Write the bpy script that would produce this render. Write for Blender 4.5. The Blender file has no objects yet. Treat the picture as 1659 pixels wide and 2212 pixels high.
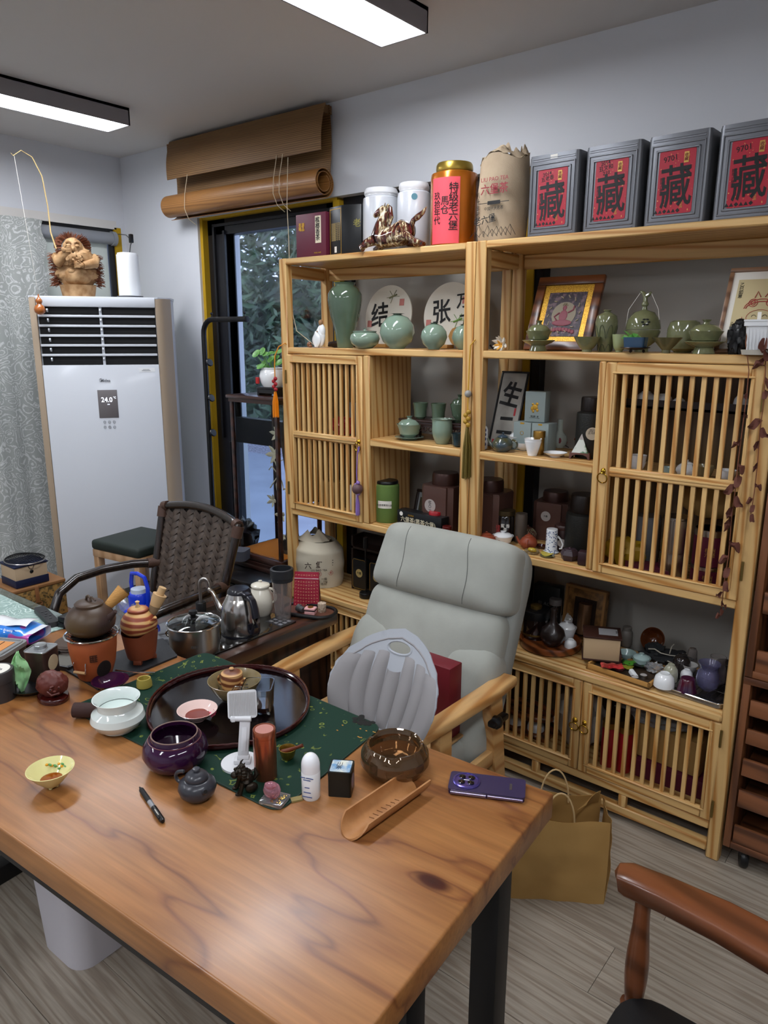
import bpy, bmesh, math, random
from math import sin, cos, pi, radians as R_, sqrt, atan2
from mathutils import Matrix, Vector, noise
random.seed(7)
S = bpy.context.scene
COL = S.collection
# ---------------- camera ----------------
cd = bpy.data.cameras.new('camera'); cam = bpy.data.objects.new('camera', cd); COL.objects.link(cam)
cd.sensor_fit = 'AUTO'; cd.sensor_width = 36; cd.lens = 25.743; cd.clip_start = .02; cd.clip_end = 200
cam.matrix_world = Matrix(((.776956, -.148992, .611671, 0), (.629547, .179054, -.756049, 0), (.003123, .972492, .232914, 1.7), (0, 0, 0, 1)))
S.camera = cam
S.view_settings.view_transform = 'Standard'; S.view_settings.look = 'None'
S.view_settings.gamma = 1; S.view_settings.exposure = 0.42; S.view_settings.use_curve_mapping = False
# ---------------- world: overcast winter sky ----------------
wd = bpy.data.worlds.new('world'); S.world = wd; wd.use_nodes = True
bg = wd.node_tree.nodes['Background']; bg.inputs[0].default_value = (.55, .68, 1, 1); bg.inputs[1].default_value = 1.7
LAMP_E = 24.0
# ---------------- materials ----------------
def lin(h):
    h = h.lstrip('#'); v = [int(h[i:i+2], 16)/255 for i in (0, 2, 4)]
    return tuple((c/12.92 if c <= .04045 else ((c+.055)/1.055)**2.4) for c in v) + (1,)
MATS = {}
def nt(name):
    m = bpy.data.materials.new(name); m.use_nodes = True; t = m.node_tree
    return m, t, t.nodes['Principled BSDF'], (lambda k, **a: mk(t, k, a)), t.links.new
def mk(t, k, a):
    n = t.nodes.new('ShaderNode'+k)
    for q, v in a.items():
        if hasattr(n, q): setattr(n, q, v)
        else: n.inputs[q.replace('_', ' ')].default_value = v
    return n
def ramp(n, st):
    cr = n.color_ramp
    while len(cr.elements) < len(st): cr.elements.new(.5)
    for e, (p, c) in zip(cr.elements, st): e.position = p; e.color = c
def mat(name, col='#808080', rough=.5, metal=0, coat=0, trans=0, ior=1.45, emis=0, bump=None, var=None, col2=None, sheen=0, st=(1, 1, 1), alpha=1):
    if name in MATS: return MATS[name]
    m, t, p, N, L = nt(name); I = p.inputs
    c = lin(col); I['Base Color'].default_value = c; I['Roughness'].default_value = rough; I['Metallic'].default_value = metal
    I['Coat Weight'].default_value = coat; I['Coat Roughness'].default_value = .08; I['Transmission Weight'].default_value = trans; I['IOR'].default_value = ior
    I['Alpha'].default_value = alpha
    if sheen: I['Sheen Weight'].default_value = sheen
    if emis: I['Emission Color'].default_value = c; I['Emission Strength'].default_value = emis
    if bump or var:
        tc = N('TexCoord'); mp = N('Mapping'); mp.inputs['Scale'].default_value = st; L(tc.outputs['Object'], mp.inputs[0])
    if var:   # (scale, lo, hi) noise between col and col2
        nz = N('TexNoise', Scale=var[0], Detail=4.0); L(mp.outputs[0], nz.inputs['Vector'])
        rp = N('ValToRGB'); c2 = lin(col2) if col2 else tuple(min(1, x*1.3) for x in c[:3])+(1,)
        ramp(rp, [(var[1], c), (var[2], c2)]); L(nz.outputs[0], rp.inputs[0]); L(rp.outputs[0], I['Base Color'])
    if bump:
        nb = N('TexNoise', Scale=bump[0], Detail=3.0); L(mp.outputs[0], nb.inputs['Vector'])
        bp = N('Bump', Strength=bump[1], Distance=.002); L(nb.outputs[0], bp.inputs['Height']); L(bp.outputs[0], I['Normal'])
    MATS[name] = m; return m
def wood(name, light, dark, axis=0, scale=6.0, dist=3.0, sq=.06, rough=.42, coat=.0, lo=.25, hi=.8, ovar=.12, fine=.25, big=1.5):
    m, t, p, N, L = nt(name); I = p.inputs
    tc = N('TexCoord'); oi = N('ObjectInfo'); mp = N('Mapping')
    sc = [1.0, 1.0, 1.0]; sc[axis] = sq; mp.inputs['Scale'].default_value = sc
    ml = N('VectorMath', operation='SCALE'); ml.inputs[0].default_value = (7, 5, 9); L(oi.outputs['Random'], ml.inputs['Scale'])
    L(tc.outputs['Object'], mp.inputs[0])
    ad = N('VectorMath', operation='ADD'); L(mp.outputs[0], ad.inputs[0]); L(ml.outputs[0], ad.inputs[1])
    wv = N('TexWave', wave_type='BANDS', bands_direction='DIAGONAL', Scale=scale, Distortion=dist, Detail=2.0, Detail_Scale=big); L(ad.outputs[0], wv.inputs['Vector'])
    rp = N('ValToRGB'); a, b = lin(light), lin(dark); md = tuple((x*.6+y*.4) for x, y in zip(a, b))
    ramp(rp, [(lo, a), ((lo+hi)/2+.12, md), (hi+.15, b)]); L(wv.outputs['Color'], rp.inputs[0])
    nz = N('TexNoise', Scale=scale*9, Detail=2.0); L(ad.outputs[0], nz.inputs['Vector'])
    m1 = N('Mix', data_type='RGBA', blend_type='MULTIPLY'); m1.inputs[0].default_value = fine
    L(rp.outputs[0], m1.inputs[6]); L(nz.outputs[0], m1.inputs[7])
    mr = N('MapRange'); mr.inputs[3].default_value = 1-ovar; mr.inputs[4].default_value = 1+ovar*.5; L(oi.outputs['Random'], mr.inputs[0])
    hs = N('HueSaturation'); L(m1.outputs[2], hs.inputs['Color']); L(mr.outputs[0], hs.inputs['Value']); L(hs.outputs[0], I['Base Color'])
    I['Roughness'].default_value = rough; I['Coat Weight'].default_value = coat; I['Coat Roughness'].default_value = .18
    bp = N('Bump', Strength=.15, Distance=.001); L(nz.outputs[0], bp.inputs['Height']); L(bp.outputs[0], I['Normal'])
    MATS[name] = m; return m
# ---------------- mesh helpers ----------------
class B:
    def __init__(s): s.bm = bmesh.new()
    def _t(s, vs, M):
        if M is not None: bmesh.ops.transform(s.bm, matrix=M, verts=vs)
        return s
    def box(s, x0, x1, y0, y1, z0, z1, bev=0, M=None, seg=2):
        r = bmesh.ops.create_cube(s.bm, size=1); vs = r['verts']
        for v in vs: v.co = Vector(((x0+x1)/2+v.co.x*(x1-x0), (y0+y1)/2+v.co.y*(y1-y0), (z0+z1)/2+v.co.z*(z1-z0)))
        if bev:
            es = list({e for v in vs for e in v.link_edges})
            q = bmesh.ops.bevel(s.bm, geom=vs+es, offset=bev, segments=seg, affect='EDGES', profile=.5)
            vs = list({v for f in q['faces'] for v in f.verts} | {v for v in vs if v.is_valid})
        return s._t(vs, M)
    def poly(s, pts, faces, M=None):
        vs = [s.bm.verts.new(p) for p in pts]
        for f in faces:
            try: s.bm.faces.new([vs[i] for i in f])
            except ValueError: pass
        return s._t(vs, M)
    def prism(s, pts, z0, z1, M=None, top=1.0):
        n = len(pts); cx = sum(p[0] for p in pts)/n; cy = sum(p[1] for p in pts)/n
        P = [(x, y, z0) for x, y in pts]+[(cx+(x-cx)*top, cy+(y-cy)*top, z1) for x, y in pts]
        return s.poly(P, [tuple(range(n-1, -1, -1)), tuple(range(n, 2*n))]+[(i, (i+1) % n, n+(i+1) % n, n+i) for i in range(n)], M)
    def lathe(s, prof, seg=28, x=0, y=0, z=0, sx=1, sy=1, fl=None, M=None):
        P = []; rows = []
        for r, h in prof:
            if r < 1e-6: rows.append([len(P)]); P.append((x, y, z+h)); continue
            row = []
            for i in range(seg):
                a = 2*pi*i/seg; k = fl(a, h) if fl else 1
                row.append(len(P)); P.append((x+r*sx*k*cos(a), y+r*sy*k*sin(a), z+h))
            rows.append(row)
        F = []
        for A, C in zip(rows, rows[1:]):
            if len(A) == 1 and len(C) == 1: continue
            for i in range(seg):
                j = (i+1) % seg
                if len(A) == 1: F.append((A[0], C[j], C[i]))
                elif len(C) == 1: F.append((A[i], A[j], C[0]))
                else: F.append((A[i], A[j], C[j], C[i]))
        if len(rows[0]) > 1: F.append(tuple(reversed(rows[0])))
        if len(rows[-1]) > 1: F.append(tuple(rows[-1]))
        return s.poly(P, F, M)
    def tube(s, pts, r, seg=8, closed=False, M=None, flat=1):
        pts = [Vector(p) for p in pts]; n = len(pts); rr = r if isinstance(r, (list, tuple)) else [r]*n
        P = []; up = None
        for i, p in enumerate(pts):
            a = pts[(i-1) % n] if (closed or i) else p; b = pts[(i+1) % n] if (closed or i < n-1) else p
            t = (b-a).normalized() if (b-a).length > 1e-9 else Vector((0, 0, 1))
            if up is None: up = t.orthogonal().normalized()
            u = up-t*up.dot(t); u = u.normalized() if u.length > 1e-6 else t.orthogonal().normalized(); up = u; w = t.cross(u)
            for k in range(seg): q = 2*pi*k/seg; P.append(p+u*(rr[i]*cos(q))+w*(rr[i]*flat*sin(q)))
        F = []
        for i in range(n if closed else n-1):
            j = (i+1) % n
            for k in range(seg): l = (k+1) % seg; F.append((i*seg+k, i*seg+l, j*seg+l, j*seg+k))
        if not closed: F += [tuple(range(seg-1, -1, -1)), tuple(range((n-1)*seg, n*seg))]
        return s.poly(P, F, M)
    def surf(s, fn, nu, nv, cu=False, cv=False, M=None, t=0):
        P = [fn(i/(nu if cu else nu-1), j/(nv if cv else nv-1)) for i in range(nu) for j in range(nv)]
        if t:
            vs = [Vector(p) for p in P]; N2 = []
            for i in range(nu):
                for j in range(nv):
                    a = vs[(i+1 if i < nu-1 else i)*nv+j]-vs[max(i-1, 0)*nv+j]; b = vs[i*nv+min(j+1, nv-1)]-vs[i*nv+max(j-1, 0)]
                    c = a.cross(b); c = c.normalized() if c.length > 1e-12 else Vector((0, 0, 1)); N2.append(vs[i*nv+j]+c*t)
            n = nu*nv; P = vs+N2; F = []
            for i in range(nu-1):
                for j in range(nv-1):
                    q = (i*nv+j, (i+1)*nv+j, (i+1)*nv+j+1, i*nv+j+1); F += [q[::-1], tuple(x+n for x in q)]
            rim = [i*nv for i in range(nu)]+[(nu-1)*nv+j for j in range(1, nv)]+[i*nv+nv-1 for i in range(nu-2, -1, -1)]+[j for j in range(nv-2, 0, -1)]
            for a, b in zip(rim, rim[1:]+rim[:1]): F.append((a, b, b+n, a+n))
            return s.poly(P, F, M)
        F = []
        for i in range(nu if cu else nu-1):
            for j in range(nv if cv else nv-1):
                a, b = (i+1) % nu, (j+1) % nv; F.append((i*nv+j, a*nv+j, a*nv+b, i*nv+b))
        return s.poly(P, F, M)
    def blob(s, c, r, seg=16, rings=10, amp=0, fr=20, M=None, sd=0):
        c = Vector(c)
        def fn(u, v):
            a = 2*pi*u; b = pi*v; d = Vector((sin(b)*cos(a), sin(b)*sin(a), -cos(b)))
            k = 1+(amp*noise.noise(d*fr*.1+Vector((sd, sd, 0))) if amp else 0)
            return (c.x+d.x*r[0]*k, c.y+d.y*r[1]*k, c.z+d.z*r[2]*k)
        return s.surf(fn, seg, rings, cu=True, M=M)
def rrect(w, h, r, n=4, cx=0, cy=0):
    o = []
    for qx, qy, a0 in ((1, 1, 0), (-1, 1, 90), (-1, -1, 180), (1, -1, 270)):
        for k in range(n+1): a = R_(a0+90*k/n); o.append((cx+qx*(w/2-r)+r*cos(a), cy+qy*(h/2-r)+r*sin(a)))
    return o
def circ(r, n=24, cx=0, cy=0, sy=1): return [(cx+r*cos(2*pi*i/n), cy+r*sy*sin(2*pi*i/n)) for i in range(n)]
def T(x=0, y=0, z=0): return Matrix.Translation((x, y, z))
def RX(a): return Matrix.Rotation(R_(a), 4, 'X')
def RY(a): return Matrix.Rotation(R_(a), 4, 'Y')
def RZ(a): return Matrix.Rotation(R_(a), 4, 'Z')
FR = RX(90)      # xy drawing plane -> facing -Y
def obj(name, b, m, parent=None, label=None, cat=None, group=None, kind=None, loc=None, rz=None, flat=False, ang=38, M=None):
    me = bpy.data.meshes.new(name)
    if isinstance(b, B):
        bmesh.ops.remove_doubles(b.bm, verts=b.bm.verts, dist=1e-6); bmesh.ops.recalc_face_normals(b.bm, faces=b.bm.faces)
        b.bm.to_mesh(me); b.bm.free()
        if not flat: me.polygons.foreach_set('use_smooth', [True]*len(me.polygons)); me.set_sharp_from_angle(angle=R_(ang))
    else: me = b
    if not me.materials: me.materials.append(m)
    o = bpy.data.objects.new(name, me); COL.objects.link(o)
    if parent is not None: o.parent = parent
    if loc: o.location = loc
    if rz is not None: o.rotation_euler = (0, 0, R_(rz))
    if M is not None: o.matrix_local = M
    for k, v in (('label', label), ('category', cat), ('group', group), ('kind', kind)):
        if v: o[k] = v
    return o
def thing(name, label, cat, loc=(0, 0, 0), rz=0, group=None):
    o = bpy.data.objects.new(name, None); COL.objects.link(o); o.location = loc; o.rotation_euler = (0, 0, R_(rz)); o.empty_display_size = .02
    o['label'] = label; o['category'] = cat
    if group: o['group'] = group
    return o
def inst(src, loc=None, M=None, parent=None):
    c = src.copy(); COL.objects.link(c)
    if parent is not None: c.parent = parent
    if loc is not None: c.location = loc
    if M is not None: c.matrix_local = M
    return c
def dup(root, loc, rz=None, label=None, group=None, sc=None):
    r = inst(root, loc)
    if rz is not None: r.rotation_euler = (0, 0, R_(rz))
    if label: r['label'] = label
    if group: r['group'] = group
    if sc: r.scale = (sc,)*3
    for ch in list(root.children):
        c = inst(ch, parent=r)
        for g in list(ch.children): inst(g, parent=c)
    return r
def txt(parent, s, size, m, M, name='lettering', fat=0.0, sy=1.0, ex=.0003):
    cu = bpy.data.curves.new(name, 'FONT'); cu.body = s; cu.size = size; cu.align_x = 'CENTER'; cu.align_y = 'CENTER'; cu.extrude = ex; cu.offset = fat*size; cu.resolution_u = 2
    cu.space_line = .92
    t = bpy.data.objects.new(name, cu); COL.objects.link(t); dg = bpy.context.evaluated_depsgraph_get()
    me = bpy.data.meshes.new_from_object(t.evaluated_get(dg)); bpy.data.objects.remove(t)
    me.name = name; me.materials.clear(); me.materials.append(m)
    return obj(name, me, m, parent, M=M @ Matrix.Diagonal((1, sy, 1, 1)))
def dish(r, h, th=.06, foot=.5, fh=.08, curve=1.6, lip=0):    # open bowl profile
    p = [(0, h*fh*.6), (r*foot*.8, h*fh*.6), (r*foot*.85, 0), (r*foot, 0), (r*foot, h*fh)]
    n = 7
    for i in range(1, n+1): q = i/n; p.append((r*(foot+(1-foot)*q**(1/curve))+lip*r*q**6, h*(fh+(1-fh)*q)))
    t = r*th; p.append((p[-1][0]-t*.5, h*1.005))
    for i in range(n-1, 0, -1): q = i/n; p.append((r*(foot+(1-foot)*q**(1/curve))-t+lip*r*q**6, h*(fh+.06+(1-fh-.06)*q)))
    return p+[(r*foot*.55, h*(fh+.07)), (0, h*(fh+.06))]
def sc_(prof, r, h): return [(a*r, b*h) for a, b in prof]
# palette
white = mat('matte_white', '#e6e6e8', .6)
blk = mat('black_plastic', '#0c0c0e', .35)
ink = mat('ink', '#0a0a0b', .6)
redink = mat('red_ink', '#c0263a', .6)
gold = mat('gold', '#c8a24a', .3, metal=1)
steel = mat('brushed_steel', '#b9b6b2', .28, metal=1)
chrome = mat('chrome', '#d8d8d8', .1, metal=1)
porc = mat('white_porcelain', '#e9ebec', .12, coat=.6)
cel = mat('celadon_glaze', '#788e7e', .1, coat=.5, var=(9, .35, .7), col2='#869885')
cel_olive = mat('olive_celadon_glaze', '#64684a', .12, coat=.5, var=(30, .35, .7), col2='#767856')
cel_dark = mat('dark_celadon_glaze', '#4c5d4c', .1, coat=.5, var=(7, .35, .7), col2='#5a6c56')
cel_blue = mat('pale_blue_glaze', '#a8c0bd', .12, coat=.6)
clay = mat('red_clay', '#9c4a2e', .5)
dclay = mat('dark_clay', '#3a2c2a', .45)
glass = mat('clear_glass', '#f4f8f8', .02, trans=1, ior=1.45)
smoke = mat('smoked_glass', '#6f5f4e', .03, trans=1, ior=1.5)
paperw = mat('white_paper', '#e4e0d6', .8)
dk = mat('dark_brown', '#241712', .4)
bronze = mat('brown_tin', '#5c4038', .35, metal=.35, coat=.2)
PX = wood('pine_along_x', '#deb576', '#b9803f', 0, scale=17, dist=5, lo=.45, hi=.85, big=.7, fine=.15)
PY = wood('pine_along_y', '#deb576', '#b9803f', 1, scale=17, dist=5, lo=.45, hi=.85, big=.7, fine=.15)
PZ = wood('pine_upright', '#deb576', '#b9803f', 2, scale=17, dist=5, lo=.45, hi=.85, big=.7, fine=.15)
# ---------------- room ----------------
WYB, WXL, CZ = 2.70, -4.23, 2.735
wallm = mat('wall_paint', '#d6d8dd', .85, bump=(60, .08))
ceilm = mat('ceiling_paint', '#cfcbc8', .9)
def struct(name, b, m, parent=None, **k):
    return obj(name, b, m, parent, kind='structure' if parent is None else None, flat=True, **k)
fl = struct('floor', B().box(-4.4, 2.2, -2.4, 2.95, -.1, -.012), mat('floor_joint', '#4a443e', .9))
plm = []
fw = wood('floor_plank_laminate', '#b3a797', '#9b8d7d', 0, scale=22, dist=9, sq=.05, rough=.5, coat=.1, ovar=.07, fine=.5)
pl = None; wpl, lpl = .19, 1.22
for r in range(29):
    y0 = -2.4+r*wpl; off = (r*.47) % 1*lpl; k = 0; x0 = -4.4-off
    if y0 > 2.9: break
    while x0 < 2.2:
        if pl is None: pl = obj('plank', B().box(0, lpl-.0015, 0, wpl-.0015, -.012, 0), fw, fl, flat=True); pl.location = (x0, y0, 0)
        else: inst(pl, (x0, y0, 0), parent=fl)
        x0 += lpl
struct('ceiling', B().box(-4.4, 2.2, -2.4, 3.0, CZ, CZ+.1), ceilm)
LZ0, WX0 = 2.335, -3.52
struct('wall_back', B().box(-4.4, 2.2, WYB, 3.0, LZ0, CZ).box(-4.4, WX0, WYB, 3.0, -.1, LZ0), wallm)
lw = B().box(-4.4, WXL, -2.4, 3.0, 2.33, CZ).box(-4.4, WXL, 2.665, 3.0, -.1, 2.33).box(-4.4, WXL, -2.4, .2, -.1, 2.33).box(-4.4, WXL, .2, 2.665, -.1, .35)
struct('wall_left', lw, wallm)
struct('wall_right', B().box(2.2, 2.3, -2.4, 3.0, -.1, CZ), wallm)
struct('wall_front', B().box(-4.4, 2.2, -2.5, -2.4, -.1, CZ), wallm)
# window in the back wall: black frame, yellow foam strips, panes
blackf = mat('black_window_frame', '#17171b', .35)
foam = mat('yellow_foam_tape', '#b9920f', .8, bump=(80, .4))
Y0 = 2.75
w1 = thing('window_1', 'tall black framed window between white wall and pine shelf', 'window'); w1['kind'] = 'structure'
fr = B()
for a in ((-3.498, -3.345, Y0, Y0+.07, .0, 2.328), (-2.59, -2.517, Y0, Y0+.07, 0, 2.328), (-3.498, -2.517, Y0, Y0+.07, 2.24, 2.328), (-3.41, -2.517, Y0+.01, Y0+.07, 1.1, 1.245), (-3.498, -2.517, Y0, Y0+.07, 0, .12)): fr.box(*a, bev=.004)
obj('window_frame', fr, blackf, w1)
obj('sash', B().box(-3.44, -3.425, Y0-.015, Y0+.01, 1.12, 2.29).box(-3.44, -2.54, Y0-.015, Y0+.01, 2.283, 2.297).box(-3.36, -3.345, Y0-.01, Y0+.06, 1.2, 2.26).box(-3.38, -3.37, Y0-.012, Y0, .12, 1.1), blackf, w1)
obj('pane', B().box(-3.345, -2.59, Y0+.035, Y0+.041, 1.245, 2.24), glass, w1)
obj('pane', B().box(-3.40, -2.59, Y0+.035, Y0+.041, .12, 1.1), glass, w1)
struct('trim_1', B().box(-3.52, -3.497, Y0-.035, Y0+.07, 0, 2.335).box(-3.52, -2.49, Y0-.03, Y0+.07, 2.322, 2.336), foam, label='yellow foam tape around the black window frame')
struct('trim_2', B().box(-2.517, -2.476, Y0-.03, Y0+.07, 0, 2.322), foam, label='yellow foam strip behind the left end of the pine shelf')
w2 = thing('window_2', 'black framed window behind the pine shelf with closed blinds', 'window'); w2['kind'] = 'structure'
obj('window_frame', B().box(-2.476, -2.43, Y0, Y0+.07, 0, 2.335).box(-1.447, -1.405, Y0-.02, Y0+.07, 0, 2.335).box(-2.43, -1.5, Y0, Y0+.07, 2.26, 2.335).box(-1.405, 2.2, Y0, Y0+.07, 2.28, 2.335), blackf, w2)
obj('mullion', B().box(-1.49, -1.447, Y0-.03, Y0+.07, 0, 2.335), foam, w2, label='mullion covered in yellow foam')
bl = mat('grey_blind_fabric', '#aeaaa2', .9)
obj('blind', B().box(-2.43, -1.49, Y0+.03, Y0+.04, 0, 2.28), bl, w2)
obj('blind', B().box(-1.405, 2.2, Y0+.03, Y0+.04, 0, 2.3), bl, w2)
# left window: frame, roller shade, lace curtain
w3 = thing('window_3', 'window in the left wall with grey roller tube above white shade', 'window'); w3['kind'] = 'structure'
obj('window_frame', B().box(WXL-.06, WXL-.01, .2, 2.62, 2.26, 2.33).box(WXL-.06, WXL-.01, 2.59, 2.63, .35, 2.3), blackf, w3)
obj('foam_strip', B().box(WXL-.08, WXL+.004, 2.625, 2.668, .35, 2.335), foam, w3)
obj('head_trim', B().box(WXL-.02, WXL+.004, .2, 2.64, 2.325, 2.372), mat('trim_white', '#d8d4cf', .6), w3)
obj('shade', B().box(WXL-.035, WXL-.028, .2, 2.585, .35, 2.28), mat('shade_fabric', '#cfd6d0', .8), w3)
obj('roller', B().tube([(WXL-.0, .3, 2.27), (WXL-.0, 2.60, 2.27)], .035, 20).tube([(WXL, 2.60, 2.27), (WXL, 2.625, 2.27)], .042, 20), mat('roller_grey', '#8f9298', .4), w3)
# ceiling lamps
lampm = mat('lamp_diffuser', '#f4f8ff', emis=LAMP_E); lampb = mat('lamp_body', '#8f8d92', .5)
def lamp(label, x0, x1, y0, y1, grp='rectangular ceiling lamps'):
    t = thing('ceiling_lamp', label, 'lamp', ((x0+x1)/2, (y0+y1)/2, CZ), group=grp); w = (x1-x0)/2; l = (y1-y0)/2
    obj('housing', B().box(-w, w, -l, -l+.006, -.075, 0).box(-w, w, l-.006, l, -.075, 0).box(-w, -w+.006, -l, l, -.075, 0).box(w-.006, w, -l, l, -.075, 0).box(-w, w, -l, l, -.012, 0), lampb, t)
    obj('diffuser', B().box(-w+.006, w-.006, -l+.006, l-.006, -.072, -.066), lampm, t)
    return t
lamp('rectangular grey ceiling lamp at the left, over the air conditioner side', -3.488, -3.30, .97, 2.175)
lamp('rectangular grey ceiling lamp at the top, over the pine shelf side', -1.775, -1.578, .97, 2.17)
for x, q in ((-3.488, 'by the left wall'), (-1.775, 'in line with the middle lamp'), (.0, 'right above')): lamp('rectangular grey ceiling lamp behind the viewer, '+q, x, x+.195, -1.45, -.25)
lamp('unseen ceiling lamp added over the right end of the table to brighten the floor', .25, .445, .1, 1.3)  # unseen lamp, added to lift the light on the floor at right
# outdoors: hedge of dark leaves beyond the pavement
random.seed(11)
lb = B(); P = []; F = []
for k in range(15000):
    y = random.uniform(9.0, 11.5); x = -y*random.uniform(.88, 1.75)+random.uniform(-.6, .6); z = random.uniform(-.1, 1.0)**.8 if False else random.uniform(.1, 5.2)
    if z > 3.4 and noise.noise(Vector((x*.9, z*.9, 3))) > .0: continue
    if noise.noise(Vector((x*1.7, z*1.7, 9))) > .33: continue
    l = random.uniform(.10, .24); w = l*.22; a = random.uniform(0, 6.28); t = random.uniform(-.9, .9)
    d = Vector((cos(a), sin(a)*.5, sin(t)-.4)).normalized()*l; q = d.cross(Vector((random.random()-.5, 1, random.random()-.5))).normalized()*w; c = Vector((x, y, z)); i = len(P)
    P += [c-d, c+q, c+d, c-q]; F.append((i, i+1, i+2, i+3))
lb.poly(P, F)
obj('hedge', lb, mat('hedge_leaf', '#20301e', .35, var=(3, .4, .6), col2='#4d6346'), kind='stuff', label='dark leafy hedge and branches seen through the black framed window', cat='hedge')
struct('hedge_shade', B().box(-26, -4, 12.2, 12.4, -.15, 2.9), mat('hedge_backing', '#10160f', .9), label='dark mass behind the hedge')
struct('pavement', B().box(-30, 12, 3.05, 30, -.3, -.15), mat('wet_pavement', '#8a8fa0', .45, var=(2, .3, .7), col2='#9aa0b2'), label='grey blue pavement outside the window')
struct('kerb', B().box(-30, 12, 7.9, 8.6, -.15, .12), mat('speckled_kerb', '#b9b4c2', .7, var=(60, .4, .6), col2='#5a5660'), label='speckled kerb beyond the pavement')
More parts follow.
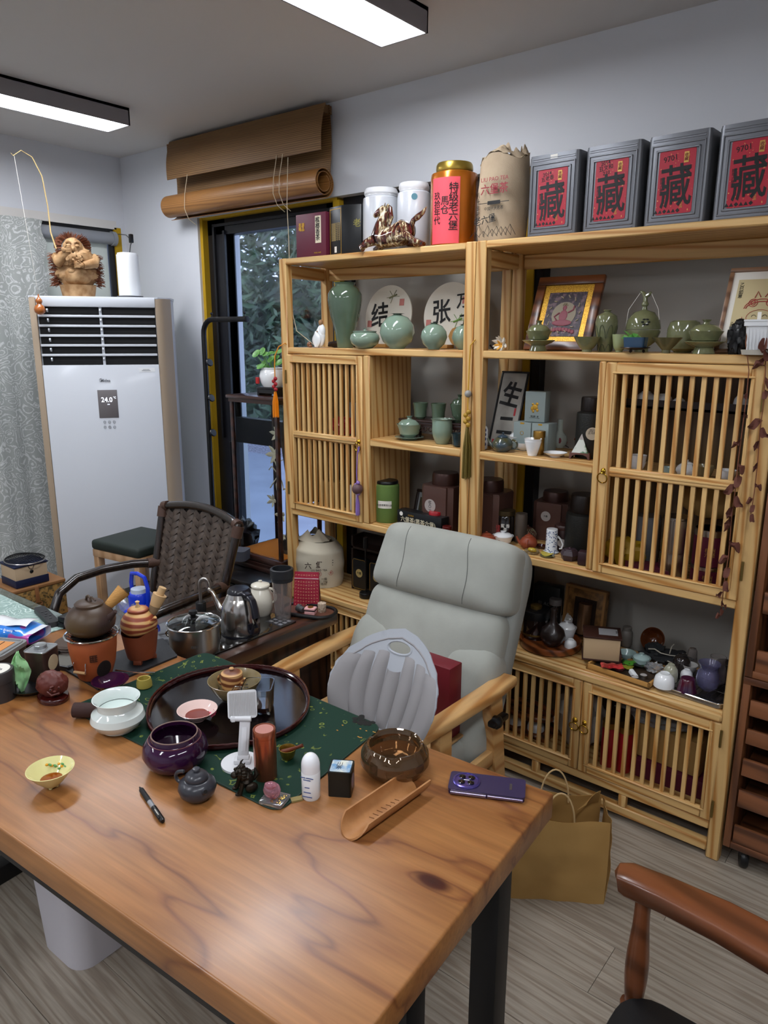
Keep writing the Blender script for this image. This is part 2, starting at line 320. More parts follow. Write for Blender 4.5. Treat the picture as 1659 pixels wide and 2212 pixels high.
# ---------------- pine display shelves ----------------
SF, SB = 2.336, 2.64
PBK = wood('shade_toned_back_ply', '#7d6340', '#5e4527', 2, scale=12, dist=4, ovar=.02)  # back ply coloured darker to stand in for shade inside the closed compartments
hinge = mat('brass_hinge', '#7d6a3c', .4, metal=.8)
def pine_unit(label, x0, x1, zsh, div, door_side):
    t = thing('pine_display_shelf', label, 'shelf', (x0, SF, 0)); w = x1-x0; d = SB-SF; pw = .042
    def P(n, a, m, bev=.004): return obj(n, B().box(*a, bev=bev, seg=1), m, t)
    for (a, b) in ((0, 0), (w-pw, 0), (0, d-pw), (w-pw, d-pw)): P('post', (a, a+pw, b, b+pw, 0, 2.03), PZ)
    P('top_board', (pw-.002, w-pw+.002, 0.001, d, 2.004, 2.029), PX); P('top_apron', (pw, w-pw, d-.03, d-.01, 1.95, 2.004), PX)
    P('side_rail', (.005, .03, pw, d-pw, 1.95, 2.004), PY); P('side_rail', (w-.03, w-.005, pw, d-pw, 1.95, 2.004), PY)
    P('shelf_board', (pw-.002, w-pw+.002, .001, d-.01, 1.624, 1.652), PX)
    P('shelf_board', (pw-.002, w-pw+.002, .001, d-.01, .884, .914), PX)
    if door_side < 0: P('shelf_board', (div+.0, w-pw+.002, .001, d-.01, 1.252, 1.283), PX); P('inner_shelf', (pw, div-.03, .03, d-.01, 1.24, 1.26), PX)
    else: P('shelf_board', (pw-.002, div+.002, .001, d-.01, 1.252, 1.283), PX); P('inner_shelf', (div+.02, w-pw, .03, d-.01, 1.0+.245, 1.265), PX)
    P('divider', (div-.036 if door_side < 0 else div, div if door_side < 0 else div+.022, 0, .03, .914, 1.624), PZ)
    P('divider_panel', (div-.02 if door_side < 0 else div+.003, div-.004 if door_side < 0 else div+.019, .028, d-.01, .914, 1.624), PZ)
    P('counter_board', (-.002+pw, w-pw+.002, .0, d-.01, .51, .536), PX); P('counter_moulding', (pw-.002, w-pw+.002, -.008, .012, .498, .528), PX, .006)
    P('apron', (pw, w-pw, .002, .03, .104, .137), PX); P('bottom_rail', (pw, w-pw, .002, .034, .021, .057), PX)
    P('bottom_board', (pw, w-pw, .03, d-.01, .118, .134), PX)
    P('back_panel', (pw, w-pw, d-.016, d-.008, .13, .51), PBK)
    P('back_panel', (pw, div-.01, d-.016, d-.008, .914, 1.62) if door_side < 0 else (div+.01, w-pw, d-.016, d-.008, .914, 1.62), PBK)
    P('side_panel', (w-.03, w-.014, pw, d-pw, .914, 1.62) if door_side > 0 else (.014, .03, pw, d-pw, .914, 1.62), PZ)
    for q in (0, 1): P('side_panel', (.014 if not q else w-.03, .03 if not q else w-.014, pw, d-pw, .13, .51), PZ)
    for q in (.33, .67): P('short_post', (w*q-.014, w*q+.014, .003, .03, .055, .106), PZ)
    def door(dx0, dx1, z0, z1, mid, ns, hside):
        fwid = .036; dr = bpy.data.objects.new('door', None); COL.objects.link(dr); dr.parent = t
        obj('stile', B().box(dx0, dx0+fwid, -.004, .018, z0, z1, bev=.004, seg=1), PZ, dr); obj('stile', B().box(dx1-fwid, dx1, -.004, .018, z0, z1, bev=.004, seg=1), PZ, dr)
        for zz in [(z1-fwid, z1), (z0, z0+fwid)]+([(mid-.016, mid+.016)] if mid else []): obj('rail', B().box(dx0+fwid-.002, dx1-fwid+.002, -.003, .018, zz[0], zz[1], bev=.004, seg=1), PX, dr)
        if mid: obj('bead', B().box(dx0+fwid, dx1-fwid, -.0065, -.002, mid-.004, mid+.004, bev=.002, seg=1), PX, dr)
        i0, i1, j0, j1 = dx0+fwid, dx1-fwid, z0+fwid, z1-fwid
        for a in ((i0-.012, i1+.012, -.0075, -.002, j1, j1+.006), (i0-.012, i1+.012, -.0075, -.002, j0-.006, j0), (i0-.012, i0-.006, -.0075, -.002, j0, j1), (i1+.006, i1+.012, -.0075, -.002, j0, j1)): obj('bead', B().box(*a, bev=.002, seg=1), PX if a[1]-a[0] > .1 else PZ, dr)
        spans = ((j0, mid-.016), (mid+.016, j1)) if mid else ((j0, j1),)
        base = None
        for a, b in spans:
            base = None
            for k in range(ns):
                xx = i0+(i1-i0)*(k+.75)/(ns+.5)
                if base is None: base = obj('slat', B().box(-.0068, .0068, .004, .014, a-.003, b+.003), PZ, dr); base.location = (xx, 0, 0)
                else: inst(base, (xx, 0, 0), parent=dr)
        for hz in (z0+(z1-z0)*.14, z1-(z1-z0)*.14):
            hx = dx0-.003 if hside < 0 else dx1+.003
            obj('hinge', B().tube([(hx, -.006, hz-.03), (hx, -.006, hz+.03)], .004, 8), hinge, dr)
        kx = dx1-fwid/2 if hside < 0 else dx0+fwid/2; kz = mid if mid else (z0+z1)/2+.02
        ring = [(kx+.017*cos(a), -.013-.003*sin(a), kz-.022+.017*sin(a)) for a in [2*pi*i/20 for i in range(20)]]
        obj('ring_pull', B().tube(ring, .0022, 6, closed=True).lathe([(0, 0), (.011, 0), (.009, .004), (.004, .007), (.004, .012), (0, .013)], 12, M=T(kx, -.004, kz) @ RX(90)), mat('brass', '#b08a2e', .25, metal=1), dr)
    if door_side < 0: door(pw-.008, div-.038, .912, 1.622, 1.266, 11, -1)
    else: door(div+.025, w-pw+.006, .912, 1.622, 1.266, 11, 1)
    h = (w)/2
    door(pw+.002, h-.001, .139, .496, None, 11 if door_side < 0 else 11, -1); door(h+.001, w-pw+.004, .139, .496, None, 11, 1)
    return t
shL = pine_unit('left pine display shelf, beside the window, upper slatted door at its left', -2.49, -1.477, 0, .52, -1)
shR = pine_unit('right pine display shelf, beside the dark drawer cabinet, big slatted door at its right', -1.474, -.455, 0, .486, 1)
from mathutils.geometry import delaunay_2d_cdt
def _inpoly(p, poly):
    c = False; n = len(poly)
    for i in range(n):
        a, b = poly[i], poly[(i+1) % n]
        if (a[1] > p[1]) != (b[1] > p[1]) and p[0] < (b[0]-a[0])*(p[1]-a[1])/(b[1]-a[1]+1e-12)+a[0]: c = not c
    return c
def plate(b, outer, holes=(), fn=None, t=.002, g=.02, M=None):   # flat or curved plate with real holes
    V = [Vector(p) for p in outer]; F = [list(range(len(outer)))]; E_ = []
    for h in holes: k = len(V); V += [Vector(p) for p in h]; E_ += [(k+i, k+(i+1) % len(h)) for i in range(len(h))]
    xs = [p[0] for p in outer]; ys = [p[1] for p in outer]; x = min(xs)+g
    while x < max(xs):
        y = min(ys)+g
        while y < max(ys):
            if _inpoly((x, y), outer) and not any(_inpoly((x, y), h) for h in holes): V.append(Vector((x, y)))
            y += g
        x += g
    r = delaunay_2d_cdt(V, E_, F, 1, 1e-5); vs, fs = r[0], [f for f in r[2] if not any(_inpoly((sum(r[0][i].x for i in f)/len(f), sum(r[0][i].y for i in f)/len(f)), h) for h in holes)]
    fn = fn or (lambda x, y: (x, y, 0))
    P = [Vector(fn(v.x, v.y)) for v in vs]; Q = []
    for v, p in zip(vs, P):
        e = .001; n = (Vector(fn(v.x+e, v.y))-p).cross(Vector(fn(v.x, v.y+e))-p).normalized(); Q.append(p+n*t)
    n = len(P); cnt = {}
    for f in fs:
        for a, c in zip(f, f[1:]+f[:1]): cnt[(a, c)] = 1
    FF = [tuple(reversed(f)) for f in fs]+[tuple(i+n for i in f) for f in fs]+[(a, c, c+n, a+n) for (a, c) in cnt if (c, a) not in cnt]
    return b.poly(P+Q, FF, M)
def sup(b, c, r, e1=.5, e2=.35, nu=40, nv=20, M=None, fn=None):   # cushion (superellipsoid), thickness along y
    pw = lambda q, e: math.copysign(abs(q)**e, q)
    def f(u, v):
        a = 2*pi*u; t = pi*(v-.5)
        x = r[0]*pw(cos(t), e1)*pw(cos(a), e2); z = r[2]*pw(cos(t), e1)*pw(sin(a), e2); y = r[1]*pw(sin(t), e1)
        if fn: x, y, z = fn(x, y, z)
        return (c[0]+x, c[1]+y, c[2]+z)
    return b.surf(f, nu, nv, cu=True, M=M)
def rail(b, path, n=18, e=.38, M=None):     # path of (x,y,z,width,height): rounded flat rail
    P = []; m = len(path)
    for i, q in enumerate(path):
        a = Vector(path[max(i-1, 0)][:3]); c = Vector(path[min(i+1, m-1)][:3]); t = (c-a).normalized(); s = Vector((t.y, -t.x, 0)).normalized(); up = s.cross(t)
        for k in range(n):
            w = 2*pi*k/n; cx = math.copysign(abs(cos(w))**e, cos(w))*q[3]/2; cy = math.copysign(abs(sin(w))**e, sin(w))*q[4]/2
            P.append(Vector(q[:3])+s*cx+up*cy)
    F = [(i*n+k, i*n+(k+1) % n, (i+1)*n+(k+1) % n, (i+1)*n+k) for i in range(m-1) for k in range(n)]+[tuple(range(n-1, -1, -1)), tuple(range((m-1)*n, m*n))]
    return b.poly(P, F, M)
# ---------------- long tea table ----------------
def table_wood():
    m, t, p, N, L = nt('table_cherry_wood'); I = p.inputs; tc = N('TexCoord')
    mp = N('Mapping'); mp.inputs['Scale'].default_value = (.32, 1.6, 1); L(tc.outputs['Object'], mp.inputs[0])
    # knot: distance to the knot bends the grain around it
    kn = N('VectorMath', operation='SUBTRACT'); kn.inputs[1].default_value = (-.077, -.375, 0); L(tc.outputs['Object'], kn.inputs[0])
    km = N('VectorMath', operation='MULTIPLY'); km.inputs[1].default_value = (.9, 1.9, 0); L(kn.outputs[0], km.inputs[0])
    ln = N('VectorMath', operation='LENGTH'); L(km.outputs[0], ln.inputs[0])
    ex = N('Math', operation='MULTIPLY'); ex.inputs[1].default_value = -7.0; L(ln.outputs['Value'], ex.inputs[0])
    ee = N('Math', operation='EXPONENT'); L(ex.outputs[0], ee.inputs[0])
    nz = N('TexNoise', Scale=1.8, Detail=4.0, Roughness=.55); L(mp.outputs[0], nz.inputs['Vector'])
    sp = N('SeparateXYZ'); L(tc.outputs['Object'], sp.inputs[0])
    a1 = N('Math', operation='MULTIPLY'); a1.inputs[1].default_value = 8.0; L(nz.outputs[0], a1.inputs[0])
    a2 = N('Math', operation='MULTIPLY_ADD'); a2.inputs[1].default_value = 3.0; L(sp.outputs['Y'], a2.inputs[0]); L(a1.outputs[0], a2.inputs[2])
    a3 = N('Math', operation='MULTIPLY_ADD'); a3.inputs[1].default_value = 1.6; L(ee.outputs[0], a3.inputs[0]); L(a2.outputs[0], a3.inputs[2])
    fr_ = N('Math', operation='PINGPONG'); fr_.inputs[1].default_value = .5; L(a3.outputs[0], fr_.inputs[0])
    rp = N('ValToRGB'); ramp(rp, [(0, lin('#86502a')), (.09, lin('#a66c3a')), (.5, lin('#b87d46')), (.97, lin('#a86f3c'))]); L(fr_.outputs[0], rp.inputs[0])
    m2 = N('Mapping'); m2.inputs['Scale'].default_value = (.05, 1, 1); L(tc.outputs['Object'], m2.inputs[0])
    n2 = N('TexNoise', Scale=110.0, Detail=4.0, Distortion=.3); L(m2.outputs[0], n2.inputs['Vector'])
    mx = N('Mix', data_type='RGBA', blend_type='MULTIPLY'); mx.inputs[0].default_value = .55; L(rp.outputs[0], mx.inputs[6]); L(n2.outputs[0], mx.inputs[7])
    kr = N('ValToRGB'); ramp(kr, [(.0, lin('#5a3218')), (.022, lin('#7a4a26')), (.04, (1, 1, 1, 1))]); L(ln.outputs['Value'], kr.inputs[0])
    mk2 = N('Mix', data_type='RGBA', blend_type='MULTIPLY'); mk2.inputs[0].default_value = 1; L(mx.outputs[2], mk2.inputs[6]); L(kr.outputs[0], mk2.inputs[7])
    L(mk2.outputs[2], I['Base Color'])
    n3 = N('TexNoise', Scale=5.0, Detail=6.0); L(tc.outputs['Object'], n3.inputs['Vector'])
    mr = N('MapRange'); mr.inputs[1].default_value = .3; mr.inputs[2].default_value = .75; mr.inputs[3].default_value = .3; mr.inputs[4].default_value = .46; L(n3.outputs[0], mr.inputs[0]); L(mr.outputs[0], I['Roughness'])
    I['Coat Weight'].default_value = .25; I['Coat Roughness'].default_value = .25
    bp = N('Bump', Strength=.25, Distance=.0008); L(n2.outputs[0], bp.inputs['Height']); L(bp.outputs[0], I['Normal'])
    return m
TW = table_wood(); bsteel = mat('black_steel', '#131314', .45)
ta = thing('tea_table', 'long glossy brown wooden tea table on black steel legs covered with tea ware', 'table', (-.587, 1.308, 0), 4.2)
obj('tabletop', B().box(-1.71, 0, -.741, 0, .69, .75, bev=.005, seg=3), TW, ta)
obj('steel_apron', B().box(-1.69, -.02, -.725, -.70, .655, .69).box(-1.69, -.02, -.04, -.015, .655, .69).box(-.045, -.02, -.72, -.02, .655, .69).box(-1.69, -1.665, -.72, -.02, .655, .69), bsteel, ta)
for x in (-.06, -1.67):
    for y in (-.50, -.16): obj('leg', B().box(x-.03, x+.03, y-.03, y+.03, .06, .655, bev=.003), bsteel, ta)
    obj('foot_bar', B().box(x-.03, x+.03, -.70, -.04, 0, .06, bev=.003), bsteel, ta)
obj('leg', B().box(-.24, -.18, -.70, -.64, 0, .655, bev=.003), bsteel, ta)
# ---------------- glass table with lace runner, left ----------------
gt = thing('glass_table', 'glass topped table at the left end of the wooden table', 'table', (-2.30, 1.17, 0), 1.5)
obj('glass_top', B().box(-.62, 0, -1.35, 0, .742, .75, bev=.002), mat('green_glass', '#c8ddd2', .04, trans=1), gt)
obj('under_shelf', B().box(-.60, -.02, -1.33, -.03, .70, .735), mat('table_grey_board', '#6e6a5e', .5), gt)
for x in (-.58, -.07):
    for y in (-1.28, -.09): obj('leg', B().box(x, x+.04, y, y+.04, 0, .70, bev=.003), dk, gt)
def lace(name, base, top, sc=14, alpha=None):
    m, t, p, N, L = nt(name); I = p.inputs; tc = N('TexCoord')
    nz = N('TexNoise', Scale=sc*.22, Detail=1.0); L(tc.outputs['Object'], nz.inputs['Vector'])
    ad = N('VectorMath', operation='SCALE', Scale=.45); L(nz.outputs['Color'], ad.inputs[0]); a2 = N('VectorMath', operation='ADD'); L(tc.outputs['Object'], a2.inputs[0]); L(ad.outputs[0], a2.inputs[1])
    vo = N('TexVoronoi', Scale=sc*.62); L(a2.outputs[0], vo.inputs['Vector'])
    wv = N('Math', operation='MULTIPLY'); wv.inputs[1].default_value = 22; L(vo.outputs['Distance'], wv.inputs[0])
    sn = N('Math', operation='SINE'); L(wv.outputs[0], sn.inputs[0])
    n2 = N('TexNoise', Scale=sc*5.5, Detail=2.0, Distortion=1.5); L(a2.outputs[0], n2.inputs['Vector'])
    m3 = N('Math', operation='MULTIPLY_ADD'); m3.inputs[1].default_value = 3.2; m3.inputs[2].default_value = -1.75; L(n2.outputs[0], m3.inputs[0])
    s2 = N('Math', operation='ADD'); L(sn.outputs[0], s2.inputs[0]); L(m3.outputs[0], s2.inputs[1])
    rp = N('ValToRGB'); ramp(rp, [(.42, lin(base)), (.62, lin(top))]); L(s2.outputs[0], rp.inputs[0]); L(rp.outputs[0], I['Base Color']); I['Roughness'].default_value = .85
    bp = N('Bump', Strength=.3, Distance=.002); L(rp.outputs[0], bp.inputs['Height']); L(bp.outputs[0], I['Normal'])
    return m
obj('table_runner', B().box(-2.78, -2.262, -.15, 1.118, .751, .754), lace('green_lace', '#8fa8a0', '#c4d6cf', 26), label='pale green lace runner lying on the glass table', cat='table runner')
cu = B(); NC = 60
def cfn(u, v):
    z = .02+2.30*v; y = 2.155-u*1.9+(.012*sin(z*38) if u < .01 else 0); return (-4.17+.012*sin(y*22)*(1-.3*v)+.006*sin(y*61), y, z)
obj('lace_curtain', cu.surf(cfn, 70, 90, t=.002), lace('white_lace', '#a2a5a1', '#cfd1cf', 25), label='pale grey lace curtain with swirling flowers and scalloped edge at the left window', cat='curtain')
# ---------------- side tea table with hob ----------------
sw = wood('dark_walnut_along_y', '#4a2c1c', '#26150d', 1, scale=12, dist=4, rough=.3, coat=.4, ovar=.05)
swz = wood('dark_walnut_upright', '#3d2416', '#20120b', 2, scale=12, dist=4, rough=.4, coat=.2, ovar=.05)
st = thing('side_tea_table', 'dark walnut side tea table with built in black hob under the kettle', 'table', (-1.75, 1.24, 0), 0)
obj('tabletop', B().box(-.46, 0, 0, .65, .655, .70, bev=.004), sw, st)
obj('side_panel', B().box(-.055, -.033, .30, .64, .02, .655), swz, st); obj('side_panel', B().box(-.46, -.44, .02, .64, .02, .655), swz, st)
obj('back_panel', B().box(-.44, -.03, .62, .64, .02, .655), swz, st); obj('shelf', B().box(-.44, -.03, .03, .62, .05, .07), swz, st); obj('inner_panel', B().box(-.25, -.235, .03, .62, .07, .655), swz, st)
obj('apron', B().box(-.055, -.033, .02, .30, .60, .655), sw, st)
obj('hob', B().box(-.40, -.045, .03, .48, .7, .706, bev=.002), mat('black_glass', '#08080a', .06, coat=1), st)
hp = B()
for i in range(3):
    for j in range(3): hp.box(-.12+j*.024, -.104+j*.024, .415+i*.02, .427+i*.02, .7062, .7068)
obj('touch_panel', hp, mat('grey_print', '#77777a', .5), st); obj('hob_panel', B().box(-.13, -.047, .405, .478, .7058, .7063), mat('dark_grey', '#2a2a2c', .3), st)
# ---------------- rattan armchair ----------------
rat = wood('dark_rattan_cane', '#2b1d16', '#120c09', 2, scale=20, dist=2, rough=.25, coat=.5, ovar=.05)
wvm = mat('woven_rattan', '#3a302a', .38, var=(40, .3, .7), col2='#5a4c42'); wrap = mat('cane_binding', '#4a3328', .5, bump=(200, .5))
rc = thing('rattan_armchair', 'dark brown rattan armchair with herringbone woven back behind the teapots', 'chair', (-2.58, 1.70, 0), -2)
def bk(u, v):   # back surface: u across -1..1, v 0..1 up
    w = .235+.04*v; return Vector((u*w, .07+.13*v+.03*(1-u*u), .47+.47*v+.03*(1-u*u)*v))
lp = [bk(-1, k/8) for k in range(9)]; rp_ = [bk(1, k/8) for k in range(9)]
obj('back_frame', B().tube(lp+[bk(-1+2*k/10, 1) for k in range(1, 10)]+rp_[::-1], .019, 10), rat, rc)
obj('back_rail', B().tube([bk(-1+2*k/10, .0) for k in range(11)], .016, 10), rat, rc)
wb = B(); rows, cols = 15, 11
for i in range(cols):
    for j in range(rows):
        u = -.93+1.86*(i+.5)/cols; v = .02+.95*(j+.5)/rows; c = bk(u, v); e = 1 if i % 2 else -1
        n = (bk(u+.01, v)-bk(u-.01, v)).cross(bk(u, v+.01)-bk(u, v-.01)).normalized()*-1
        ax = (bk(u+.01, v)-bk(u-.01, v)).normalized(); ay = (bk(u, v+.01)-bk(u, v-.01)).normalized()
        d = (ax*.8+ay*.62*e).normalized(); q = n.cross(d)
        P = []
        for a in (-1, -.5, 0, .5, 1):
            for s_ in (-1, 1): P.append(c+d*.034*a+q*.0135*s_-n*(.009*(1-a*a)-.004))
        wb.poly(P, [(2*k, 2*k+1, 2*k+3, 2*k+2) for k in range(4)])
obj('woven_back', wb, wvm, rc, kind='stuff')
obj('back_shade_sheet', B().surf(lambda u, v: bk(-.95+1.9*u, .01+.97*v)+Vector((0, .006, 0)), 12, 8, t=.002), mat('rattan_shadow', '#16110f', .7), rc)  # near-black sheet behind the weave, shadow of its gaps put in as colour
for s_ in (-1, 1):
    P = [(s_*.25, .13, .69), (s_*.285, .03, .70), (s_*.31, -.1, .70), (s_*.31, -.22, .69), (s_*.29, -.31, .65), (s_*.275, -.35, .58), (s_*.27, -.36, .45), (s_*.265, -.36, .0)]
    pts = []
    for a, b_ in zip(P, P[1:]):
        for k in range(4): pts.append(tuple(a[i]+(b_[i]-a[i])*k/4 for i in range(3)))
    obj('arm', B().tube(pts+[P[-1]], .019, 10), rat, rc); obj('leg', B().tube([(s_*.235, .10, .47), (s_*.24, .2, 0)], .018, 10), rat, rc)
    obj('binding', B().tube([bk(s_*1, .9), bk(s_*1, .97), bk(s_, 1.0)], .024, 10).tube([bk(s_*1, 1), bk(s_*.9, 1)], .023, 10), wrap, rc); obj('binding', B().tube([(s_*.25, .14, .69), (s_*.262, .09, .695)], .023, 10), wrap, rc)
obj('seat', B().box(-.25, .25, -.32, .12, .40, .43, bev=.01), wvm, rc); obj('seat_rail', B().tube([(-.27, -.35, .41), (.27, -.35, .41)], .016, 8).tube([(-.26, -.35, .41), (-.24, .1, .41)], .016, 8).tube([(.26, -.35, .41), (.24, .1, .41)], .016, 8), rat, rc)
# ---------------- grey recliner ----------------
suede = mat('grey_suede', '#95978f', .85, sheen=.15, var=(6, .35, .7), col2='#a2a49c', bump=(120, .12)); seam = mat('grey_seam', '#6e706c', .9)
AW = wood('pale_arm_wood', '#dcae72', '#bd8448', 1, scale=9, dist=3, sq=.15, rough=.35, coat=.2, ovar=.03)
rk = thing('recliner', 'pale grey padded recliner with light wooden arms behind the tea table', 'chair', (-1.402, 1.80, 0), 0)
LM = T(0, .10, .40) @ RX(-21)
def hb(x, y, z): return (x*(1-.05*(z/.13)), y-.0+.02*(abs(x)/.3)**2, z)
obj('headrest', sup(B(), (0, -.01, .535), (.292, .088, .128), .62, .28, 56, 24, M=LM, fn=hb), suede, rk)
obj('back_cushion', sup(B(), (0, .0, .245), (.292, .075, .19), .7, .3, 56, 24, M=LM), suede, rk)
obj('lumbar_cushion', sup(B(), (0, -.0, .08), (.15, .095, .125), .8, .5, 40, 20, M=LM), suede, rk)
for s_ in (-1, 1): obj('side_bolster', sup(B(), (s_*.205, -.005, .105), (.105, .092, .205), .75, .5, 32, 20, M=LM), suede, rk)
obj('back_shell', sup(B(), (0, .055, .30), (.30, .05, .36), .4, .25, 40, 16, M=LM), mat('grey_back', '#8f918c', .85), rk)
def hseam(x, z):
    a, c, r = abs(x/.30), abs(z/.128), 1; q = (a**(2/.28)+c**(2/.28))**.14; y = -.088*max(0, 1-q**(2/.62))**.31; X, Y, Z = hb(x, y, z); return (X, Y-.0108, Z+.535)
for x in (-.14, .13): obj('seam', B().tube([LM @ Vector(hseam(x+.012*sin(k*.3), -.112+.224*k/14)) for k in range(15)], .0012, 4), seam, rk)
for s_ in (-1, 1): obj('seam', B().tube([LM @ Vector((s_*(.275-.14*(k/8)**.8), -.075-.008*sin(k), .22-.02*k)) for k in range(9)], .0016, 4), seam, rk)
obj('seat_cushion', sup(B(), (0, 0, 0), (.27, .07, .26), .45, .3, 40, 16, M=T(0, -.06, .375) @ RX(90)), suede, rk)
obj('seat_mat', B().box(-.26, .26, -.33, .12, .440, .450, bev=.004), mat('woven_seat_mat', '#a57d4f', .7, var=(90, .35, .65), col2='#d3ae78', st=(1, .35, 1)), rk)
obj('footrest', sup(B(), (0, -.0, 0), (.25, .05, .17), .6, .35, 36, 14, M=T(.06, -.22, .20) @ RX(12)), suede, rk)
for s_ in (-1, 1):
    pa = [(s_*.318, .21, .585, .05, .03), (s_*.322, .19, .60, .065, .034), (s_*.325, .08, .60, .07, .034), (s_*.32, -.06, .60, .066, .034), (s_*.315, -.20, .60, .06, .034), (s_*.31, -.28, .597, .055, .032), (s_*.305, -.31, .59, .04, .024)]
    obj('arm', rail(B(), pa), AW, rk)
    obj('leg', B().poly([(s_*.30, -.22, .585), (s_*.335, -.22, .585), (s_*.335, -.16, .585), (s_*.30, -.16, .585), (s_*.30, -.20, 0), (s_*.335, -.20, 0), (s_*.335, -.15, 0), (s_*.30, -.15, 0)], [(0, 1, 2, 3), (4, 5, 6, 7), (0, 1, 5, 4), (1, 2, 6, 5), (2, 3, 7, 6), (3, 0, 4, 7)]), AW, rk)
    obj('leg', B().poly([(s_*.30, .06, .585), (s_*.335, .06, .585), (s_*.335, .13, .585), (s_*.30, .13, .585), (s_*.30, .16, 0), (s_*.335, .16, 0), (s_*.335, .21, 0), (s_*.30, .21, 0)], [(0, 1, 2, 3), (4, 5, 6, 7), (0, 1, 5, 4), (1, 2, 6, 5), (2, 3, 7, 6), (3, 0, 4, 7)]), AW, rk)
    obj('side_rail', B().box(s_*.317-.012, s_*.317+.012, -.19, .12, .33, .38, bev=.004), AW, rk)
obj('knob', B().lathe([(0, 0), (.02, .002), (.022, .02), (.012, .03), (0, .032)], 16, M=T(.335, .08, .50) @ RY(90)).box(.33, .36, .05, .14, .49, .51, bev=.006), blk, rk)
obj('cushion_box', B().box(0, .165, -.035, .035, .452, .70, bev=.004), mat('maroon_box', '#6e1723', .5), label='dark red box leaning on the recliner behind the lumbar seat', cat='box', loc=(-1.32, 1.79, -.002))
# ---------------- grey posture seat ----------------
ps = thing('posture_seat', 'light grey shell shaped lumbar support seat standing on the recliner mat', 'seat support', (-1.215, 1.515, .452), 4); ps.scale = (.84, .9, .93)
psg = mat('grey_plastic', '#a9adb4', .4); psp = mat('grey_pad', '#8d8a8b', .7)
def psf(x, y): return (x, -.10+.05*abs(x/.2)**2*-1+ (.20*(max(y, 0)/.42)**1.1 if y > .02 else .0)-.0*y, y)
def hw(q):     # half width by height fraction
    pts = [(0, .165), (.12, .15), (.25, .135), (.36, .155), (.48, .205), (.6, .222), (.72, .215), (.82, .185), (.91, .13), (.97, .07), (1, .0)]
    for (a, w0), (b_, w1) in zip(pts, pts[1:]):
        if a <= q <= b_: k = (q-a)/(b_-a); return w0+(w1-w0)*k
PH = .44
qs = [i/40 for i in range(41)]
out = [(hw(q)*(1+.012*sin(q*70)), q*PH) for q in qs[:-1]]+[(0, PH)]+[(-hw(q)*(1+.012*sin(q*70)), q*PH) for q in reversed(qs[:-1])]
hole = [(.045*cos(a)*1.0, PH*.875+.016*sin(a)) for a in [2*pi*i/20 for i in range(20)]]
obj('shell', plate(B(), out, [hole], psf, .004, .02), psg, ps)
def psn(x, y, o): p = psf(x, y); return (p[0], p[1]-o, p[2])
for i in range(7):
    a = (i-3)/3; n = 14
    def pf(u, v, a=a):
        yy = PH*(.33+.50*(1-.10*a*a)*v+.02); xx = a*(.115+.062*sin(pi*min(1, .15+.6*v)))+(u-.5)*(.040+.022*sin(pi*min(1, v*.8+.1)))*(1.35 if abs(a) > .9 else 1)
        if v > .78 and abs(a) < .2: yy = PH*(.33+.50*.78)+.0*v
        o = .003+.020*sin(pi*u)**.6*sin(pi*min(max(v, .0), 1))**.35; return psn(xx, yy, o)
    obj('pad', B().surf(pf, 9, n, t=-.001), psp, ps)
obj('pad_border', B().tube([psn(x*.93, max(y*.94, PH*.33), .003) for x, y in out if y > PH*.30], .0035, 6, closed=True), psp, ps)
obj('handle_rim', B().tube([psn(x*1.12, PH*.875+(y-PH*.875)*1.2, .003) for x, y in hole], .004, 6, closed=True), psg, ps)
for i in range(10):
    x = (-4.5+i)*.026
    if abs(x) > .02: obj('groove_rib', B().tube([psn(x*(1-.1*k/6), .01+.115*k/6, .001) for k in range(7)], .0022, 5), psg, ps)
obj('label_tag', B().box(-.022, .022, -.112, -.108, .035, .10, bev=.001), paperw, ps); obj('tag_figure', B().box(-.004, .002, -.1135, -.112, .052, .082, M=None).blob((0, -.113, .086), (.004, .001, .005)).box(-.014, .014, -.1135, -.112, .047, .050), ink, ps)
obj('seat_plate', B().surf(lambda u, v: ((u-.5)*.32*(1+.05*v), -.10-.20*v, .012+.012*(2*u-1)**2-.012*sin(pi*v)+.01), 12, 10, t=.004), psg, ps)
# ---------------- wooden armchair, lower right ----------------
CW = wood('chestnut_chair_wood', '#7a4526', '#5c3219', 0, scale=8, dist=3, sq=.2, rough=.3, coat=.35, ovar=.02)
wc = thing('wooden_armchair', 'reddish brown wooden armchair with black seat at the lower right corner', 'chair', (-.12, .985, 0), 0)
path = []
for k in range(25):
    a = R_(-100+200*k/24); path.append((.06+.235*cos(a)*1.0, .24*sin(a), .69+.02*cos(a), .09, .042))
pre = [(-.292, -.245, .682, .02, .02), (-.288, -.247, .684, .05, .036), (-.27, -.25, .686, .064, .042), (-.20, -.252, .688, .07, .042), (-.1, -.248, .69, .08, .042)]
post = [(x, -y, z, w, h) for x, y, z, w, h in reversed(pre)]
path = pre+[p for p in path]+post
obj('arm_rail', rail(B(), path), CW, wc)
for s_ in (-1, 1):
    obj('arm_post', B().tube([(-.235, s_*.235, .43+.245*k/8) for k in range(9)], [.017, .019, .0215, .022, .0205, .018, .0155, .0145, .015], 14), CW, wc)
    obj('back_post', B().tube([(.19, s_*.16, .40), (.24, s_*.17, .69)], .015, 12), CW, wc)
    for x in (-.235, .19): obj('leg', B().tube([(x, s_*.225, .44), (x*1.05, s_*.235, 0)], [.022, .016], 12), CW, wc)
obj('backrest_slat', B().surf(lambda u, v: (.285-.03*(2*u-1)**2-.02*v, (u-.5)*.3, .53+.12*v), 10, 4, t=.014), CW, wc)
obj('seat', B().prism(rrect(.48, .50, .07, 5, -.02, 0), .425, .462, top=.95), mat('black_leather', '#101011', .4, bump=(150, .15)), wc)
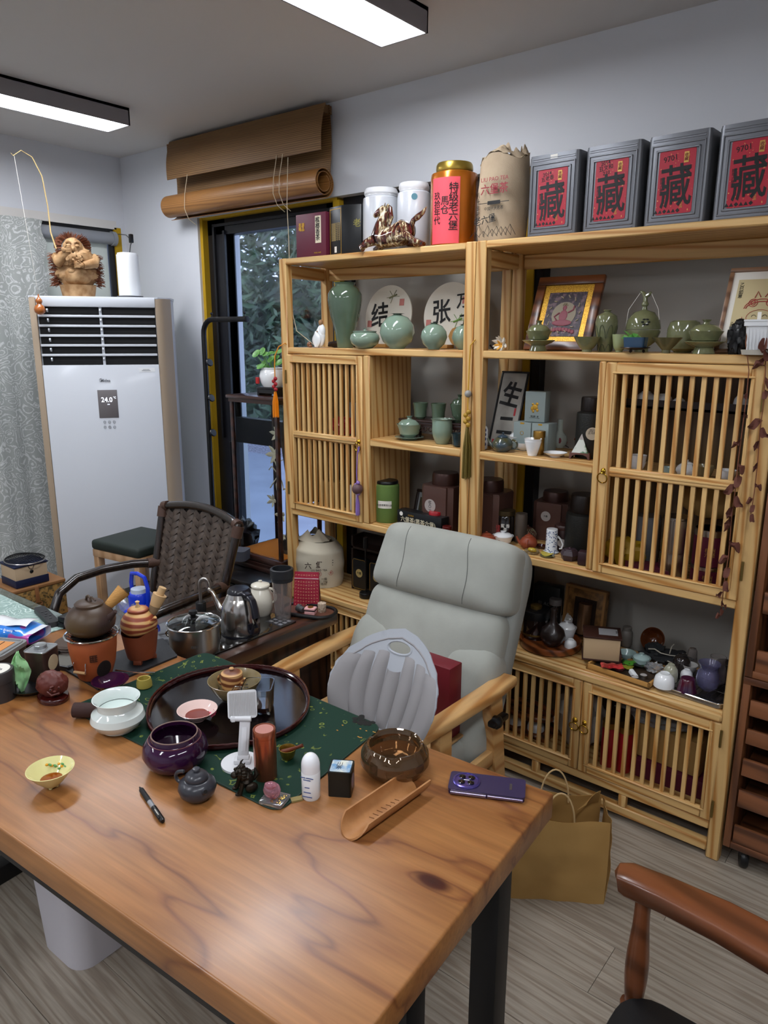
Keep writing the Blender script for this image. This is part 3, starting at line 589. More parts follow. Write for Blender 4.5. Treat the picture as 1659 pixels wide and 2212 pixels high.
obj('seat_frame', B().prism(rrect(.46, .48, .06, 5, -.02, 0), .385, .427), CW, wc)
# ---------------- right drawer cabinets on casters ----------------
DWX = wood('reddish_brown_wood_along_x', '#8a5636', '#57331f', 0, scale=9, dist=4, sq=.1, rough=.4, coat=.15, ovar=.12)
DWZ = wood('reddish_brown_wood_upright', '#84512f', '#5b3621', 2, scale=9, dist=3, sq=.08, rough=.4, coat=.15, ovar=.05)
def drawers(label, z0, z1, fronts, cast):
    t = thing('drawer_cabinet', label, 'cabinet', (-.447, SF, z0)); h = z1-z0; w = .50
    for x in (0, w-.022): obj('side_panel', B().box(x, x+.022, 0, .36, 0, h, bev=.002), DWZ, t)
    obj('bottom_board', B().box(.022, w-.022, .0, .36, 0, .022, bev=.002), DWX, t); obj('top_board', B().box(.0, w, -.002, .36, h-.022, h, bev=.002), DWX, t)
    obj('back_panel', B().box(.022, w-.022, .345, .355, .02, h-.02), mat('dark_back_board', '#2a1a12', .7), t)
    for a, b in fronts:
        d = obj('drawer', B().box(.026, w-.026, .004, .018, a-z0, b-z0, bev=.002).box(.026, w-.026, .02, .33, a-z0, a-z0+.008), DWX, t)
    if cast:
        for x in (.06, w-.06):
            for y in (.035, .30): obj('caster', B().lathe([(0, -.012), (.028, -.012), (.032, -.006), (.032, .006), (.028, .012), (0, .012)], 20, M=T(x, y, .032-z0) @ RZ(20) @ RY(90)).box(x-.012, x+.012, y-.02, y+.02, .045-z0, .002, bev=.003), blk, t)
    return t
drawers('reddish brown open fronted drawer cabinet on casters beside the pine shelf, lower unit', .07, .675, ((.085, .154), (.225, .287), (.338, .396), (.451, .501), (.548, .601)), True)
drawers('reddish brown open fronted drawer cabinet stacked on the unit with casters, upper unit', .677, 1.34, ((.696, .767), (.888, .956), (1.06, 1.12), (1.21, 1.27)), False)
obj('plastic_bag', B().blob((0, 0, 0), (.12, .08, .035), 20, 12, .5, 40), mat('clear_bag', '#cbb9a4', .2, trans=.5), loc=(-.20, 2.50, .815), label='crumpled brownish bag in the upper drawer cabinet', cat='bag')
# ---------------- kraft paper bag ----------------
kr = mat('kraft_paper', '#a07a42', .75, var=(5, .35, .7), col2='#ab864d', bump=(14, .6)); kin = mat('kraft_paper_inside', '#7a5f3c', .8)
pb = thing('paper_bag', 'brown kraft paper bag with twisted handles on the floor by the table', 'bag', (-.921, 1.754, 0), 33.5)
bw, bd, bh = .295, .135, .285
def wall(p0, p1, sx):
    def f(u, v):
        x = p0[0]+(p1[0]-p0[0])*u; y = p0[1]+(p1[1]-p0[1])*u; z = bh*v*(1+.02*sin(u*9+sx))
        n = .006*noise.noise(Vector((u*4+sx*3, v*4, sx)))+.004*abs(noise.noise(Vector((u*9, v*9+5, sx)))); k = sin(pi*v*.9)*.01+n
        dx, dy = p1[0]-p0[0], p1[1]-p0[1]; l = sqrt(dx*dx+dy*dy); return (x+dy/l*k, y-dx/l*k, z)
    return f
c4 = [(0, 0), (bw, 0), (bw, bd), (0, bd)]
for i in range(4):
    obj('panel', B().surf(wall(c4[i], c4[(i+1) % 4], i), 20, 18, t=-.0012), kr, pb)
obj('bottom_panel', B().box(.003, bw-.003, .003, bd-.003, 0, .002), kr, pb)
obj('torn_flap', B().surf(lambda u, v: (bw-.01-.075*u*(1-.3*v), bd-.005-.02*v-.05*u*u, bh-.02+.055*v-.02*u*v), 8, 6, t=.001), kr, pb)
for y in (.004, bd-.006): obj('handle', B().tube([(bw*.5-.045+.045*(1-cos(pi*k/14)), y+.006, bh-.03+(.115*sin(pi*k/14))) for k in range(15)], .0028, 6), mat('paper_cord', '#c0a273', .8), pb)
# ---------------- white bin under the table ----------------
bn = thing('waste_bin', 'white plastic waste bin on the floor under the table', 'bin', (-1.785, .865, 0), 2)
obj('body', B().prism(rrect(.21, .22, .055, 6), 0, .40, top=1.18), mat('white_bin', '#cfccd2', .45), bn); obj('rim', B().tube([(x*1.19, y*1.19, .40) for x, y in rrect(.21, .22, .055, 6)], .006, 6, closed=True), white, bn)
obj('plastic_bag', B().blob((0, 0, .03), (.12, .07, .05), 24, 14, .6, 30), mat('grey_film', '#8d8f93', .25, trans=.4), loc=(-1.98, .45, 0), label='crumpled clear plastic bag on the floor left of the white bin', cat='bag')
# ---------------- floor standing air conditioner ----------------
acw = mat('ac_white', '#cfd3da', .3, coat=.2); acb = mat('ac_beige', '#a8957f', .4); acd = mat('ac_dark', '#0c0c0e', .6)
AX = -3.75
ac = thing('air_conditioner', 'tall white floor standing air conditioner with beige sides in the corner', 'air conditioner', (-3.764-.574*1.6844, 1.831-.819*1.6844, 0), -35)
ac.scale = (1, .91, 1)
obj('cabinet', B().prism([(-.03, 1.86), (-.03, 2.52), (-.10, 2.585), (-.16, 2.615), (-.38, 2.615), (-.38, 1.86)], .02, 1.885), acw, ac)
obj('side_pillar', B().box(-.025, .0, 1.851, 1.885, .0, 1.892, bev=.004), acb, ac)
obj('side_pillar', B().prism([(.0, 2.513), (.0, 2.53), (-.012, 2.56), (-.055, 2.60), (-.07, 2.60), (-.05, 2.513)], 0, 1.888), acb, ac)
obj('top_cap', B().box(-.03, .004, 1.887, 2.513, 1.842, 1.892, bev=.004), acw, ac); obj('top_lid', B().prism([(0, 1.851), (0, 2.53), (-.07, 2.60), (-.16, 2.62), (-.39, 2.62), (-.39, 1.851)], 1.884, 1.894), acw, ac)
obj('front_panel', B().box(-.03, .004, 1.887, 2.513, .06, 1.552, bev=.003), acw, ac); obj('plinth', B().box(-.03, -.0, 1.9, 2.52, 0, .06), acb, ac)
obj('vent_recess', B().box(-.034, -.028, 1.89, 2.51, 1.55, 1.845), acd, ac)
for k in range(5):
    z = 1.797-k*.0485
    obj('vane', B().box(-.022, .002, 1.89, 2.508, z-.006, z+.006, bev=.002, M=None), acw, ac)
obj('vane_link', B().box(-.02, -.008, 2.208, 2.222, 1.552, 1.845), acw, ac)
for k in range(6):
    for y in (1.94, 2.215): obj('vane_clip', B().lathe([(0, -.004), (.008, -.004), (.008, .004), (0, .004)], 10, M=T(-.004, y, 1.825-k*.0485) @ RX(90)).box(-.02, -.003, y-.003, y+.003, 1.815-k*.0485, 1.832-k*.0485), acw, ac)
for k in range(6): obj('inner_grille', B().box(-.03, -.026, 1.95, 2.5, 1.817-k*.0485, 1.8185-k*.0485), mat('grille_grey', '#2c2c2e', .5), ac)
obj('display', B().box(.003, .006, 2.164, 2.270, 1.278, 1.424, bev=.001), mat('display_grey', '#6f6a6b', .3), ac)
MF = RZ(90) @ RX(90)
led = mat('led_white', '#e8f0ff', emis=2.0); gp = mat('grey_print2', '#5c5f66', .5)
txt(ac, '24.0', .036, led, T(.0065, 2.212, 1.372) @ MF, sy=1.0); txt(ac, '°C', .014, led, T(.0065, 2.255, 1.383) @ MF); txt(ac, '>>', .012, led, T(.0065, 2.220, 1.348) @ MF)
txt(ac, 'Midea', .022, gp, T(.0055, 2.213, 1.472) @ MF, fat=.01)
obj('logo_ring', B().tube([(.005, 2.190+.009*cos(a), 1.475+.009*sin(a)) for a in [R_(60+250*k/12) for k in range(13)]], .0009, 4), gp, ac)
for i in range(3):
    for j in range(2): obj('touch_button', B().tube([(.005, 2.190+i*.026+.007*cos(a), 1.256-j*.027+.007*sin(a)) for a in [2*pi*k/14 for k in range(14)]], .0007, 4, closed=True).box(.0045, .0052, 2.186+i*.026, 2.194+i*.026, 1.2555-j*.027, 1.2565-j*.027), gp, ac)
obj('energy_sticker', B().box(.004, .0048, 2.40, 2.49, 1.515, 1.535), mat('sticker_white', '#eef0f2', .5), ac)
txt(ac, '▬▬▬▬▬▬\n▬▬▬▬▬▬▬▬', .006, gp, T(.0052, 2.44, 1.525) @ MF)
# ---------------- on the air conditioner ----------------
ZA = 1.895
rt = thing('white_router', 'white rounded upright router on the air conditioner', 'router', (-3.578, 2.285, ZA))
obj('body', B().prism(rrect(.105, .105, .045, 6), .008, .215).prism(rrect(.095, .095, .04, 6), .21, .224), mat('router_white', '#eef0f2', .3), rt, ang=60); obj('foot', B().prism(rrect(.11, .115, .03, 4), 0, .009), mat('grey_foot', '#55565a', .5), rt)
obj('power_cable', B().tube([(-3.578, 2.30, 2.118), (-3.58, 2.31, 2.16), (-3.64, 2.36, 2.19), (-3.8, 2.43, 2.24), (-4.15, 2.60, 2.29)], .0025, 6).box(-3.65, -3.63, 2.345, 2.365, 2.18, 2.225, bev=.004), blk, label='thin black power cable with plug rising from the white router', cat='cable')
fm = mat('carved_bamboo_root', '#b8946a', .65, bump=(30, .7), var=(25, .35, .65), col2='#8f6840'); fib = mat('root_fibres', '#6b3a22', .8)
bu = thing('carved_root_figure', 'carved bamboo root figure of a bearded man with fibrous hair on the air conditioner', 'carving', (-3.733, 2.084, ZA), 62)
obj('base', B().lathe([(0, 0), (.078, 0), (.088, .05), (.09, .058), (0, .058)], 24), fm, bu)
bb = B().blob((0, 0, .115), (.10, .075, .075), 28, 18, .25, 35, sd=3).blob((0, -.03, .19), (.085, .065, .06), 24, 14, .2, 30, sd=1)
bb.blob((0, -.045, .10), (.065, .045, .05), 20, 12, .1, 30)
obj('body', bb, fm, bu)
obj('head', B().blob((-.01, -.05, .232), (.048, .05, .055), 28, 18, .12, 40, sd=5).blob((-.01, -.103, .228), (.009, .014, .012)).blob((-.03, -.096, .243), (.011, .007, .008)).blob((.01, -.096, .243), (.011, .007, .008)).tube([(-.04, -.085, .258), (-.028, -.1, .264), (-.016, -.1, .257)], .005, 6).tube([(.02, -.085, .258), (.008, -.1, .264), (-.004, -.1, .257)], .005, 6), fm, bu)
obj('mouth', B().blob((-.01, -.096, .208), (.014, .008, .005)), dk, bu)
obj('beard', B().blob((-.01, -.088, .185), (.038, .026, .032), 24, 14, .5, 60), fm, bu)
for s_ in (-1, 1):
    obj('arm', B().tube([(s_*.088, -.01, .19), (s_*.085, -.06, .165), (s_*.03, -.095, .15 if s_ > 0 else .215)], [.03, .026, .018], 10), fm, bu)
    hx, hz = (.02, .15) if s_ > 0 else (-.05, .222)
    hnd = B().blob((hx, -.105, hz), (.016, .012, .014))
    for k in range(4): hnd.tube([(hx-s_*.005, -.112, hz+.011-.007*k), (hx-s_*.022, -.116, hz+.011-.007*k), (hx-s_*.03, -.108, hz+.009-.007*k)], .0036, 6)
    hnd.tube([(hx, -.112, hz+.01), (hx-s_*.01, -.118, hz+.022)], .004, 6)
    obj('hand', hnd, fm, bu)
    ch = B().blob((s_*.025, -.078, .122), (.018, .01, .012)); obj('chest', ch, fm, bu)
hr = B()
random.seed(3)
for k in range(520):
    q = random.random(); a = random.uniform(-.5, pi+.5)
    if q < .45: o = Vector((.052*cos(a)-.01, random.uniform(-.05, .0), .245+.045*sin(a))); d = Vector((cos(a), random.uniform(-.5, .2), sin(a)*.7))
    else: s_ = random.choice((-1, 1)); o = Vector((s_*random.uniform(.07, .10), random.uniform(-.03, .03), random.uniform(.06, .21))); d = Vector((s_, random.uniform(-.6, .1), random.uniform(-.5, .2)))
    hr.tube([o, o+d*.02, o+d*.036+Vector((0, 0, random.uniform(-.01, .006)))], [.0022, .002, .001], 3)
obj('root_fibres', hr, fib, bu, kind='stuff')
tw = mat('dry_twig', '#b59a68', .7)
obj('twig', B().tube([(-3.69, 1.962, 2.12), (-3.735, 1.965, 2.2), (-3.72, 1.955, 2.32), (-3.70, 1.93, 2.45), (-3.70, 1.89, 2.53), (-3.70, 1.84, 2.55), (-3.70, 1.80, 2.52)], [.0035, .0035, .003, .0028, .0024, .002, .0016], 6).tube([(-3.70, 1.80, 2.52), (-3.70, 1.79, 2.53)], .001, 4), tw, label='long thin curved dry twig rising from the carved figure hand', cat='twig')
obj('string', B().tube([(-3.70, 1.805, 2.52), (-3.70, 1.85, 1.92)], .0007, 4), paperw, label='thin white string hanging from the dry twig', cat='string')
obj('gourd', B().lathe([(0, 0), (.012, .002), (.024, .012), (.027, .026), (.022, .040), (.012, .050), (.011, .053), (.016, .062), (.016, .070), (.009, .079), (.004, .086), (.003, .098), (0, .10)], 20), mat('gourd_brown', '#a85f28', .3, coat=.4), loc=(-3.70, 1.852, 1.80), label='small brown bottle gourd hanging before the air conditioner', cat='gourd')
# ---------------- coat rack ----------------
cr = thing('coat_rack', 'black metal tube coat rack with round knobs before the window', 'coat rack', (-3.32, 2.55, 0))
ap = [(0, 0, .02), (0, 0, 1.70)]+[(.075*(1-cos(a)), -.0, 1.71+.075*sin(a)) for a in [R_(15*k) for k in range(1, 7)]]+[(.355, -.0, 1.785)]
obj('pole', B().tube(ap, .014, 12), blk, cr); obj('base', B().lathe([(0, 0), (.15, 0), (.15, .012), (.02, .02), (0, .02)], 32), blk, cr)
obj('end_cap', B().lathe([(0, 0), (.016, 0), (.016, .008), (0, .01)], 14, M=T(.35, 0, 1.785) @ RY(90)), blk, cr)
for z in (1.56, 1.37, 1.18): obj('knob', B().tube([(.01, 0, z), (.05, -.01, z)], .003, 6).lathe([(0, 0), (.020, 0), (.022, .004), (.018, .009), (0, .01)], 18, M=T(.045, -.008, z) @ RY(70)), blk, cr)
for x in (.075, .34): obj('pin', B().tube([(x, 0, 1.795), (x, 0, 1.812)], .003, 6).blob((x, 0, 1.816), (.007, .007, .007), 10, 8), blk, cr)
# ---------------- bamboo roller blind ----------------
bam = wood('bamboo_slat_weave', '#9a7448', '#6e4c2a', 0, scale=60, dist=2, sq=.02, rough=.6, ovar=.03, fine=.5)
bam2 = wood('bamboo_backing', '#a8743c', '#8a5a2a', 0, scale=70, dist=1, sq=.02, rough=.5, coat=.1, ovar=.03)
bb = thing('bamboo_blind', 'rolled brown bamboo blind hanging over the black window', 'blind', (0, 0, 0))
def quad(tl, tr, bl, br, bow):
    tl, tr, bl, br = map(Vector, (tl, tr, bl, br))
    return lambda u, v: (tl*(1-u)+tr*u)*(1-v)+(bl*(1-u)+br*u)*v+Vector((0, -bow*sin(pi*v), 0))
obj('back_sheet', B().surf(quad((-3.670, 2.670, 2.670), (-2.486, 2.670, 2.717), (-3.609, 2.640, 2.409), (-2.461, 2.640, 2.401), -.012), 20, 10, t=.003), bam, bb)
obj('valance', B().surf(quad((-3.624, 2.620, 2.719), (-2.462, 2.620, 2.711), (-3.577, 2.560, 2.514), (-2.437, 2.560, 2.504), .012), 20, 10, t=.003), bam, bb)
obj('head_rail', B().box(-3.66, -2.49, 2.63, 2.69, 2.68, 2.715), bam, bb)
RA, RB = Vector((-3.627, 2.600, 2.385)), Vector((-2.458, 2.600, 2.379))
def roll(u, v):
    a = v*2*pi*2.4; r = .032+.013*v*2.4; c = RA.lerp(RB, u); return (c.x, c.y+r*sin(a+.5), c.z+r*cos(a+.5))
obj('roll', B().surf(roll, 16, 90, t=.0028), bam2, bb)
cord = mat('blind_cord', '#c8b89a', .7)
for x in (-3.40, -2.72, -2.68): obj('cord', B().tube([(x, 2.56, 2.52), (x-.005, 2.54, 2.42), (x-.002, 2.532, 2.35), (x+.005, 2.55, 2.30), (x+.012, 2.59, 2.275)], .0018, 5), cord, bb)
obj('pull_cord', B().tube([(-2.615, 2.530, 2.491), (-2.598, 2.500, 2.289), (-2.561, 2.470, 2.123), (-2.530, 2.440, 1.959), (-2.494, 2.420, 1.795), (-2.463, 2.410, 1.724), (-2.34, 2.41, 1.655)], .0018, 5), cord, bb)
# ---------------- display case on low black cabinet ----------------
mah = wood('dark_mahogany', '#3c1f17', '#1f0f0b', 0, scale=10, dist=2, rough=.3, coat=.4, ovar=.03)
lc = thing('low_black_cabinet', 'low black cabinet under the window behind the side table', 'cabinet', (-3.03, 2.16, 0)); bkw = mat('black_lacquer', '#141214', .3, coat=.3)
obj('top', B().box(0, .53, 0, .50, .535, .56, bev=.004), bkw, lc); obj('body', B().box(.01, .52, .02, .49, .02, .535), bkw, lc); obj('door', B().box(.02, .26, .008, .02, .04, .525, bev=.002), bkw, lc); obj('door', B().box(.27, .51, .008, .02, .04, .525, bev=.002), bkw, lc)
obj('knob', B().blob((.29, 0, .42), (.012, .012, .012), 12, 8), mat('brass', '#b08a2e', .25, metal=1), lc)
dc = thing('display_case', 'dark framed glass display case with orchid driftwood beside the pine shelf', 'display case', (-2.86, 2.33, .56))
W_, D_, H_ = .335, .29, .86
obj('base', B().box(-.012, W_+.012, -.012, D_, .03, .075, bev=.006).box(-.02, W_+.02, -.02, D_, .0, .035, bev=.01), mah, dc)
obj('skirt', B().surf(lambda u, v: (-.015+(W_+.03)*u, -.022+.006*v, .045-.03*v-.012*abs(sin(u*9))*v), 30, 4, t=.006), mah, dc)
for x in (0, W_-.018):
    for y in (0, D_-.02): obj('post', B().box(x, x+.018, y, y+.018, .07, H_-.02, bev=.002), mah, dc)
obj('top', B().box(-.014, W_+.014, -.014, D_, H_-.012, H_+.004, bev=.004).box(-.004, W_+.004, -.004, D_, H_-.03, H_-.012), mah, dc)
obj('floor_cloth', B().box(.01, W_-.01, .01, D_-.02, .075, .079), mat('orange_cloth', '#c9761c', .9), dc)
cg = mat('case_glass', '#eef2f2', .02, trans=1, ior=1.1)
obj('glass_pane', B().box(.018, W_-.018, .006, .009, .08, H_-.03), cg, dc); obj('glass_pane', B().box(.004, .007, .018, D_-.02, .08, H_-.03), cg, dc)
drw = mat('driftwood', '#4f4236', .8, bump=(30, .6)); pet = mat('cream_petals', '#d9d2b8', .5)
dw = thing('orchid_driftwood', 'cream flowers on dark driftwood inside the glass display case', 'ornament', (-2.60, 2.47, .64))
obj('driftwood', B().tube([(0, 0, 0), (.01, 0, .1), (-.0, .01, .25), (.01, 0, .4), (-.01, 0, .55), (0, 0, .72)], [.05, .032, .03, .026, .03, .018], 10), drw, dw); obj('rock', B().blob((.0, -.0, .045), (.06, .05, .05), 16, 12, .5, 20), mat('black_rock', '#1c1a1a', .6), dw)
def flower(b, c, r, n=5, ph=0, cup=.35):
    for k in range(n):
        a = ph+2*pi*k/n
        def f(u, v, a=a):
            w = .42*sin(pi*min(1, v*.95+.03))**.7; x = r*v; y = r*w*(u-.5)*1.3; z = cup*r*v*v-.1*r*(2*u-1)**2
            return (c[0]+x*cos(a)-y*sin(a), c[1]-z-.002, c[2]+x*sin(a)+y*cos(a))
        b.surf(f, 5, 6)
    return b
for c, r in (((-.03, -.05, .60), .036), ((-.045, -.055, .50), .045), ((-.06, -.06, .27), .035), ((-.0, -.06, .20), .038), ((.02, -.04, .33), .015), ((.0, -.05, .09), .022)): obj('flower', flower(B(), c, r, 5, c[2]*9), pet, dw)
obj('spider_flower', B().tube([(-.02, -.05, .40), (-.06, -.06, .44), (-.08, -.06, .42)], .003, 4).tube([(-.02, -.05, .40), (-.05, -.06, .36), (-.075, -.06, .33)], .003, 4).tube([(-.02, -.05, .40), (-.0, -.06, .47), (.02, -.06, .48)], .003, 4).tube([(-.02, -.05, .40), (-.03, -.06, .46), (-.05, -.06, .48)], .003, 4).tube([(-.02, -.05, .40), (.01, -.06, .37), (.02, -.06, .33)], .003, 4).tube([(-.02, -.05, .40), (-.03, -.06, .35), (-.02, -.06, .30)], .003, 4), pet, dw)
pp = thing('potted_plant', 'small green leafy plant in a white pot on the display case', 'plant', (-2.645, 2.42, 1.466))
obj('pot', B().lathe([(0, 0), (.045, 0), (.056, .02), (.062, .05), (.056, .075), (.05, .08), (.054, .088), (.05, .09), (.045, .082), (.045, .06), (0, .06)], 28), porc, pp); obj('red_print', B().box(-.050, -.034, -.062, -.052, .015, .045), mat('red_print', '#a82020', .4), pp)
lf = B(); random.seed(5)
for k in range(16):
    a = random.random()*6.28; q = random.uniform(.03, .085); hz = random.uniform(.09, .165); c = Vector((q*cos(a)-.02, q*sin(a)*.7, hz)); lf.tube([(0, 0, .07), (c.x*.5, c.y*.5, .1), c], .0018, 4)
    rr = random.uniform(.014, .024); tl = random.uniform(.3, 1.1)
    lf.surf(lambda u, v: (c.x+rr*(v)*cos(6.28*u)*1.0, c.y+rr*v*sin(6.28*u)*cos(tl), c.z+rr*v*sin(6.28*u)*sin(tl)+.2*rr*v*v), 10, 3, cu=True)
obj('leaves', lf, mat('leaf_green', '#4f8a3a', .4, var=(30, .4, .6), col2='#76a85a'), pp, kind='stuff')
stn = thing('carved_stand', 'small black carved wooden stand under the white plant pot', 'stand', (-2.645, 2.42, 1.424)); obj('top', B().box(-.065, .065, -.045, .045, .03, .042, bev=.003), bkw, stn)
for s_ in (-1, 1): obj('leg', B().box(s_*.058-.006, s_*.058+.006, -.042, .042, 0, .03), bkw, stn)
obj('apron', B().box(-.055, .055, -.042, -.036, .012, .03), bkw, stn)
obj('grey_box', B().prism(rrect(.12, .09, .02, 3), 0, .05), mat('grey_card', '#4c4e57', .6), loc=(-2.784, 2.270, 0.615), rz=25, label='small grey box on the low black cabinet beside the display case', cat='box')
obj('black_bag', B().blob((0, 0, .098), (.07, .06, .085), 20, 14, .6, 25), mat('black_film', '#16141a', .25), loc=(-2.96, 2.48, .56), label='crumpled black plastic bag on the low cabinet by the window', cat='bag')
# ---------------- stools between chair and air conditioner ----------------
lw2 = wood('pale_beech_upright', '#c9a27c', '#b08860', 2, scale=8, dist=2, rough=.5, ovar=.03); gc = mat('dark_green_cushion', '#1d2620', .6)
def stool(z, label, dx=0):
    t = thing('stool', label, 'stool', (-3.13+dx, 1.97, z), 8, 'stacked stools with green seats')
    obj('seat', B().box(-.17, .17, -.16, .16, .405, .455, bev=.016, seg=3), gc, t); obj('frame', B().box(-.165, .165, -.155, .155, .37, .407, bev=.003), lw2, t)
    for x in (-.145, .145):
        for y in (-.135, .135): obj('leg', B().box(x-.018, x+.018, y-.018, y+.018, 0, .372, bev=.002), lw2, t)
    return t
st0 = stool(0, 'pale wooden stool with dark green seat, lower of the stack behind the rattan chair'); st0.scale = (.70, .70, 1); stool(.27, 'pale wooden stool with dark green seat, top of the stack behind the rattan chair', -.03); 
# ---------------- boxes left by the curtain ----------------
wch = thing('wooden_chest', 'low brown wooden chest behind the glass table', 'chest', (-3.40, 1.40, 0)); obj('body', B().box(-.14, .14, -.05, .27, 0, .37, bev=.004), DWX, wch); obj('lid', B().box(-.15, .15, -.06, .28, .37, .39, bev=.003), DWX, wch)
bx1 = thing('brocade_box', 'brown gold patterned brocade box with a loop clasp by the curtain', 'box', (-3.42, 1.39, .392), 0)
broc = mat('gold_brocade', '#4a3c22', .5, var=(55, .42, .58), col2='#a07a42')
obj('body', B().box(-.12, .12, .0, .25, 0, .155, bev=.003), broc, bx1); obj('lid', B().box(-.122, .122, -.002, .252, .157, .172, bev=.003), mat('brown_lid', '#8b6038', .6), bx1)
obj('clasp', B().box(.121, .127, .10, .118, .09, .168, bev=.002).tube([(.124, .109+.02*cos(a), .085+.008*sin(a)) for a in [2*pi*k/12 for k in range(12)]], .003, 5, closed=True), mat('tan_leather', '#8a5a34', .6), bx1)
obj('pattern_ring', B().tube([(.1212, .125+.05*cos(a), .075+.05*sin(a)) for a in [2*pi*k/20 for k in range(20)]], .0018, 4, closed=True).tube([(.1212, .125+.033*cos(a), .075+.033*sin(a)) for a in [2*pi*k/20 for k in range(20)]], .0014, 4, closed=True), mat('gold_thread', '#9a7c48', .4), bx1)
bx2 = thing('gift_box', 'cream and navy gift box with round button on the brocade box', 'box', (-3.39, 1.42, .566), 0)
obj('body', B().box(-.07, .07, 0, .15, .026, .095, bev=.002), mat('cream_card', '#c4ab8c', .7), bx2); obj('band', B().box(-.073, .073, -.003, .153, 0, .036, bev=.002), mat('navy_card', '#141c3c', .5), bx2); obj('lid', B().box(-.075, .075, -.005, .155, .095, .103, bev=.002), mat('navy_card', '#141c3c', .5), bx2)
obj('button', B().blob((.072, .075, .066), (.004, .009, .009), 12, 8), blk, bx2); obj('loop', B().tube([(.072, .06, .097), (.073, .068, .08), (.073, .082, .08), (.072, .09, .097)], .0015, 5), blk, bx2)
bt = thing('wire_basket_lid', 'round tangled metal wire mesh on the cream and navy box', 'wire mesh', (-3.385, 1.50, .672), 0); wr = B(); wr.tube([(.10*cos(a), .085*sin(a), .006) for a in [2*pi*k/28 for k in range(28)]], .003, 6, closed=True)
obj('rim', wr, steel, bt); wr = B()
for k in range(-6, 7):
    l = sqrt(1-(k/7)**2); wr.tube([(.1*l*q, .012*k, .008+.014*(1-q*q)*l) for q in (-1, -.5, 0, .5, 1)], .0014, 4); wr.tube([(.014*k, .085*l*q, .01+.014*(1-q*q)*l) for q in (-1, -.5, 0, .5, 1)], .0014, 4)
obj('mesh', wr, mat('dark_wire', '#3a3a3c', .3, metal=1), bt, kind='stuff')
# water jug behind the teapots
wj = thing('water_jug_cap', 'blue plastic water bottle cap and handle over crumpled clear film behind the teapots', 'bottle', (-2.44, 1.50, .43))
blue = mat('blue_plastic', '#1438c8', .25, coat=.3)
obj('bottle', B().blob((-.02, 0, .10), (.15, .12, .17), 30, 18, .5, 50), mat('crumpled_film', '#d6dadd', .15, trans=.75), wj); obj('cap', B().lathe([(0, .225), (.06, .225), (.068, .235), (.06, .245), (.042, .25), (.042, .29), (.036, .30), (0, .30)], 24), blue, wj); obj('cap_top', B().lathe([(0, .298), (.032, .298), (.03, .315), (.01, .32), (0, .32)], 20), mat('cloudy_plastic', '#b9c4d4', .3), wj)
obj('handle', B().tube([(-.045, 0, .25), (-.05, 0, .33), (-.04, 0, .368), (0, 0, .375), (.045, 0, .368), (.062, 0, .33), (.058, 0, .26), (.045, 0, .24)], .008, 8), blue, wj)
# tassels on the shelf
def tassel(label, loc, h, c1, c2, cord_pts, cm, r=.014, bead=None, grp=None):
    t = thing('tassel', label, 'tassel', loc); obj('cord', B().tube(cord_pts, .0025, 6), cm, t)
    tb = B()
    for k in range(26):
        a = 2*pi*k/26; q = r*(.4+.6*random.random()); tb.tube([(.3*q*cos(a), .3*q*sin(a), 0), (q*cos(a), q*sin(a), -h*.4), (q*1.1*cos(a), q*1.1*sin(a), -h*random.uniform(.93, 1.03))], .0019, 4)
    obj('fringe', tb, c1, t, kind='stuff'); kb = B()
    for k in range(5): kb.blob((.006*(-1)**k, -.003, .01+.012*k), (.010, .008, .009), 10, 8)
    obj('knot', kb, c2, t)
    if bead: obj('bead', B().blob((0, 0, bead[0]), (bead[1],)*3, 16, 12), bead[2], t)
    return t
yel = mat('orange_silk', '#e0830c', .5); redc = mat('red_cord', '#9c1420', .5); yc = mat('yellow_cord', '#d68a1c', .5)
tassel('orange silk tassel with red knots on the left post of the pine shelf', (-2.508, 2.31, 1.455), .115, yel, redc, [(0, 0, .06), (.0, 0, .11), (.004, 0, .16), (.02, .01, .20), (.05, .02, .215), (.058, .04, .20)], yc)
olv = mat('olive_gold_silk', '#6b5a22', .5)
tassel('olive gold tassel with grey stone bead hanging between the two pine shelves', (-1.482, 2.325, 1.37), .19, olv, mat('gold_cord', '#a58022', .5), [(0, 0, .05), (0, 0, .14), (.002, 0, .24), (.004, .0, .30), (.02, .006, .32)], mat('gold_cord2', '#c4962a', .5), .017, (.125, .0135, mat('stone_bead', '#8e8c88', .4)))
ly = mat('lilac_silk', '#8a6cb0', .5)
tassel('lilac tassel with round purple clay bell on the left slatted door', (-2.022, 2.318, 1.035), .085, ly, ly, [(.0, 0, .03), (-.004, 0, .10), (0, 0, .17), (.006, 0, .21), (.012, 0, .215), (.008, 0, .19)], ly, .009, (.03, .024, mat('purple_clay', '#5f4548', .5)))
# ---------------- table ware ----------------
AR, AL, AC_, AF = R_(39), R_(219), R_(309), R_(129)   # right, left, toward and away as one stands at the table
def pol(a, r, z=0): return Vector((r*cos(a), r*sin(a), z))
def arc3(a, b, c, n=10):    # quadratic curve
    a, b, c = map(Vector, (a, b, c)); return [a*(1-t)**2+b*2*t*(1-t)+c*t*t for t in [i/n for i in range(n+1)]]
def loop_handle(b, ang, r0, z0, z1, out, th, n=14, seg=8):
    p = pol(ang, 1); P = [(p.x*(r0+out*sin(pi*i/n)), p.y*(r0+out*sin(pi*i/n)), z1+(z0-z1)*(i/n)+0*th) for i in range(n+1)]
    zc, zh = (z0+z1)/2, (z1-z0)/2; P = [(p.x*(r0+out*sin(pi*i/n)**.8), p.y*(r0+out*sin(pi*i/n)**.8), zc+zh*cos(pi*i/n)*1.0) for i in range(n+1)]
    return b.tube(P, th, seg)
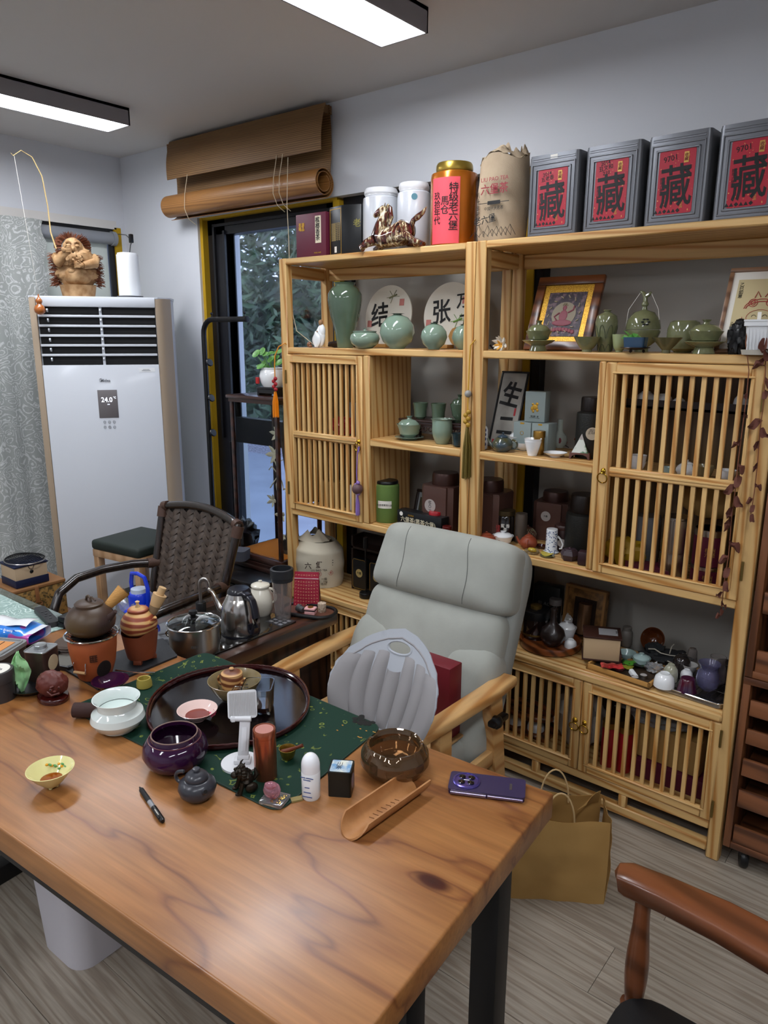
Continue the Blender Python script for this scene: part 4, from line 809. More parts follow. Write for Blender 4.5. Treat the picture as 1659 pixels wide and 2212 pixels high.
def spout(b, ang, r0, z0, r1, z1, t0, t1, bend=.4):
    a = pol(ang, r0, z0); c = pol(ang, r1, z1); m = (a+c)/2+Vector((0, 0, -bend*(z1-z0))); P = arc3(a, m, c, 8); b.tube(P, [t0+(t1-t0)*i/8 for i in range(9)], 12)
    return b
def teapot(name, label, L_, m, sp, ha, body='round', group=None, lidm=None, hh=1.0, handle=True, loop=True, knob=None, bodyh=.78):
    x, y, z, h, r = L_; t = thing(name, label, 'teapot', (x, y, z), group=group); H = h*bodyh
    if body == 'round': pr = [(0, 0), (.55, 0), (.62, .03), (.86, .18), (1, .45), (.97, .62), (.8, .84), (.58, .97), (.5, 1.0), (0, 1.0)]
    elif body == 'pear': pr = [(0, 0), (.6, 0), (.66, .03), (.92, .18), (1, .38), (.95, .55), (.72, .78), (.60, .88), (.6, 1.0), (0, 1.0)]
    elif body == 'flat': pr = [(0, 0), (.6, 0), (.9, .12), (1, .42), (.92, .68), (.68, .9), (.46, 1.0), (0, 1.0)]
    else: pr = [(0, 0), (.72, 0), (.82, .04), (.9, .3), (.95, .7), (.93, .9), (.86, 1.0), (0, 1.0)]
    obj('body', B().lathe(sc_(pr, r, H), 32), m, t)
    w = pr[-2][0]*r
    obj('lid', B().lathe([(w*1.02, H), (w*1.05, H+h*.02), (w*.9, H+h*.06), (w*.5, H+h*.12), (w*.18, H+h*.14), (w*.14, H+h*.16), (w*.26, H+h*.20), (w*.2, h*(bodyh+.24)), (0, h*(bodyh+.25))], 28), lidm or m, t)
    if sp is not None: obj('spout', spout(B(), sp, r*.8, H*.35, r*1.42, H*.92, r*.24, r*.10), m, t)
    if loop and ha is not None: obj('handle', loop_handle(B(), ha, r*.86, H*.2, H*.82, r*.5, r*.09), m, t)
    return t
def vessel(name, label, cat, L_, prof, m, group=None, seg=32, rz=0, fl=None):
    x, y, z, h, r = L_; return obj(name, B().lathe(sc_(prof, r, h), seg, fl=fl), m, label=label, cat=cat, group=group, loc=(x, y, z), rz=rz)
BOWL = dish(1, 1, .06, .42, .08, 1.7); CUPP = dish(1, 1, .07, .45, .07, 2.6); FLARE = dish(1, 1, .05, .35, .1, 1.25)
TZ = .75
random.seed(21)
def mat_green():
    m, t, p, N, L = nt('green_silk_mat'); I = p.inputs; tc = N('TexCoord'); nz = N('TexNoise', Scale=9.0, Detail=1.0); L(tc.outputs['Object'], nz.inputs['Vector'])
    ad = N('VectorMath', operation='MULTIPLY_ADD'); ad.inputs[1].default_value = (.08, .08, 0); L(nz.outputs['Color'], ad.inputs[0]); L(tc.outputs['Object'], ad.inputs[2])
    vo = N('TexVoronoi', Scale=34.0); L(ad.outputs[0], vo.inputs['Vector'])
    ml = N('Math', operation='MULTIPLY'); ml.inputs[1].default_value = 9; L(vo.outputs['Distance'], ml.inputs[0]); sn = N('Math', operation='SINE'); L(ml.outputs[0], sn.inputs[0])
    n2 = N('TexNoise', Scale=24.0, Detail=0.0); L(tc.outputs['Object'], n2.inputs['Vector'])
    rp = N('ValToRGB'); ramp(rp, [(.93, (0, 0, 0, 1)), (.97, (1, 1, 1, 1))]); L(sn.outputs[0], rp.inputs[0])
    r2 = N('ValToRGB'); ramp(r2, [(.44, (0, 0, 0, 1)), (.54, (1, 1, 1, 1))]); L(n2.outputs[0], r2.inputs[0])
    mm = N('Math', operation='MULTIPLY'); L(rp.outputs[0], mm.inputs[0]); L(r2.outputs[0], mm.inputs[1])
    mx = N('Mix', data_type='RGBA'); L(mm.outputs[0], mx.inputs[0]); mx.inputs[6].default_value = lin('#0b2f22'); mx.inputs[7].default_value = lin('#6f7c34'); L(mx.outputs[2], I['Base Color']); I['Roughness'].default_value = .7; I['Specular IOR Level'].default_value = .25
    return m
mpts = [Vector(p) for p in ((-1.736, 0.835), (-0.994, 0.886), (-1.042, 1.284), (-1.746, 1.283))]
def rounded(P, r, n=6):
    o = []; m = len(P)
    for i in range(m):
        a = (P[i-1]-P[i]).normalized(); c = (P[(i+1) % m]-P[i]).normalized(); s_, e = P[i]+a*r, P[i]+c*r
        for k in range(n+1): t = k/n; o.append(tuple(s_*(1-t)**2+P[i]*2*t*(1-t)+e*t*t))
    return o
mg = thing('tea_mat', 'dark green silk tea mat with gold swirls lying on the wooden table', 'mat', (0, 0, .7502))
obj('cloth', B().prism(rounded(mpts, .035), 0, .0035), mat_green(), mg); obj('edge_binding', B().tube([(x, y, .0018) for x, y in rounded(mpts, .035)], .0022, 6, closed=True), mat('dark_green_edge', '#0d2a20', .6), mg)
obj('tag', B().box(-.012, .012, -.008, .006, .0, .004, M=T(-0.997, 0.942) @ RZ(60)), mat('khaki_tag', '#8a7a4a', .7), mg)
kit = B()
for k in range(18): kit.blob((random.uniform(-.024, .024), random.uniform(-.018, .018), .004), (.008, .007, .0006), 8, 5)
obj('embroidered_cat', kit, mat('black_thread', '#141410', .9), mg, M=T(-1.096, 1.274))
fl_ = B()
for k in range(9): fl_.blob((random.uniform(-.05, .05), random.uniform(-.03, .03), .004), (.0035, .002, .0006), 6, 4)
obj('embroidered_leaf', fl_, mat('gold_thread2', '#b07f2c', .5), mg, M=T(-1.084, 1.226))
MZ = .754
# slate boards
slate = mat('black_slate', '#1c1e22', .6, bump=(40, .5))
obj('slate_board', B().prism(rounded([Vector(p) for p in ((-1.931, 1.259), (-1.783, 1.209), (-1.770, 0.940), (-1.974, 0.945))], .004, 2), 0, .006), slate, label='black slate board under the two clay stoves', cat='board', loc=(0, 0, .7502))
# clay stoves and teapots
orc = mat('orange_clay', '#a9572c', .55, var=(7, .35, .75), col2='#8a4020', bump=(80, .1))
x, y, z, h, r = (-1.851, 0.980, 0.757, 0.124, 0.069)
s1 = thing('clay_stove', 'orange clay charcoal stove with wire handle and round air hole, left of the two', 'stove', (x, y, z), 0, 'clay stoves')
pr = [(0, 0), (.62, 0), (.66, .02), (.84, .35), (.93, .7), (.96, .97), (.93, 1.0), (.8, 1.0), (.8, .8), (0, .8)]
obj('body', B().lathe(sc_(pr, r, h), 40), orc, s1)
ah = R_(309+48)
obj('air_hole', B().blob((0, 0, 0), (.003, .021, .027), 20, 12, M=T(*pol(ah, r*.80, h*.3)) @ RZ(math.degrees(ah)) @ RY(12)), mat('soot', '#1a0f0b', .9), s1)
hd = B(); a0, a1 = R_(309-32), R_(309+2); zt, zb = h*.52, h*.30
P0, P1 = pol(a0, r*.93, zt), pol(a1, r*.93, zt); Q0, Q1 = pol(a0+.03, r*.97, zb), pol(a1-.03, r*.97, zb)
hd.tube(arc3(P0, P0*1.06+Vector((0, 0, -.01)), Q0, 6), .0016, 6).tube(arc3(P1, P1*1.06+Vector((0, 0, -.01)), Q1, 6), .0016, 6)
obj('handle_wire', hd, chrome, s1); obj('handle_grip', B().tube([Q0, (Q0+Q1)/2*1.02, Q1], .0042, 8), mat('pale_bamboo', '#c49a6a', .6), s1)
sq = B(); ca = R_(309+22)
for k in range(4): sq.box(.0, .0012, -.0095, .0095, -.0105+.006*k, -.0075+.006*k)
for k in (-1, 0, 1): sq.box(0, .0012, -.009+.0+.007*k+.006, -.0065+.007*k+.006, -.01, .01)
obj('stamped_seal', sq, mat('seal_print', '#4a2412', .8), s1, M=T(*pol(ca, r*.925, h*.62)) @ RZ(math.degrees(ca)) @ RY(7))
rg = B().tube([(1.04*r*cos(a), 1.04*r*sin(a), h+.004) for a in [2*pi*k/40 for k in range(40)]], .003, 8, closed=True)
obj('wire_rim', rg, chrome, s1); ms = B()
for k in range(-6, 7): l = sqrt(max(0, 1-(k/6.6)**2))*r*1.03; ms.tube([(-l, k*r/6.4, h+.003), (l, k*r/6.4, h+.003)], .0008, 4).tube([(k*r/6.4, -l, h+.003), (k*r/6.4, l, h+.003)], .0008, 4)
obj('wire_mesh', ms, mat('dark_wire', '#3a3a3c', .3, metal=1), s1, kind='stuff')
cth = B()
random.seed(4)
for k in range(16): cth.blob((random.uniform(-.6, .6)*r, random.uniform(-.6, .6)*r, h*.86), (.012, .012, .01), 8, 6, .5, 30)
obj('charcoal', cth, mat('charcoal', '#191616', .8), s1, kind='stuff')
dteap = mat('smoky_brown_clay', '#3b2a27', .42, var=(4, .4, .65), col2='#5a4626')
def side_teapot(label, loc, r, H, m, spa, haa, hm, group, hup=.6):
    t = thing('side_handle_teapot', label, 'teapot', loc, group=group)
    obj('body', B().lathe(sc_([(0, 0), (.62, 0), (.74, .05), (.95, .25), (1, .45), (.96, .62), (.8, .83), (.62, .95), (.56, .985), (.56, 1.0), (0, 1.0)], r, H), 40), m, t)
    obj('lid', B().lathe([(r*.56, H), (r*.57, H+.006), (r*.5, H+.010), (r*.2, H+.013), (0, H+.013)], 32), m, t)
    obj('spout', spout(B(), spa, r*.86, H*.58, r*1.26, H*.9, r*.16, r*.085, .1), m, t)
    a = pol(haa, r*.72, H*.82); d = (pol(haa, 1)*.75+Vector((0, 0, hup))).normalized()
    obj('handle', B().tube([a, a+d*.03, a+d*.062], [.012, .017, .021], 14), hm, t)
    return t, a, d
t1, a, d = side_teapot('dark brown clay side handle teapot on the left stove', (x, y, z+h+.006), r*.99, .082, dteap, R_(22), R_(75), mat('wicker_wrap', '#c08d4a', .6, bump=(300, .8), st=(.3, .3, 2)), 'side handle teapots')
obj('lid_knob', B().tube([(-.012, 0, .094), (-.008, 0, .106), (.0, .0, .110), (.008, 0, .106), (.012, 0, .094)], .0032, 7).tube([(-.006, .0, .104), (.012, .004, .107), (.026, .006, .099)], .0025, 6), dteap, t1)
obj('handle_end', B().tube([a+d*.062, a+d*.066], [.021, .019], 14), dteap, t1)
def swirl(name, c1, c2, c3):
    m, t, p, N, L = nt(name); I = p.inputs; tc = N('TexCoord'); nz = N('TexNoise', Scale=9.0, Detail=2.0); L(tc.outputs['Object'], nz.inputs['Vector'])
    wv = N('TexWave', wave_type='BANDS', bands_direction='Z', Scale=16.0, Distortion=6.0, Detail=3.0, Detail_Scale=.8); mp = N('Mapping'); mp.inputs['Scale'].default_value = (.5, .5, 1.2); L(tc.outputs['Object'], mp.inputs[0]); L(mp.outputs[0], wv.inputs['Vector'])
    rp = N('ValToRGB'); ramp(rp, [(.2, lin(c1)), (.5, lin(c2)), (.75, lin(c3))]); L(wv.outputs[0], rp.inputs[0]); L(rp.outputs[0], I['Base Color']); I['Roughness'].default_value = .45
    return m
swc = swirl('marbled_clay', '#d0a468', '#a85a38', '#8a3f28')
x, y, z, h, r = (-1.840, 1.123, 0.757, 0.090, 0.055)
s2 = thing('clay_stove', 'reddish brown clay stove with scalloped lip and short feet, right of the two', 'stove', (x, y, z), 0, 'clay stoves')
obj('body', B().surf(lambda u, v: (lambda a, rr: (rr*cos(a), rr*sin(a), .012+(h-.012)*v+(.014*max(0, cos(2*(a-.2)))*v**6)))(2*pi*u, r*(.72+.24*v**.8+.0)), 48, 10, cu=True).surf(lambda u, v: (lambda a, rr: (rr*cos(a), rr*sin(a), h-(h*.4)*v+(.014*max(0, cos(2*(a-.2)))*(1-v)**2)))(2*pi*u, r*(.95-.15*v)), 48, 5, cu=True).lathe([(0, .012), (r*.72, .012), (r*.72, .014), (0, .014)], 32), mat('brown_clay', '#8c4426', .6, bump=(90, .15), var=(6, .35, .7), col2='#6e341c'), s2)
for k in range(3): obj('foot', B().box(-.012, .012, -.008, .008, 0, .014, bev=.002, M=T(*pol(R_(309+120*k), r*.62)) @ RZ(39+120*k)), mat('brown_clay', '#8c4426'), s2)
obj('ash_floor', B().lathe([(0, h*.62), (r*.8, h*.62), (r*.8, h*.63), (0, h*.63)], 24), mat('soot', '#1a0f0b', .9), s2)
t2, a, d = side_teapot('small orange and cream marbled side handle teapot on the right stove', (x, y, z+h-.006), r*.97, .070, swc, R_(12), R_(60), mat('pale_wood_handle', '#c9a678', .6), 'side handle teapots', 1.6)
obj('lid_knob', B().lathe([(0, .08), (.009, .08), (.006, .088), (.004, .094), (.007, .1), (0, .104)], 14), mat('cream_clay', '#cfae7c', .5), t2)
obj('handle_wrap', B().tube([a, a+d*.034], [.0125, .0175], 14), mat('twine', '#8a7458', .9, bump=(400, .8)), t2); t2.children[3].scale = (1, 1, 1)
obj('handle_stick', B().tube([a+d*.03, a+d*.085], [.0105, .0115], 12), mat('pale_wood_handle', '#c9a678'), t2)
# iron scoop by the stove
obj('ash_scoop', B().tube([(-1.824, 1.027, 0.762), (-1.772, 1.054, 0.762), (-1.723, 1.091, 0.762)], [.003, .0022, .003], 6), chrome, label='thin metal skewer lying on the slate board before the stoves', cat='skewer')
obj('coaster_stack', B().lathe([(0, 0), (.052, 0), (.056, .004), (.052, .008), (.056, .012), (.052, .016), (.056, .020), (.05, .026), (0, .027)], 28), mat('dark_stained_wood', '#453326', .5), loc=(-2.092, 1.043, 0.750), label='stack of round dark wooden coasters left of the clay stoves', cat='coasters')
ly2 = thing('grey_tray', 'worn grey rectangular metal tray left of the clay stoves', 'tray', (-2.016, 0.984, 0.750), 20); obj('plate', B().box(-.055, .055, -.055, .055, .0, .004), mat('grey_metal_tray', '#6a675f', .5, metal=.3), ly2)
for q in (-1, 1): obj('rim', B().box(q*.055-.003, q*.055+.003, -.058, .058, 0, .014, bev=.001).box(-.058, .058, q*.055-.003, q*.055+.003, 0, .014, bev=.001), mat('dark_grey', '#2a2a2c', .3), ly2)
obj('matchbox', B().box(-.02, .02, -.028, .028, 0, .02, bev=.002).box(-.018, .018, -.026, .026, .021, .04, bev=.002), blk, loc=(-2.275, 1.126, 0.750), rz=20, label='small stack of black cases behind the left stove', cat='case')
# ---------------- oval tray with tea things ----------------
px = [Vector(p) for p in ((-1.566, 0.965), (-1.305, 1.284), (-1.219, 1.014), (-1.570, 1.250))]
oc = (px[0]+px[1])/2; ov = px[1]-px[0]; oa = atan2(ov.y, ov.x); ol = ov.length/2
n_ = Vector((-sin(oa), cos(oa))); ow = abs((px[3]-px[2]).dot(n_))/2*1.02; oc = oc+n_*(((px[3]+px[2])/2-oc).dot(n_))
lac = mat('dark_red_lacquer', '#2a0a0c', .1, coat=.2); tr = thing('lacquer_tray', 'large oval dark red lacquer tray with roped rim on the green mat', 'tray', (oc.x, oc.y, MZ), math.degrees(oa))
def oval(k, z, n=72): return [(ol*k*math.copysign(abs(cos(a))**.9, cos(a)), ow*k*math.copysign(abs(sin(a))**.9, sin(a)), z) for a in [2*pi*i/n for i in range(n)]]
obj('tray_floor', B().prism([(x, y) for x, y, z in oval(.97, 0)], .001, .005), mat('black_lacquer_floor', '#0c0607', .09), tr)
obj('rim', B().tube(oval(.985, .009), .0055, 8, closed=True), lac, tr)
rp_ = B(); Q = oval(1.0, .0155, 150); rp_.tube([(x, y, z+.0012*(i % 2)) for i, (x, y, z) in enumerate(Q)], .0028, 6, closed=True); obj('roped_edge', rp_, mat('rope_red_lacquer', '#3d0f0e', .25, coat=.5), tr)
TRZ = MZ+.006
obl = (-1.425, 1.135, 0.760, 0.059, 0.070)
tb = mat('tan_grey_glaze', '#776846', .25, coat=.3, var=(20, .3, .7), col2='#8a7a58')
vessel('tea_bowl', 'brown grey ceramic bowl holding a marbled teapot on the lacquer tray', 'bowl', obl, dish(1, 1, .05, .38, .1, 1.9), tb, seg=40)
lv = B()
for k in range(60):
    q = random.random()**.5*obl[4]*.72; a = random.random()*6.28; lv.blob((q*cos(a), q*sin(a), 0), (.004, .0025, .002), 6, 4)
obj('tea_leaves', lv, mat('wet_tea', '#1c1210', .4), kind='stuff', loc=(obl[0], obl[1], obl[2]+obl[3]*.42), label='wet dark tea leaves lying in the brown grey bowl', cat='tea leaves')
swt = swirl('marbled_tan_clay', '#c79a62', '#8f5a34', '#6a3820')
teapot('marbled_teapot', 'small tan and brown marbled teapot standing in the bowl on the tray', (obl[0]-.010, obl[1]+.0, obl[2]+obl[3]*.40, .066, .031), swt, R_(10), R_(200), 'straight', bodyh=.74)
cupg = (-1.415, 1.006, 0.760, 0.030, 0.050)
pk = mat('pink_porcelain', '#e6c9c1', .12, coat=.5)
ct = thing('tea_cup', 'pink teacup painted with green leaves holding red tea on the lacquer tray', 'cup', cupg[:3]); obj('body', B().lathe(sc_(dish(1, 1, .05, .33, .1, 1.35), cupg[4], cupg[3]), 36), pk, ct)
obj('tea', B().lathe([(0, 0), (cupg[4]*.62, 0), (cupg[4]*.6, .001), (0, .001)], 24, z=cupg[3]*.45), mat('red_tea', '#7a2408', .05, coat=1), ct)
gl = B()
for k in range(7): a = R_(100+16*k); gl.surf(lambda u, v, a=a: tuple(pol(a+(u-.5)*.3*sin(pi*min(1, v+.05)), cupg[4]*(.70+.22*v), cupg[3]*(.60+.30*v))), 4, 5)
obj('painted_leaf', gl, mat('green_enamel', '#5f9a68', .2), ct, kind='stuff'); obj('painted_flower', flower(B(), (.012, .006, 0), .012, 6), mat('pink_enamel', '#c4506a', .3), ct, M=T(cupg[4]*.35, cupg[4]*.45, cupg[3]*.62) @ RX(-60))
pg = (-1.336, 1.139, 0.760, 0.073, 0.039)
pt = thing('glass_pitcher', 'square clear glass tea pitcher with looped handle on the lacquer tray', 'pitcher', pg[:3], 39)
ps_ = pg[4]; PH_ = pg[3]; pb_ = B()
def sqp(k, z, lip=0): return [(x+(lip*.35*ps_ if (x < -.5*ps_ and abs(y) < .5*ps_) else 0)*-1, y, z+(lip*.012 if x < -.5*ps_ and abs(y) < .6*ps_ else 0)) for x, y in rrect(2*ps_*k, 2*ps_*k, ps_*.3, 4)]
rings = [sqp(.86, 0), sqp(.9, .006), sqp(.93, PH_*.5), sqp(1.0, PH_*.97, 1), sqp(.93, PH_*.97, 1), sqp(.86, PH_*.5), sqp(.80, .008), sqp(.1, .008)]
n = len(rings[0]); PP = [p for r_ in rings for p in r_]; pb_.poly(PP, [(i*n+k, i*n+(k+1) % n, (i+1)*n+(k+1) % n, (i+1)*n+k) for i in range(len(rings)-1) for k in range(n)]+[tuple(range(n-1, -1, -1)), tuple(range((len(rings)-1)*n, len(rings)*n))])
obj('body', pb_, glass, pt); obj('handle', B().tube([(-ps_*.95, -.0, PH_*.82), (-ps_*1.5, -.0, PH_*.86), (-ps_*1.85, 0, PH_*.6), (-ps_*1.7, 0, PH_*.3), (-ps_*.95, 0, PH_*.2)], .004, 10), glass, pt)
obj('tea', B().prism(rrect(1.5*ps_, 1.5*ps_, ps_*.25, 3), .009, .018), mat('dark_tea', '#2a0d04', .05, coat=1), pt)
# phone stand
wp = mat('white_plastic', '#d9dadd', .35)
sx, sy = -1.187, 0.952
sd_ = thing('phone_stand', 'white folding phone stand with ridged plate on the green mat', 'phone stand', (sx, sy, MZ), 39)
obj('base', B().prism(circ(.044, 36), 0, .005).box(-.014, .024, -.012, .012, .005, .014, bev=.002), wp, sd_)
obj('hinge', B().tube([(-.006, 0, .016), (.02, 0, .016)], .008, 12), wp, sd_)
obj('arm', B().box(-.006, .018, -.004, .004, .0, .088, bev=.002, M=T(.0, 0, .018) @ RY(4) @ RX(-8)), wp, sd_); obj('arm_slot', B().box(.0, .012, -.0055, -.004, .015, .072, bev=.001, M=T(.0, 0, .018) @ RY(4) @ RX(-8)), mat('white_gloss_tape', '#e8eaee', .15), sd_)
PMx = T(.006, .016, .105) @ RX(-22) @ RY(-4)
obj('plate', B().prism(rrect(.066, .062, .007, 4, 0, .031), -.003, .003, M=PMx @ RX(90)), wp, sd_); rb = B()
for k in range(18): rb.box(-.029+.0034*k, -.0274+.0034*k, -.0045, -.003, .006, .057, M=PMx)
obj('plate_ribs', rb, mat('grey_ribs', '#a9a7a6', .5), sd_, kind='stuff'); obj('plate_hinge', B().tube([(-.02, 0, 0), (.026, 0, 0)], .006, 12, M=T(.0, .010, .107)).box(-.024, -.016, -.012, .0, -.006, .006, bev=.001, M=PMx), wp, sd_)
cop = mat('rose_copper', '#b5694c', .25, metal=.85); x, y, z, h, r = (-1.106, 0.955, 0.754, 0.117, 0.025)
cpt = thing('copper_flask', 'tall rose copper vacuum flask standing on the green mat', 'flask', (x, y, z)); obj('body', B().lathe([(0, 0), (r*.96, 0), (r, .002), (r, h*.86), (r*.98, h*.862)], 36).lathe([(0, h*.86), (r*.98, h*.862), (r*.98, h*.868), (r, h*.87), (r, h*.985), (r*.96, h), (r*.85, h), (r*.82, h*.985), (0, h*.985)], 36), cop, cpt)
obj('cap_disc', B().lathe([(0, h*.986), (r*.8, h*.986), (r*.8, h*.99), (0, h*.99)], 32), mat('pink_cap', '#b57b70', .5), cpt)
x, y, z, h, r = (-1.119, 1.034, 0.754, 0.027, 0.020)
brs = mat('old_brass', '#a4883c', .3, metal=.9); mo = thing('brass_bowl', 'small brass bowl on the green mat beside the copper flask', 'bowl', (x, y, z)); obj('body', B().lathe(sc_(dish(1, 1, .1, .45, .03, 2.2), r, h), 30), brs, mo)
obj('wooden_scoop', B().tube([(x-.012, y-.006, z+h*.55), (x+.0, y, z+h*.78), (x+.024, y+.012, z+h*1.25), (x+.032, y+.017, z+h*1.42)], [.0065, .005, .0035, .0045], 10), mat('red_wood', '#6b3420', .45), label='small wooden pestle resting in the brass bowl', cat='pestle')
# lion, crystal, bottle, tin
brz = mat('dark_bronze', '#2e2820', .38, metal=.7, bump=(90, .8)); x, y, z, h, r = (-1.101, 0.897, 0.754, 0.050, 0.021)
lion = thing('bronze_lion', 'small dark bronze guardian lion figurine on the green mat', 'figurine', (x, y, z), -25)
lb_ = B().blob((0, 0, .028), (.016, .013, .022), 20, 14, .3, 60).blob((0, -.012, .044), (.014, .012, .014), 20, 14, .3, 70)
obj('body', lb_, brz, lion)
for s_ in (-1, 1): obj('leg', B().tube([(s_*.011, -.012, .026), (s_*.013, -.016, .012), (s_*.013, -.02, .003)], [.006, .005, .006], 8).blob((s_*.013, -.022, .003), (.006, .008, .003), 10, 6), brz, lion); obj('haunch', B().blob((s_*.015, .006, .012), (.008, .014, .012), 12, 8), brz, lion)
hf = B().blob((0, -.026, .042), (.009, .008, .007), 14, 10).blob((-.006, -.022, .051), (.004, .004, .004), 8, 6).blob((.006, -.022, .051), (.004, .004, .004), 8, 6)
for k in range(14): a = 2*pi*k/14; hf.blob((.015*cos(a), -.008, .044+.014*sin(a)), (.0045, .006, .0045), 8, 6)
for s_ in (-1, 1): hf.tube([(s_*.006, -.012, .055), (s_*.009, -.008, .064), (s_*.007, -.004, .069)], [.003, .0022, .001], 6)
obj('head_mane', hf, brz, lion); obj('tail', B().tube([(0, .014, .02), (0, .022, .032), (-.004, .02, .045)], [.004, .006, .002], 8), brz, lion)
pkc = mat('pink_crystal', '#e9a9b8', .08, trans=.8, ior=1.5); acr = mat('acrylic', '#e9ecef', .05, trans=.92, ior=1.49)
x, y = -1.025, 0.907; cy_ = thing('crystal_toad', 'pink crystal toad ornament on a clear square base at the mat corner', 'ornament', (x, y, MZ), 18)
obj('base', B().box(-.026, .026, -.022, .022, 0, .009, bev=.0015), acr, cy_); obj('body', B().blob((-.006, .0, .024), (.019, .016, .017), 24, 16, .12, 50).blob((-.006, -.004, .037), (.013, .010, .008), 16, 10, .2, 50).blob((-.014, -.008, .041), (.004, .004, .004), 8, 6).blob((.003, -.008, .041), (.004, .004, .004), 8, 6), pkc, cy_)
gf = B()
for k in range(26): gf.blob((random.uniform(.0, .022), random.uniform(-.018, .012), .0105), (.0022, .0018, .0012), 6, 4)
obj('gold_flakes', gf, mat('gold_leaf', '#c9b06a', .25, metal=1), cy_, kind='stuff')
x, y, z, h, r = (-0.981, 0.970, 0.750, 0.103, 0.020)
wb_ = thing('white_bottle', 'white roll on bottle with domed cap standing beside the mat', 'bottle', (x, y, z)); obj('body', B().lathe([(0, 0), (r*.9, 0), (r, .004), (r, h*.60), (r*.93, h*.62), (0, h*.62)], 32), porc, wb_)
obj('cap', B().lathe([(0, h*.61), (r*.99, h*.615), (r*.99, h*.74)]+[(r*.99*cos(R_(q)), h*.74+h*.26*sin(R_(q))) for q in range(10, 90, 10)]+[(0, h)], 32), mat('cap_white', '#eceef2', .2, coat=.5), wb_)
bt2 = mat('blue_print', '#2a4a8a', .5)
for k, (s_, zz) in enumerate((('▬▬ ▬▬▬', .55), ('▬▬▬', .5), ('▬▬', .33), ('▬▬▬', .22), ('▬▬▬▬', .12))): txt(wb_, s_, .0055, bt2, RZ(39-18) @ T(0, -r*1.01, h*zz) @ FR)
x, y, z, h, r = (-0.946, 1.027, 0.750, 0.059, 0.031)
bt3 = thing('black_tin', 'small square black tin with painted lid and round sticker', 'tin', (x, y, z), 39-45+38); q = r*.80; btm = mat('satin_black', '#0d1413', .3)
obj('body', B().prism(rrect(2*q, 2*q, q*.18, 4), 0, h*.80), btm, bt3); obj('lid', B().prism(rrect(2*q*1.02, 2*q*1.02, q*.2, 4), h*.805, h*.99), btm, bt3)
obj('lid_print', B().prism(rrect(1.75*q, 1.75*q, q*.12, 3), h*.99, h*.995), mat('watercolour_print', '#dfe0d2', .35, var=(38, .42, .6), col2='#6f9cc4'), bt3); txt(bt3, '川\n茶', .014, ink, T(-.004, .0, h*.996))
obj('round_sticker', B().lathe([(0, 0), (q*.62, 0), (q*.62, .0006), (0, .0006)], 24, M=T(q*1.0, 0, h*.45) @ RY(90)), mat('mauve_sticker', '#8d7a80', .5), bt3)
# ashtray
x, y, z, h, r = (-0.905, 1.160, 0.750, 0.068, 0.078)
smk = mat('amber_smoke_glass', '#9a7c5a', .03, trans=.85, ior=1.5, metal=.15)
ash = thing('glass_ashtray', 'large round smoky amber glass ashtray at the edge of the table', 'ashtray', (x, y, z))
def notch(a, hh): return 1
obj('body', B().surf(lambda u, v: (lambda a, p: (p[0]*cos(a), p[0]*sin(a), p[1]-(.008 if v > .42 and v < .64 else 0)*max(0, cos(3*(a-R_(60)))**9)))(2*pi*u, (lambda s_: tuple(Vector(s_)))(
    (lambda i, f: ((sc_([(0, 0), (.45, 0), (.62, .0), (.85, .1), (1, .38), (.97, .68), (.86, .92), (.80, 1.0), (.74, .98), (.70, .86), (.80, .55), (.70, .24), (.45, .14), (0, .12)], r, h)[i][0]*(1-f)+sc_([(0, 0), (.45, 0), (.62, .0), (.85, .1), (1, .38), (.97, .68), (.86, .92), (.80, 1.0), (.74, .98), (.70, .86), (.80, .55), (.70, .24), (.45, .14), (0, .12)], r, h)[min(i+1, 13)][0]*f, sc_([(0, 0), (.45, 0), (.62, .0), (.85, .1), (1, .38), (.97, .68), (.86, .92), (.80, 1.0), (.74, .98), (.70, .86), (.80, .55), (.70, .24), (.45, .14), (0, .12)], r, h)[i][1]*(1-f)+sc_([(0, 0), (.45, 0), (.62, .0), (.85, .1), (1, .38), (.97, .68), (.86, .92), (.80, 1.0), (.74, .98), (.70, .86), (.80, .55), (.70, .24), (.45, .14), (0, .12)], r, h)[min(i+1, 13)][1]*f)))(int(v*13), v*13-int(v*13)))), 48, 40, cu=True), smk, ash)
# bamboo scoop
sc0, sc1 = Vector((-0.832, 0.957, 0.750)), Vector((-0.825, 1.115, 0.750)); dv = sc1-sc0; sa = math.degrees(atan2(dv.y, dv.x)); sl = dv.length+.03
bs = thing('bamboo_scoop', 'carved half round bamboo tea scoop lying on the table', 'tea scoop', tuple(sc0), sa)
def scf(u, v):
    a = pi*(1.04*v-.02); rr = .029; e = .018*(1-sin(a))*(1-u)*0; x = -.012+sl*u
    if u < .25: x -= .028*sin(a)*(1-u/.25)
    return (x+(.008*cos(3*a) if u > .9 else 0), -rr*cos(a)*(1+.0*u), .030-rr*sin(a)*.98)
obj('body', B().surf(scf, 26, 18, t=-.004), mat('carved_bamboo', '#b07c4c', .5, var=(22, .4, .7), col2='#9a6638', bump=(60, .3)), bs)
cvv = B()
for k in range(7): cvv.tube([(.03+.013*k+.004*sin(j), -.012+.006*j*.6+.002*cos(k+j), .0065+.0003*j*j) for j in range(5)], .0008, 4)
obj('carved_lines', cvv, mat('carved_dark', '#6e4524', .7), bs, kind='stuff')
